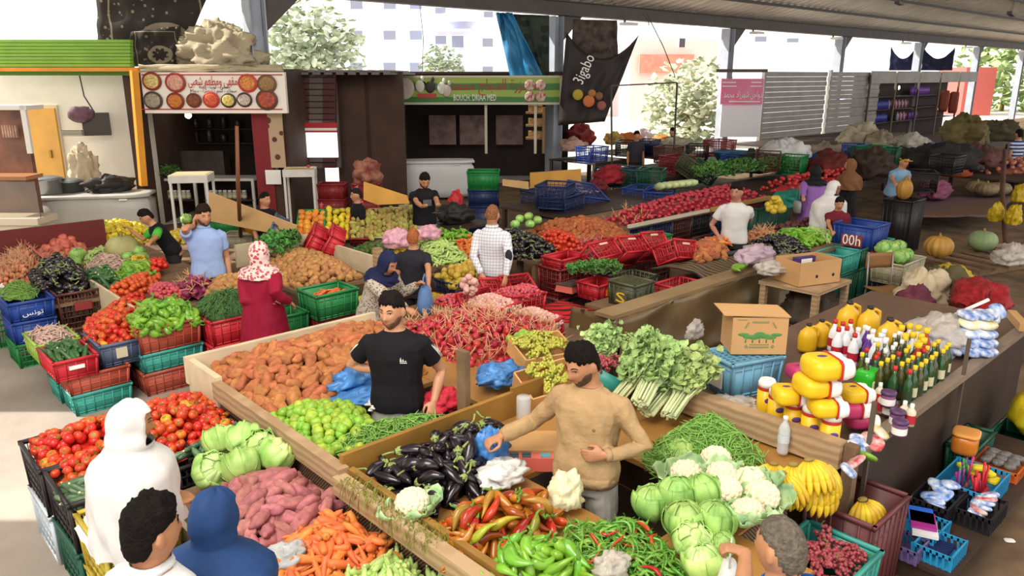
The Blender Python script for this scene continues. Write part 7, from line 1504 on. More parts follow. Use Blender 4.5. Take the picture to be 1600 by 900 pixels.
# long green peppers and chives on the front crates
heap('green_pepper', [(2.18, 7.67), (2.75, 7.67), (2.75, 8.05), (2.2, 8.1)], .7, .18, 'long green pepper heaped on the salmon crate', 'pepper', 'long green peppers on the salmon crate', yaw=-1.2, s=1.25, d=.04)
heap('green_courgette', [(1.45, 7.7), (1.72, 7.7), (1.72, 8.05), (1.45, 8.05)], .57, .08, 'glossy dark courgette in the scarlet crate', 'courgette', 'dark courgettes in the scarlet crate', yaw=1.5, s=1.15, d=.044)
heap('mottled_bean', [(1.42, 8.2), (1.75, 8.2), (1.75, 8.65), (1.42, 8.65)], .57, .1, 'pinkish mottled bean pod in the lime crate', 'bean', 'mottled beans in the lime crate', d=.025, s=1.1)
def chive(k):
    q = random.Random(k); b = MB()
    for i in range(800):
        a = q.uniform(0, 6.28); rr = .26 * math.sqrt(q.random()); p = Vector((rr * math.cos(a), rr * .75 * math.sin(a), .22 * (1 - (rr / .28) ** 2) + q.uniform(-.02, .02))); t = a + q.uniform(-.9, .9); d = Vector((math.cos(t), math.sin(t), .15)) * q.uniform(.06, .12)
        b.tube([p, p + d * .6 + Vector((0, 0, .015)), p + d * 1.2 - Vector((0, 0, .03))], [.0036, .0032, .0012], 3)
    b.ball((0, 0, .0), (.21, .16, .16), 14, 8); return b.mesh('chives', m_chive)
tag(put(chive(1), 'chives', (3.08, 7.72, .68)), 'rounded heap of thin green chives on the bright red crate', 'chives', None, 'stuff')
for i, (x, y) in enumerate(((440, 385), (428, 392))): 
    o = put(HERB[i][0], 'herb_bunch', at(x, y, .95), i, None, 2.0); tag(o, ('green herb bunch above the brown potatoes', 'second green herb bunch beside the pink scarf')[i], 'herbs'); put(HERB[i][1], 'leaves', None, 0, o)
for i in range(9):
    o = put(HERB[i % 2][0], 'herb_bunch', at(1105 + i * 14, 274 - i * 1.5, 1.0), i, None, 2.6); tag(o, 'green leafy herb bunch in the long row behind the man in the white T-shirt', 'herbs', 'herb bunches behind the white T-shirt'); put(HERB[i % 2][1], 'leaves', None, 0, o)
# tilted display crates
tilt_spec = ((487, 350, 'green', 'orange_fruit', 'tilted green crate of oranges at the left of the display'), (530, 348, 'green', 'lemon', 'tilted green crate of lemons second in the display'), (566, 350, 'dred', 'cactus_fig', 'tilted red crate of greenish figs third in the display'), (592, 348, 'cream', 'cactus_fig', 'tilted pale crate of prickly figs fourth in the display'), (618, 346, 'cream', 'cactus_fig', 'tilted pale crate of prickly figs fifth in the display'), (641, 342, 'cream', 'cactus_fig', 'tilted pale crate of prickly figs at the right end'))
for i, (x, y, c, kd, l) in enumerate(tilt_spec):
    p = at(x, y, .92); n = (cw(-.1, -1, 0)).normalized(); rz_ = math.atan2(RIGHT.y, RIGHT.x) + .1
    o = crate(c, p.x, p.y, .8, l, 'solid', L=.6, W=.34 if i > 1 else .4, H=.16, center=True, along='y', rz=rz_, tilt=(0, 0)); o.rotation_euler = (Matrix.Rotation(rz_, 3, 'Z') @ Matrix.Rotation(.62, 3, 'X') @ Matrix.Rotation(math.pi / 2, 3, 'Z')).to_euler()
    Mx = o.rotation_euler.to_matrix(); k = KITS[kd]; base = o.location
    for a in range(6):
        for b_ in range(4 if i < 2 else 5):
            u = -.26 + a * .098 + (.045 if b_ % 2 else 0) + R.uniform(-.02, .02); v = -.15 + b_ * (.1 if i < 2 else .066) + R.uniform(-.012, .012)
            if abs(v) > .17: continue
            f = put(k.ms[R.randrange(len(k.ms))], k.name, base + Mx @ Vector((u, v, .14 + R.uniform(0, .02))), (R.uniform(0, 3), R.uniform(0, 3), R.uniform(0, 6)), None, 1.35 if i < 2 else 1.3); tag(f, k.name.replace('_', ' ') + ' in the ' + l, {'orange_fruit': 'orange', 'cactus_fig': 'prickly fig'}.get(k.name, k.name), 'fruit in the ' + l)
dr = root('display_rack', 'sloping board rack under the tilted fruit crates', 'rack', (0, 0, 0)); a, b_ = at(455, 372, .6), at(665, 365, .6)
MB().bar(a, b_, .5, .1).build('rack_board', wood_d, dr)
for t in (.05, .5, .95): MB().box((a.lerp(b_, t).x, a.lerp(b_, t).y, .28), (.08, .08, .56)).build('leg', wood_d, dr)
for (x, y, c, ry, l) in ((425, 352, 'slate', .75, 'dark teal empty crate leaning left of the orange crate'), (440, 362, 'slate', .55, 'second dark teal crate with carrots leaning by the herbs'), (500, 378, 'red', .5, 'red crate leaning upside down below the oranges, left one'), (528, 380, 'red', .5, 'red crate leaning upside down below the lemons, right one')):
    p = at(x, y, .95); o = crate(c, p.x, p.y, .85, l, 'panel', L=.5, W=.36, H=.2, center=True); o.rotation_euler = (Matrix.Rotation(CRZ - .3, 3, 'Z') @ Matrix.Rotation(-ry - .5, 3, 'Y') @ Matrix.Rotation(.5, 3, 'X')).to_euler()
och = mat('board_ochre', 'c8923e', .6, nz=(3, .15)); tanb = mat('board_tan', 'c9a06a', .65, nz=(3, .12))
def board(label, pts, Y, m, th=.03):
    P = [deep(x, y, Y if not hasattr(Y, '__len__') else Y[i]) for i, (x, y) in enumerate(pts)]; n = (P[1] - P[0]).cross(P[2] - P[0]).normalized() * th; k = len(P)
    b = MB().add(P + [p + n for p in P], [tuple(range(k)), tuple(range(2 * k - 1, k - 1, -1))] + [((i + 1) % k, i, k + i, k + (i + 1) % k) for i in range(k)]); return tag(b.build('board', m), label, 'board')
board('ochre board rising behind the tilted fig crates', ((568, 284), (636, 306), (640, 318), (590, 320), (568, 312)), 11.2, och)
board('tan board standing behind the man in light blue', ((326, 300), (462, 352), (462, 372), (326, 345)), (11.0, 10.4, 10.4, 11.0), tanb)
board('ochre board standing behind the navy crates', ((828, 270), (908, 264), (908, 290), (828, 296)), 15.2, och)
board('pale board leaning at the right end of the white freezer', ((785, 280), (826, 284), (826, 296), (785, 290)), 14.6, tanb)
pump('ochre_pumpkin', at(388, 362, .85), 'cut orange pumpkin beside the green crate', .9); tag(MB().ball((0, 0, 0), (.17, .05, .15), 20, 12).build('pumpkin_half', mat('pumpkin_flesh', 'e08a2a', .5, nz=(5, .2)), None, at(398, 352, .98), CRZ, True), 'cut half of an orange pumpkin, flesh turned to the front', 'pumpkin')
crate('bright', at(350, 365, .6).x, at(350, 365, .6).y, .6, 'dark green crate of leafy heads behind the man in light blue', 'solid', L=.5, W=.4, H=.28, rz=CRZ, center=True); crate('cream', at(378, 380, .6).x, at(378, 380, .6).y, .55, 'cream crate of orange squash beside the cut pumpkin', 'rib', L=.45, W=.35, H=.2, rz=CRZ, center=True)
single('lettuce', at(345, 335, .95), 'leafy head in the dark green crate, pale ribs up', 'lettuce', None, 1.4)
tag(MB().tube([at(376, 372, .7), deep(372, 290, 9.7), deep(370, 197, 9.8)], [.03, .026, .022], 8).build('pole', mat('pole_wood', '7a4a30', .7), None, None, 0, True), 'thin reddish wooden pole standing before the cafe', 'pole')
# ------------------------------------------------------------ shop row: signs, furniture, freezers, far stalls
def facing(px, py, Y, th=0.): return Matrix.Translation(deep(px, py, Y)) @ Matrix.Rotation(CRZ, 4, 'Z') @ Matrix.Rotation(math.pi / 2, 4, 'X')
def flat(name, m, parent, px0, px1, py0, py1, Y, th=.02): b = MB(); pbox(b, px0, px1, py0, py1, Y, th); return b.build(name, m, parent)
sg = root('shop_sign', 'white cafe sign with food pictures and red Arabic lettering above the dark cafe', 'sign', (0, 0, 0)); Y = 15.4
flat('sign_board', mat('sign_white', 'efe6da', .5), sg, 219, 444, 113, 177, Y, .12)
for a in (116, 170): flat('red_line', m_pred, sg, 221, 441, a, a + 1.6, Y - .02)
for (x, y, r, c, c2) in ((237, 127, 15, '8a2a22', 'd9c27a'), (274, 129, 16, '9a2f24', 'd9a08a'), (387, 130, 15, 'c0382a', 'd98a4a'), (417, 131, 15, '6f4a34', '9a7a4a'), (239, 157, 15, '4a3a30', 'a59a84'), (274, 158, 14, '7a2a1c', 'c8782c'), (303, 157, 12, '6a3424', '8a4a2a'), (330, 156, 13, 'c0301f', 'd9603a'), (357, 157, 12, '3a2a24', 'd9c46a'), (382, 156, 12, '4a2a28', 'c9b9ae'), (417, 156, 17, '5a3a2c', 'b0503a')):
    p = deep(x, y, Y - .03); rr = r / F * Y; b = MB(); b.ball(p, (rr, .02, rr * .92), 18, 10, 0, None); b.v = [tuple(p + RIGHT * (Vector(q) - p).x - FWD * (Vector(q) - p).y + Vector((0, 0, (Vector(q) - p).z))) for q in b.v]
    b2 = MB(); b2.ball((0, 0, 0), (rr * .78, .015, rr * .7), 14, 8); b2.v = [tuple(p - FWD * .02 + RIGHT * q[0] - FWD * q[1] + Vector((0, 0, q[2]))) for q in b2.v]
    o = b.build('dish_picture', mat('dish_' + c, c, .5), sg, None, 0, True); b2.build('dish_food', mat('food_' + c2, c2, .6, nz=(28, .45)), o, None, 0, True)
text(arabic('مقهى ومطعم شعبي'), .24, m_pred, sg, facing(332, 127, Y - .02), width=.95); text(arabic('حمص - لوبيا - كفتة'), .09, m_pdark, sg, facing(335, 136, Y - .02), width=.6); text(arabic('سمك - لحم - بيصرة - دجاج'), .09, m_pdark, sg, facing(333, 142, Y - .02), width=.9)
sg = root('shop_sign', 'green butcher sign with chicken pictures, red and white lettering', 'sign', (0, 0, 0)); Y = 21.4
gs_ = wave_mat('sign_green', '3f7a34', '9ab24a', .9, 'Z', .5, .4); flat('sign_board', gs_, sg, 611, 876, 121, 161, Y, .14); fr = MB(); pbox(fr, 608, 879, 118, 121.5, Y - .02, .16); pbox(fr, 608, 879, 160, 163.5, Y - .02, .16); pbox(fr, 608, 611.5, 118, 163, Y - .02, .16); pbox(fr, 875, 879, 118, 163, Y - .02, .16); fr.build('sign_frame', mat('frame_cream', 'c9c0a8', .5), sg)
text(arabic('مجزرة الدجاج محمد'), .4, m_pred, sg, facing(770, 133, Y - .02), width=2.3); text('BOUCH. DRIAA MED', .24, m_white, sg, facing(742, 153, Y - .02), width=1.15)
for (x, y, r, c) in ((630, 138, 17, 'b8a89a'), (828, 133, 8, '8a2a28'), (845, 133, 8, '9a342c'), (828, 151, 8, '8a2a28'), (845, 151, 8, '9a342c')):
    p = deep(x, y, Y - .03); rr = r / F * Y; b = MB().ball((0, 0, 0), (rr, .02, rr), 16, 8); b.v = [tuple(p + RIGHT * q[0] - FWD * q[1] + Vector((0, 0, q[2]))) for q in b.v]; b.build('meat_picture', mat('meat_' + c, c, .6, nz=(14, .5), col2='d9c9b8'), sg, None, 0, True)
for i, (x, y, c) in enumerate(((656, 135, 'd9d0c0'), (672, 136, '3a3430'), (690, 138, 'd9d4c8'), (698, 142, 'c9b9a8'))):
    p = deep(x, y, Y - .03); b = MB().ball((0, 0, 0), (.13, .02, .16), 10, 8); b.ball((.07, 0, .2), (.05, .02, .07), 8, 6); b.add([(-.1, 0, .02), (-.24, 0, .18), (-.12, 0, .12)], [(0, 1, 2), (2, 1, 0)]); b.v = [tuple(p + RIGHT * q[0] - FWD * q[1] + Vector((0, 0, q[2]))) for q in b.v]; b.build('chicken_picture', mat('chicken_' + c, c, .6), sg, None, 0, True)
flat('red_print', mat('meat_red', 'c04a3a', .6), sg, 652, 682, 146, 153, Y - .03)
# pink hanging sign at the open bay
hsn = root('hanging_sign', 'faded pink sign with white Arabic lettering by the sheet-metal wall', 'sign', (0, 0, 0)); flat('sign_panel', mat('sign_pink', 'd8608a', .5, nz=(1.5, .25), col2='e08aa6'), hsn, 1128, 1194, 123, 163, 27, .05); flat('hanging_bar', steel, hsn, 1120, 1200, 108, 113, 27, .1)
text(arabic('دواجن شهرزاد محمد'), .3, m_white, hsn, facing(1161, 148, 26.97), width=1.3)
for a, b, y in ((1129, 1150, 128), (1129, 1151, 134), (1174, 1190, 128), (1173, 1191, 134), (1140, 1188, 158)): flat('print_line', m_white, hsn, a, b, y, y + 1.6, 26.97)
w = MB(); pbox(w, 1128, 1190, 163, 214, 27.2, .06); tag(w.build('shutter', mat('shutter_white', 'e4e4ea', .6)), 'pale closed shutter below the pink hanging sign', 'shutter')
# hanging cloths
def hang(label, pts, Y, m, cat='banner', nu=16, nv=14, amp=.12, name='banner', sag=0., th=.02):
    a, b, c, d = [deep(x, y, Y) for x, y in pts]
    def fn(u, v):
        p = a.lerp(b, u).lerp(d.lerp(c, u), v); return p + FWD * (amp * noise.noise(Vector((u * 5, v * 3, len(label))))) - Vector((0, 0, sag * 4 * u * (1 - u) * (1 - v)))
    return tag(MB().slab(fn, nu, nv, th).build(name, m, None, None, 0, True), label, cat)
car = spot_mat('carpet_pattern', '2c2620', '7d705c', 7, .2, .9, .03); Nc, Lc, bc = nodes_of(car)
def mth(op, a, b=0.):
    n = Nc.new('ShaderNodeMath'); n.operation = op
    for i, x in enumerate((a, b)):
        if isinstance(x, float): n.inputs[i].default_value = x
        else: Lc.new(x, n.inputs[i])
    return n.outputs[0]
tcc = Nc.new('ShaderNodeTexCoord'); sxc = Nc.new('ShaderNodeSeparateXYZ'); Lc.new(tcc.outputs['Generated'], sxc.inputs[0])
U_ = mth('ABSOLUTE', mth('SUBTRACT', sxc.outputs['X'], .5)); V_ = mth('ABSOLUTE', mth('SUBTRACT', sxc.outputs['Z'], .42)); ed = mth('MAXIMUM', mth('MULTIPLY', U_, 1.0), mth('MULTIPLY', V_, .85))
ln = mth('MULTIPLY', mth('GREATER_THAN', ed, .36), mth('LESS_THAN', ed, .375)); an = mth('ARCTAN2', mth('SUBTRACT', sxc.outputs['Z'], .3), mth('SUBTRACT', sxc.outputs['X'], .55)); rd = mth('SQRT', mth('ADD', mth('POWER', mth('SUBTRACT', sxc.outputs['X'], .55), 2.), mth('POWER', mth('SUBTRACT', sxc.outputs['Z'], .3), 2.)))
pt_ = mth('ADD', .1, mth('MULTIPLY', mth('ABSOLUTE', mth('SINE', mth('MULTIPLY', an, 4.))), .06)); ring = mth('MULTIPLY', mth('GREATER_THAN', rd, pt_), mth('LESS_THAN', rd, .22)); fac = mth('MAXIMUM', ln, ring)
mxc = Nc.new('ShaderNodeMix'); mxc.data_type = 'RGBA'; Lc.new(fac, mxc.inputs['Factor']); Lc.new(bc.inputs['Base Color'].links[0].from_socket, mxc.inputs['A']); mxc.inputs['B'].default_value = (*s2l('857863'), 1); Lc.new(mxc.outputs['Result'], bc.inputs['Base Color'])
hang('dark patterned carpet hung over the line above the cafe roof', ((150, -30), (334, -30), (278, 104), (152, 66)), 16.6, car, 'carpet', name='carpet', amp=.15); hang('lower fold of the patterned carpet over the cafe roof edge', ((205, 50), (282, 40), (272, 104), (208, 104)), 16.4, car, 'carpet', name='carpet')
bk = mat('banner_black', '2a211e', .6, nz=(3, .3)); 
bn = hang('black advertising tarpaulin hung by its corners at the open bay', ((885, 50), (998, 55), (945, 190), (872, 196)), 21, bk, sag=.62); text('3igabo', .42, m_white, bn, facing(913, 108, 20.75) @ Matrix.Rotation(1.15, 4, 'Z'), width=.75)
for i, (x, y, r, c) in enumerate(((920, 158, 9, 'c8703a'), (903, 148, 8, 'b09a2c'), (936, 150, 6, '8a5a3a'), (925, 146, 6, 'a8743a'), (940, 165, 7, '9a5a4a'))):
    p = deep(x, y, 20.7); b = MB().ball((0, 0, 0), (r / F * 21, .03, r / F * 21), 12, 8); b.v = [tuple(p + RIGHT * q[0] - FWD * q[1] + Vector((0, 0, q[2]))) for q in b.v]; b.build('fruit_print', mat('fprint_' + c, c, .6), bn, None, 0, True)
hang('brown torn sheet behind the black tarpaulin', ((896, 30), (964, 32), (966, 90), (890, 110)), 21.6, mat('torn_brown', '5a4a40', .7, nz=(5, .4), col2='2a201c')); hang('bright blue tarpaulin hanging beside the grey column', ((775, 20), (800, 20), (850, 122), (798, 122)), 21.6, mat('tarp_blue', '2f7fb0', .4, nz=(3, .25), bump=.3), 'tarpaulin', name='tarpaulin', amp=.3)
hang('dark camouflage cloth hanging between the blue tarpaulin and the column', ((800, 22), (858, 24), (858, 122), (838, 118)), 21.8, spot_mat('camo', '2f3a30', '18201c', 4, .4), 'cloth', name='cloth'); 
for i, (a, b) in enumerate(((1393, 1432), (1443, 1492))): hang(('dark blue cloth hung from the beam, left one', 'dark blue cloth hung from the beam, right one')[i], ((a, 72), (b, 74), (b - 4, 110), (a - 4, 110)), 42, mat('cloth_night', '1f2440', .8), 'cloth', name='cloth', sag=.6)
rumple('canvas', deep(345, 103, 16.8), (.98, .6, .62), mat('canvas_beige', 'b5a78a', .85, nz=(2.5, .2)), 'big crumpled heap of beige canvas on the cafe roof', 'canvas', 60, h=.3, rz=CRZ, amp=.34, freq=2.6, res=84)
hang('rolled canvas edge along the top of the cafe sign', ((218, 103), (440, 104), (442, 112), (218, 112)), 15.6, mat('canvas_beige', ''), 'canvas', name='canvas', amp=.1, th=.08)
# freezers and cafe furniture
def freezer(label, px0, px1, pyt, pyb, Y, dep, m, rz=0):
    f = root('chest_freezer', label, 'freezer', deep((px0 + px1) / 2, pyb, Y) * 1); f.location.z = 0; W = (px1 - px0) / F * Y * 1.0; Hh = cz(pyt, Y); f.rotation_euler = (0, 0, CRZ + rz)
    rbox(MB(), (0, dep / 2, (Hh - .05) / 2 + .03), (W, dep, Hh - .08), 0, 14).build('cabinet', m, f, None, 0, True); rbox(MB(), (0, dep / 2, Hh - .035), (W + .04, dep + .04, .07), 0, 14).build('lid', m, f, None, 0, True)
    MB().box((W * .3, -.03, Hh - .09), (.14, .03, .025)).build('handle', mat('lamp_white', ''), f); return f
freezer('long white chest freezer beside the green crate before the butcher stall', 612, 742, 252, 312, 19.6, .75, mat('freezer_white', 'dcdad8', .4, nz=(1, .06)), .12); fz = freezer('worn grey chest freezer carrying the pots beside the cafe wall', 62, 232, 306, 372, 14.2, .8, mat('freezer_grey', 'b9b6ae', .4, nz=(1.2, .14)), .2)
zt = .93
for i, (x, r, h_, c, l) in enumerate(((72, .3, .28, 'b0b0b0', 'big dented aluminium pot on the grey freezer'), (108, .26, .2, '6f7472', 'dark steel pot behind the aluminium one'))):
    p = deep(x, 285, 14.5 + i * .25); o = MB().lathe([(r * .85, 0), (r, .03), (r * .98, h_), (r * 1.06, h_ + .01), (r * .95, h_ + .005), (r * .9, .04)], 28).build('pot', mat('alu_' + c, c, .3, metal=.8), None, (p.x, p.y, zt), 0, True); tag(o, l, 'pot'); MB().ball((0, 0, h_), (r * .98, r * .98, .07), 24, 8).build('lid', mat('lid_steel', '8a8f90', .35, metal=.7), o, None, 0, True)
rumple('sack', tuple(deep(132, 272, 15.6).xy) + (.9,), (.3, .25, .55), mat('sack_cream', ''), 'tall cream sack standing behind the freezer against the plaster wall', 'sack', 61); rumple('bag', tuple(deep(172, 290, 14.8).xy) + (zt,), (.45, .3, .22), mat('bag_dark', '26221f', .6, bump=.3), 'black crumpled bag on the right end of the grey freezer', 'bag', 62)
hb = root('wall_bundle', 'bundle of cloths and a dark board hanging on a hook at the cafe wall', 'bundle', deep(150, 190, 15.9)); MB().box((0, 0, -.05), (.5, .12, .45), 0, CRZ + .4).build('dark_board', mat('board_dark', '4a4440', .6), hb); MB().ball((-.25, 0, .15), (.25, .12, .16), 14, 10, fn=lambda p: 1 + .3 * nz3(p * 3)).build('cloth_bundle', mat('bundle_plum', '7a5a64', .8, nz=(8, .4)), hb, None, 0, True); MB().box((-.45, 0, -.2), (.4, .1, .12), 0, CRZ).build('striped_book', wave_mat('stripes_cream', 'c9c0a8', '3a3430', 14, 'Z', .7), hb); MB().tube([(0, .05, .2), (-.1, .2, .5), (-.12, .25, .95)], .015, 5).build('cord', mat('dark_steel', ''), hb)
dc = root('display_cabinet', 'glass-fronted display cabinet at the left edge beside the ochre door', 'cabinet', (0, 0, 0)); flat('frame_board', mat('cab_white', 'd9d4cc', .5), dc, -40, 40, 165, 172, 13.2, .5); flat('frame_board', mat('cab_white', ''), dc, 30, 38, 165, 240, 13.2, .06); flat('back_board', mat('cab_brown', '7a5240', .5, nz=(3, .4)), dc, -40, 36, 170, 345, 13.7, .1)
flat('shelf_board', mat('cab_wood', 'a8724c', .5), dc, -40, 40, 276, 282, 13.2, .5); flat('base_board', mat('cab_cream', 'c9bda8', .5), dc, -40, 58, 342, 352, 13.0, .6); flat('lower_panel', mat('cab_cream', ''), dc, -40, 58, 352, 372, 13.1, .5); flat('glass_pane', mat('cab_glass', 'e4ddd0', .05, trans=.9), dc, -40, 54, 284, 342, 13.1, .02)
for i in range(9): flat('bottle_row', mat('cab_row', 'b08a74', .5, nz=(9, .4)), dc, 1 + i * 4, 4 + i * 4, 196, 215, 13.5, .05) if i < 6 else None
def stool(px, py, Y, w, d, h, label):
    p = deep(px, py, Y); p.z = 0; t = root('white_table', label, 'table', p, CRZ + .15); m = mat('table_white', 'd6d2ca', .45, nz=(4, .08))
    MB().box((0, 0, h - .07), (w, d, .14)).build('tabletop', m, t); MB().box((0, 0, h + .005), (w - .06, d - .06, .012)).build('top_inset', mat('top_cream', 'c9b48a', .5), t)
    for sx_ in (-1, 1):
        for sy_ in (-1, 1): MB().box((sx_ * (w / 2 - .03), sy_ * (d / 2 - .03), (h - .14) / 2), (.045, .045, h - .14)).build('leg', m, t)
    return t
stool(307, 345, 14.6, .7, .6, 1.3, 'small tall white table standing before the cafe benches'); stool(474, 340, 15.6, .62, .55, 1.28, 'small tall white table with a red dot before the shutter'); tag(MB().tube([deep(482, 260, 15.2), deep(482, 260, 15.24)], .035, 12).build('red_dot', m_pred), 'red round sticker on the front of the tall white table', 'sticker')
for px0, px1, l in ((240, 305, 'white-edged cafe workbench with jars on its shelf, left one'), (318, 396, 'white-edged cafe workbench behind the wooden pole, right one')):
    t = root('workbench', l, 'table', (0, 0, 0)); m = mat('table_white', ''); Y = 16.6
    flat('tabletop', m, t, px0, px1, 279, 283, Y, .6); flat('shelf', dkw, t, px0, px1, 312, 314, Y, .6)
    for a in (px0, px1 - 4): flat('leg', m, t, a, a + 4, 283, 348, Y, .06)
for i in range(16):
    x = 246 + (i % 8) * 7 if i < 8 else 330 + (i - 8) * 7.5; b = bottle_kit('jar', [(.03, 0), (.045, .004), (.045, .11), (.03, .14)], mat('jar_pale', 'a8a08c', .4, var=.3), capw, lbw, (.032, .02), (.03, .08)) if i == 0 else b
    p = deep(x, 311, 16.75); stand(b, p, 'pale jar on the shelf of the cafe workbench', 'jar', 'jars on the cafe shelves', 1.2)
flat('box', mat('box_yellow', 'd9b81c', .5), None, 248, 262, 298, 312, 16.7, .15); o = bpy.context.scene.objects['box']; tag(o, 'yellow tin on the shelf of the left cafe workbench', 'tin')
flat('counter_panel', mat('cafe_counter', '4a4038', .4, nz=(3, .3)), None, 262, 348, 236, 275, 17.6, .4); tag(bpy.context.scene.objects['counter_panel'], 'dark glass-fronted counter inside the cafe', 'counter')
flat('poster', spot_mat('poster_print', 'b59a7c', '5a2f26', 5, .3), None, 417, 440, 177, 262, 15.7, .03); tag(bpy.context.scene.objects['poster'], 'patterned poster strip on the cafe side post', 'poster'); flat('note', m_white, None, 414, 438, 266, 288, 15.65, .02); tag(bpy.context.scene.objects['note'], 'white notice with black marks below the poster', 'notice'); o = flat('wooden_post', mat('post_brown', '4a3426', .8), None, 416, 442, 290, 345, 15.8, .15); tag(o, 'brown post base under the notice at the cafe corner', 'post')
lm = root('bulb_lamp', 'bright white bulb hanging in the dark cafe', 'lamp', deep(294, 180, 17)); MB().ball((0, 0, 0), .07, 12, 8).build('bulb', mat('bulb_glow', 'ffffff', .3, emit=('fff4e0', 12)), lm, None, 0, True); MB().tube([(0, 0, .06), (0, 0, .4)], .01, 5).build('cord', mat('dark_steel', ''), lm)
pl = at(262, 262, 1.0); p = deep(262, 274, 16.6); o = put(HERB[0][0], 'potted_plant', p, 0, None, 2.0); tag(o, 'leafy green plant standing on the cafe workbench', 'plant'); put(HERB[0][1], 'leaves', None, 0, o)
for i in range(14): 
    x = 240 + (i % 7) * 22; y = 200 + (i // 7) * 22; b = MB().lathe([(.05, 0), (.07, .01), (.07, .16 + .05 * (i % 3)), (.04, .2 + .05 * (i % 3))], 10); tag(b.build('pan', mat('pan_metal', '6a6460', .35, var=.4, metal=.5), None, deep(x, y, 18.6), 0, True), 'dull metal pan on the shelves of the dark cafe wall', 'pan', 'pans on the cafe shelves')
b = MB(); pbox(b, 236, 400, 201, 203, 18.5, .3); pbox(b, 236, 400, 223, 225, 18.5, .3); tag(b.build('wall_shelf', dkw), 'dark double shelf at the rear wall of the cafe', 'shelf')
# butcher stall interior
for i, (x, l) in enumerate(((690, 'left'), (738, 'middle'), (795, 'right'))): o = flat('meat_poster', mat('poster_meat%d' % i, ('4a3030', '3f2a2c', '52383a')[i], .5, nz=(2.5, .5), col2='8a6a60'), None, x - 20, x + 22, 180, 226, 23.8, .04); tag(o, l + ' dim meat poster on the rear wall of the butcher stall', 'poster')
for x, l in ((608, 'left'), (757, 'middle'), (835, 'right')): b = MB(); pbox(b, x, x + 4, 163, 300 if x < 700 else 240, 21.6, .08); tag(b.build('post', mat('frame_cream', '')), 'pale thin post at the %s of the butcher front' % l, 'post')
rk = root('egg_rack', 'tan shelf rack of egg trays at the right of the butcher front', 'rack', (0, 0, 0))
for y in (175, 195, 215): flat('shelf', mat('rack_tan', '8a6a44', .7), rk, 822, 850, y, y + 3, 21.7, .4); flat('egg_tray', mat('eggs', 'b08a5a', .7, nz=(14, .4)), rk, 826, 848, y - 10, y, 21.8, .3)
flat('side_board', mat('rack_tan', ''), rk, 848, 852, 168, 240, 21.6, .4)
for i in range(6): crate('dred', deep(510, 300, 15.6).x + (i % 2) * .52, deep(510, 300, 15.6).y - (i % 2) * .48, .31 * (i // 2), 'dark red crate in the %s stack before the brown wall, %s' % (('left', 'right')[i % 2], ('lowest', 'middle', 'topmost')[i // 2]), 'rib', L=.55, W=.42, H=.31, rz=CRZ)
rumple('sack', deep(575, 285, 14.5) * 1, (.3, .22, .3), mat('sack_meat', '9a6a54', .7, nz=(5, .5), col2='6a1f1f'), 'reddish printed sack before the dark red crates', 'sack', 63)
p = at(756, 320, .62); crate('navy', p.x, p.y, .62, 'navy crate under the green crate beside the white freezer', 'panel', L=.6, W=.5, H=.32, rz=CRZ, center=True); crate('navy', p.x, p.y, 0, 'navy crate at the bottom of the stack beside the white freezer', 'panel', L=.6, W=.5, H=.62, rz=CRZ, center=True); crate('bright', p.x, p.y, .95, 'bright green crate on the navy stack beside the white freezer', 'panel', L=.62, W=.5, H=.34, rz=CRZ, center=True)
p = at(712, 348, .7); table('dark table before the white freezer with bags on it', p.x - .6, p.x + .5, p.y - .4, p.y + .5, .7, dkw); rumple('bag', p + Vector((0, 0, .02)), (.35, .25, .2), mat('bag_dark', ''), 'dark bag on the table before the white freezer', 'bag', 64); rumple('bag', at(712, 325, .85), (.14, .12, .2), m_pred, 'small red bag beside the dark one before the white freezer', 'bag', 65)
# ------------------------------------------------------------ far stalls
for (x0, y0, x1, y1, z, l) in ((9.6, 8.9, 14.2, 10.6, .72, 'crates and gourds behind the onion table'), (14.6, 7.4, 20.5, 9.4, .75, 'red onions and fruit behind the lilac dress'), (14.8, 10.6, 22, 12.6, .8, 'bundles and crates before the sheet wall'), (22, 8.5, 33, 11.5, .8, 'sacks before the shelves at the back right'), (21, 4.4, 30, 6.6, .7, 'onions at the far right'), (15.8, 13.7, 17.5, 15.4, .8, 'rags beside the grey column'), (17.8, 12.9, 20.5, 15.7, .85, 'cloths at the open bay'), (24, 12.6, 34, 14.6, .8, 'goods under the shelving at the back right')): table('long plank table of ' + l, x0, x1, y0, y1, z, dkw, dkw)
heap('red_onion', [(14.7, 7.5), (20.3, 7.5), (20.3, 8.3), (14.7, 8.2)], .78, .25, 'red onion on the far table behind the lilac dress', 'onion', 'far red onions', s=1.3, d=.09)
ph('pear_yellow', .9, .15, ((1196, 325), (1215, 312), (1222, 328)), 'yellow fruit piled beside the turquoise sheet', 'pear', 'yellow fruit beside the white T-shirt', s=1.4); rumple('cloth', at(1235, 322, .8), (.5, .3, .2), mat('cloth_turq', '1f7a6a', .6), 'turquoise cloth on the far table beside the yellow fruit', 'cloth', 70)
p = at(1190, 345, .4); crate('dgreen', p.x, p.y, 0, 'dark green crate under the yellow fruit right of the white T-shirt', 'solid', L=1.2, W=.5, H=.72, center=True)
heap('brown_onion', [(22, 5.2), (27, 5.0), (27, 6.2), (22, 6.3)], .72, .25, 'golden onion on the far right table', 'onion', 'golden onions at the far right', s=1.7, d=.1, cap=150)
p = at(1490, 275, .7); tag(MB().lathe([(.3, 0), (.4, .05), (.42, .3), (.3, .4), (.32, .44)], 20).build('clay_pot', mat('clay', 'b0502c', .7), None, p, 0, True), 'orange clay pot beyond the purple sheet', 'pot'); rumple('net_sack', at(1460, 308, .4), (.6, .3, .25), mat('net_pink', '8a4a64', .8, nz=(8, .3)), 'pinkish net sack at the near end of the purple sheet', 'sack', 71)
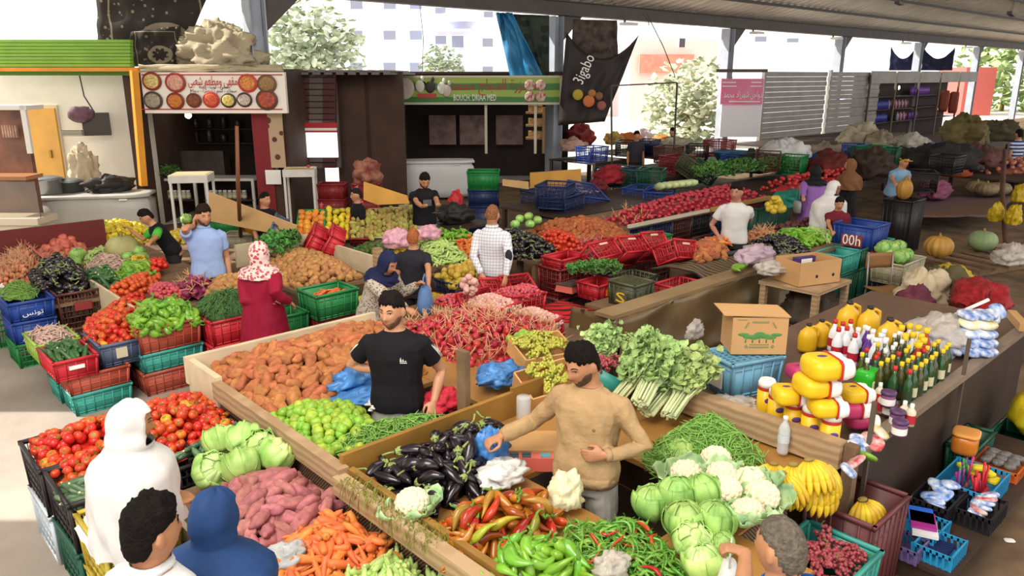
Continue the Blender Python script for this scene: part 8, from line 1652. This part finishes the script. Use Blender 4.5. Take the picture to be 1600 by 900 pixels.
far_c = 'navy blue dgreen brown olive dred black bright'.split()
spots = ((850, 305, 0, .85), (878, 312, 0, .9), (868, 296, 0, 1.1), (905, 300, 1, .9), (1002, 300, 1, .75), (1030, 305, 1, .75), (962, 268, 0, 1.0), (990, 270, 2, 1.0), (1018, 272, 2, 1.0), (1058, 250, 5, 1.1), (1075, 255, 4, 1.1), (1095, 262, 2, 1.0), (925, 235, 1, 1.1), (1045, 235, 3, 1.2), (1090, 232, 6, 1.2), (1125, 225, 5, 1.3), (1150, 248, 1, 1.1), (1200, 245, 3, 1.3), (1185, 248, 6, 1.2), (1238, 250, 7, 1.2), (1335, 232, 1, 1.3), (1365, 235, 7, 1.3), (1385, 238, 2, 1.3), (1440, 275, 6, 1.0), (1480, 250, 6, 1.2), (1010, 224, 0, 1.2), (980, 226, 6, 1.2))
FL = '''navy crate leftmost of the stack behind the small cabbages
navy crate in the middle of the stack behind the far potatoes
navy crate on top of the stack behind the far potatoes
blue crate tipped forward beside the navy stack
cobalt crate under the long pale gourds, left one
cobalt crate under the long pale gourds, right one
navy crate beside the red net sack behind the potatoes
dark green crate right of the red net sack
second dark green crate, left of the dark red one
dark red crate before the left end of the herb row
olive crate tipped over at the left end of the herb row
dark green crate tipped against the herb row
bright blue crate near the grey column at the open bay
brown crate beside the man in the patterned dark shirt
black crate right of the man in the patterned dark shirt
dark red crate before the shutter of the pink sign
blue crate behind the middle of the herb row
brown crate under the white plastic sheeting
black crate left of the brown one by the white sheeting
bright green crate right of the white sheeting
blue crate before the pale spotted sacks
green crate right of the blue one before the spotted sacks
dark green crate behind the yellow cap
black crate right of the tall pumpkin
black crate on the black sheet heap
navy crate behind the man in dark grey
black crate left of the man in dark grey'''.split('\n')
for i, (x, y, c, z) in enumerate(spots):
    p = at(x, y, z); crate(far_c[c], p.x, p.y, z - .3, FL[i], 'grid', L=.75, W=.55, H=.4, center=True, rz=(i % 3) * .25, tilt=(.5, .2) if i in (3, 11, 10) else None)
sacks = ((955, 285, .8, .5, 'a01f2c', 'red net sack slumped behind the brown potatoes'), (935, 300, .75, .3, '7a2028', 'dark red net of onions in the tilted blue crate'), (1080, 262, .9, .45, '8a7854', 'tan sack before the tilted dark crates'), (1060, 228, 1.2, .6, 'b0a890', 'pale sack heap at the open bay'), (905, 215, 1.2, .8, '8a2a26', 'dark red cloth heap beside the column'), (895, 225, 1.2, .5, 'd0a898', 'white and pink rags below the dark red heap'), (1230, 228, 1.4, .8, 'd4d2d0', 'white plastic sheeting before the sheet wall'), (1205, 235, 1.3, .4, 'b8b8bc', 'small white sack left of the white sheeting'), (1290, 236, 1.1, .7, '9a8a78', 'beige sack before the shelves'), (1345, 212, 1.3, .9, 'b5a890', 'pale spotted sack heap before the shelves'), (1375, 215, 1.3, .7, '9a8e78', 'pale sack right of the spotted heap'), (1425, 222, 1.2, .6, 'bfb8aa', 'cream sack rolled on the dark bundles'), (1460, 232, 1.1, .6, '7c84b8', 'pale violet bundle among the dark ones'), (1505, 215, 1.2, 1.2, '6e6238', 'olive tarpaulin heap at the back right'), (1560, 205, 1.3, .9, '57503a', 'dark olive heap beside the last columns'), (1500, 235, 1.1, .6, '8a6a44', 'tan bundle right of the violet one'), (1300, 262, 1.0, .8, '6a2420', 'dark red rug heap behind the tan headscarf'), (1280, 250, 1.0, .5, '244a8a', 'blue sheet before the dark red rug heap'), (1410, 250, 1.0, .7, '2a3424', 'dark green heap of leaves behind the yellow cap'), (1360, 262, 1.0, .9, '3a2a20', 'dark brown heap behind the tan headscarf'), (1345, 240, 1.15, .5, '2a5a2c', 'bright green net heap before the shelves'), (1470, 262, .9, 1.0, '26241f', 'black sheet heap beyond the clay pot'), (1530, 255, .9, .8, '5a3430', 'reddish sack by the striped-shirted man'), (1180, 232, 1.3, .4, '3a3a3c', 'dark bundle left of the white sheeting'), (985, 205, 1.4, .5, 'c86a2c', 'orange cloth heap at the open bay'), (1000, 198, 1.5, .6, 'd4c4c8', 'white and pink cloths on the stall at the open bay'), (960, 200, 1.5, .5, 'c8a04a', 'golden brown cloths at the open bay'), (1035, 195, 1.6, .4, 'b07a3a', 'brown hat heap beside the thin frame'), (1395, 255, 1.0, .5, '7a3a2c', 'rusty heap left of the yellow cap'), (1255, 262, .9, .5, '55222a', 'dark red onion sack behind the lilac dress'))
for i, (x, y, z, r, c, l) in enumerate(sacks):
    p = at(x, y, z); rumple('sack' if 'sack' in l else 'net_sack' if 'net' in l else 'bundle', Vector((p.x, p.y, .8 if z < 1.15 else 1.0)), (r * .85, r * .6, r * .5), mat('far_' + c, c, .8, nz=(3, .3), bump=.3), l, 'sack' if 'sack' in l else 'bundle', 80 + i, rz=i)
for i in range(6): o = put(KITS['pale_marrow'].ms[0], 'gourd', at(1032 + i * 8, 292 - i, .95), (0, .2, .9 + .15 * i), None, 3.2); tag(o, 'long pale green gourd lying behind the long onion table', 'gourd', 'long gourds behind the onion table')
for (x, y, c, l) in ((1145, 238, '2c6a8a', 'blue basin with a white sack at the herb row'), (1020, 225, '26324a', 'dark blue tub at the open bay')): p = at(x, y, 1.2); tag(MB().lathe([(.35, -.25), (.5, .0), (.54, .02), (.45, -.02), (.3, -.22)], 20).build('basin', mat('basin_' + c, c, .4), None, p, 0, True), l, 'basin')
fr = root('thin_frame', 'thin black metal frame standing at the open bay', 'frame', (0, 0, 0)); a, b_, c, d = deep(955, 134, 20), deep(1058, 129, 20), deep(1055, 215, 20), deep(960, 215, 20)
for p, q_, n in ((a, b_, 'top_bar'), (b_, Vector((c.x, c.y, 0)), 'upright'), (a, Vector((d.x, d.y, 0)), 'upright')): MB().bar(p, q_, .035).build(n, mat('dark_steel', ''), fr)
# shelving with bottles at the back right
shl = root('stall_shelving', 'open metal shelving under grey sheets at the back right', 'shelf', (0, 0, 0))
for i in range(5): a = 36.5 + i * 2.9; MB().box((a, 15.3, 1.6), (.08, .08, 3.2)).build('upright', gm2, shl); MB().box((a + 1.4, 15.3, 3.0), (2.7, .06, .55)).build('sheet_panel', shm, shl)
for z in (.9, 1.5, 2.1): MB().box((42.3, 15.6, z), (11.6, .5, .04)).build('shelf_board', dkw, shl)
MB().box((42.3, 15.95, 1.6), (12, .05, 3.2)).build('back_sheet', mat('shop_dark', ''), shl)
sb = [MB().lathe([(.05, 0), (.08, .01), (.08, .28), (.03, .36), (.03, .42)], 8).mesh('shelf_bottle', mat('shelf_' + c, c, .3)) for c in ('3a3f9a', '6a3a9a', 'a8a8c0', '8a2a3a')]
for i in range(60):
    k = 0 if i < 24 else 1 if i < 42 else 2 + i % 2; x = 37 + (i % 12) * .2 + (0 if i < 24 else 5 if i < 42 else 2.4); tag(put(sb[k], 'shelf_bottle', (x, 15.5, (.92, 1.52, 2.12)[(i // 12) % 3])), ('blue bottle on the far shelving', 'violet bottle on the far shelving', 'pale bottle on the far shelving', 'crimson bottle on the far shelving')[k], 'bottle', ('blue', 'violet', 'pale', 'crimson')[k] + ' bottles on the far shelving')
for i, (x, y, c) in enumerate(((1316, 156, 'cfd6ff'), (1380, 139, 'ffffff'), (1390, 138, 'ffffff'), (1402, 137, 'ffffff'), (1470, 170, 'ffc060'), (1488, 172, 'ffffff'))): p = deep(x, y, 40); t = root('stall_lamp', ('bluish lamp among the blue bottles', 'first white lamp of three over the shelving', 'second white lamp of three over the shelving', 'third white lamp of three over the shelving', 'orange lamp at the right of the shelving', 'white lamp right of the orange one')[i], 'lamp', p); MB().ball((0, 0, 0), .13, 10, 8).build('bulb', mat('lamp_' + c, c, .3, emit=(c, 6)), t, None, 0, True); MB().tube([(0, 0, .12), (0, 0, .6)], .012, 5).build('cord', mat('dark_steel', ''), t)
for i, (x, y, w_) in enumerate(((1475, 158, 1.1), (1490, 160, 1.2))): p = deep(x, y, 38); tag(rbox(MB(), (0, 0, 0), (w_, .4, 1.0), 0, 8).build('hanging_bag', mat('bag_rust', '8a4232', .7), None, p, .3, True), ('rust coloured bag hanging left at the end of the shelving', 'rust coloured bag hanging right at the end of the shelving')[i], 'bag')
# trees outside
def tree(label, px, py, Y, r, c, dens=420):
    q = random.Random(px); p = deep(px, py, Y); t = root('tree', label, 'tree', (p.x, p.y, 0)); MB().tube([(0, 0, 0), (.1, 0, p.z * .5), (0, .1, p.z)], [.2, .15, .06], 8).build('trunk', m_stub, t, None, 0, True); b = MB()
    for i in range(dens):
        d = Vector((q.gauss(0, 1), q.gauss(0, 1), q.gauss(0, .8))).normalized() * r * q.random() ** .4; leafy_disc(b, Vector((0, 0, p.z)) + d, (q.gauss(0, 1), q.gauss(0, 1), q.gauss(0, 1)), r * .16, .3, .2, i, 0, 2, 2, .01)
    b.build('foliage', mat('foliage_' + c, c, .7, nz=(2, .3)), t, None, 0, True)
tree('pale green tree behind the cafe roof beside the white block', 485, 80, 40, 2.6, 'c2ccb0', 700); tree('pale olive bush in the street beyond the open bay', 1075, 165, 36, 2.2, 'd0d6b4', 600); tree('light green tree beyond the last columns', 1575, 110, 70, 4.6, 'a8c080'); tree('small pale tree before the lilac balconies', 690, 105, 45, 1.3, 'a8b59a')
b = MB()
for (x0, y0, x1, y1) in ((1010, 20, 1055, 120), (655, 0, 660, 115), (400, 30, 470, 0), (1005, 22, 1014, 40)): b.tube([deep(x0, y0, 21.4), deep((x0 + x1) / 2 + 4, (y0 + y1) / 2 + 3, 21.4), deep(x1, y1, 21.4)], .012, 4)
tag(b.build('cables', mat('dark_steel', '')), 'thin cables slung between the beam and the street', 'cable', None, 'stuff')
bpy.data.scenes.remove(_tmp)
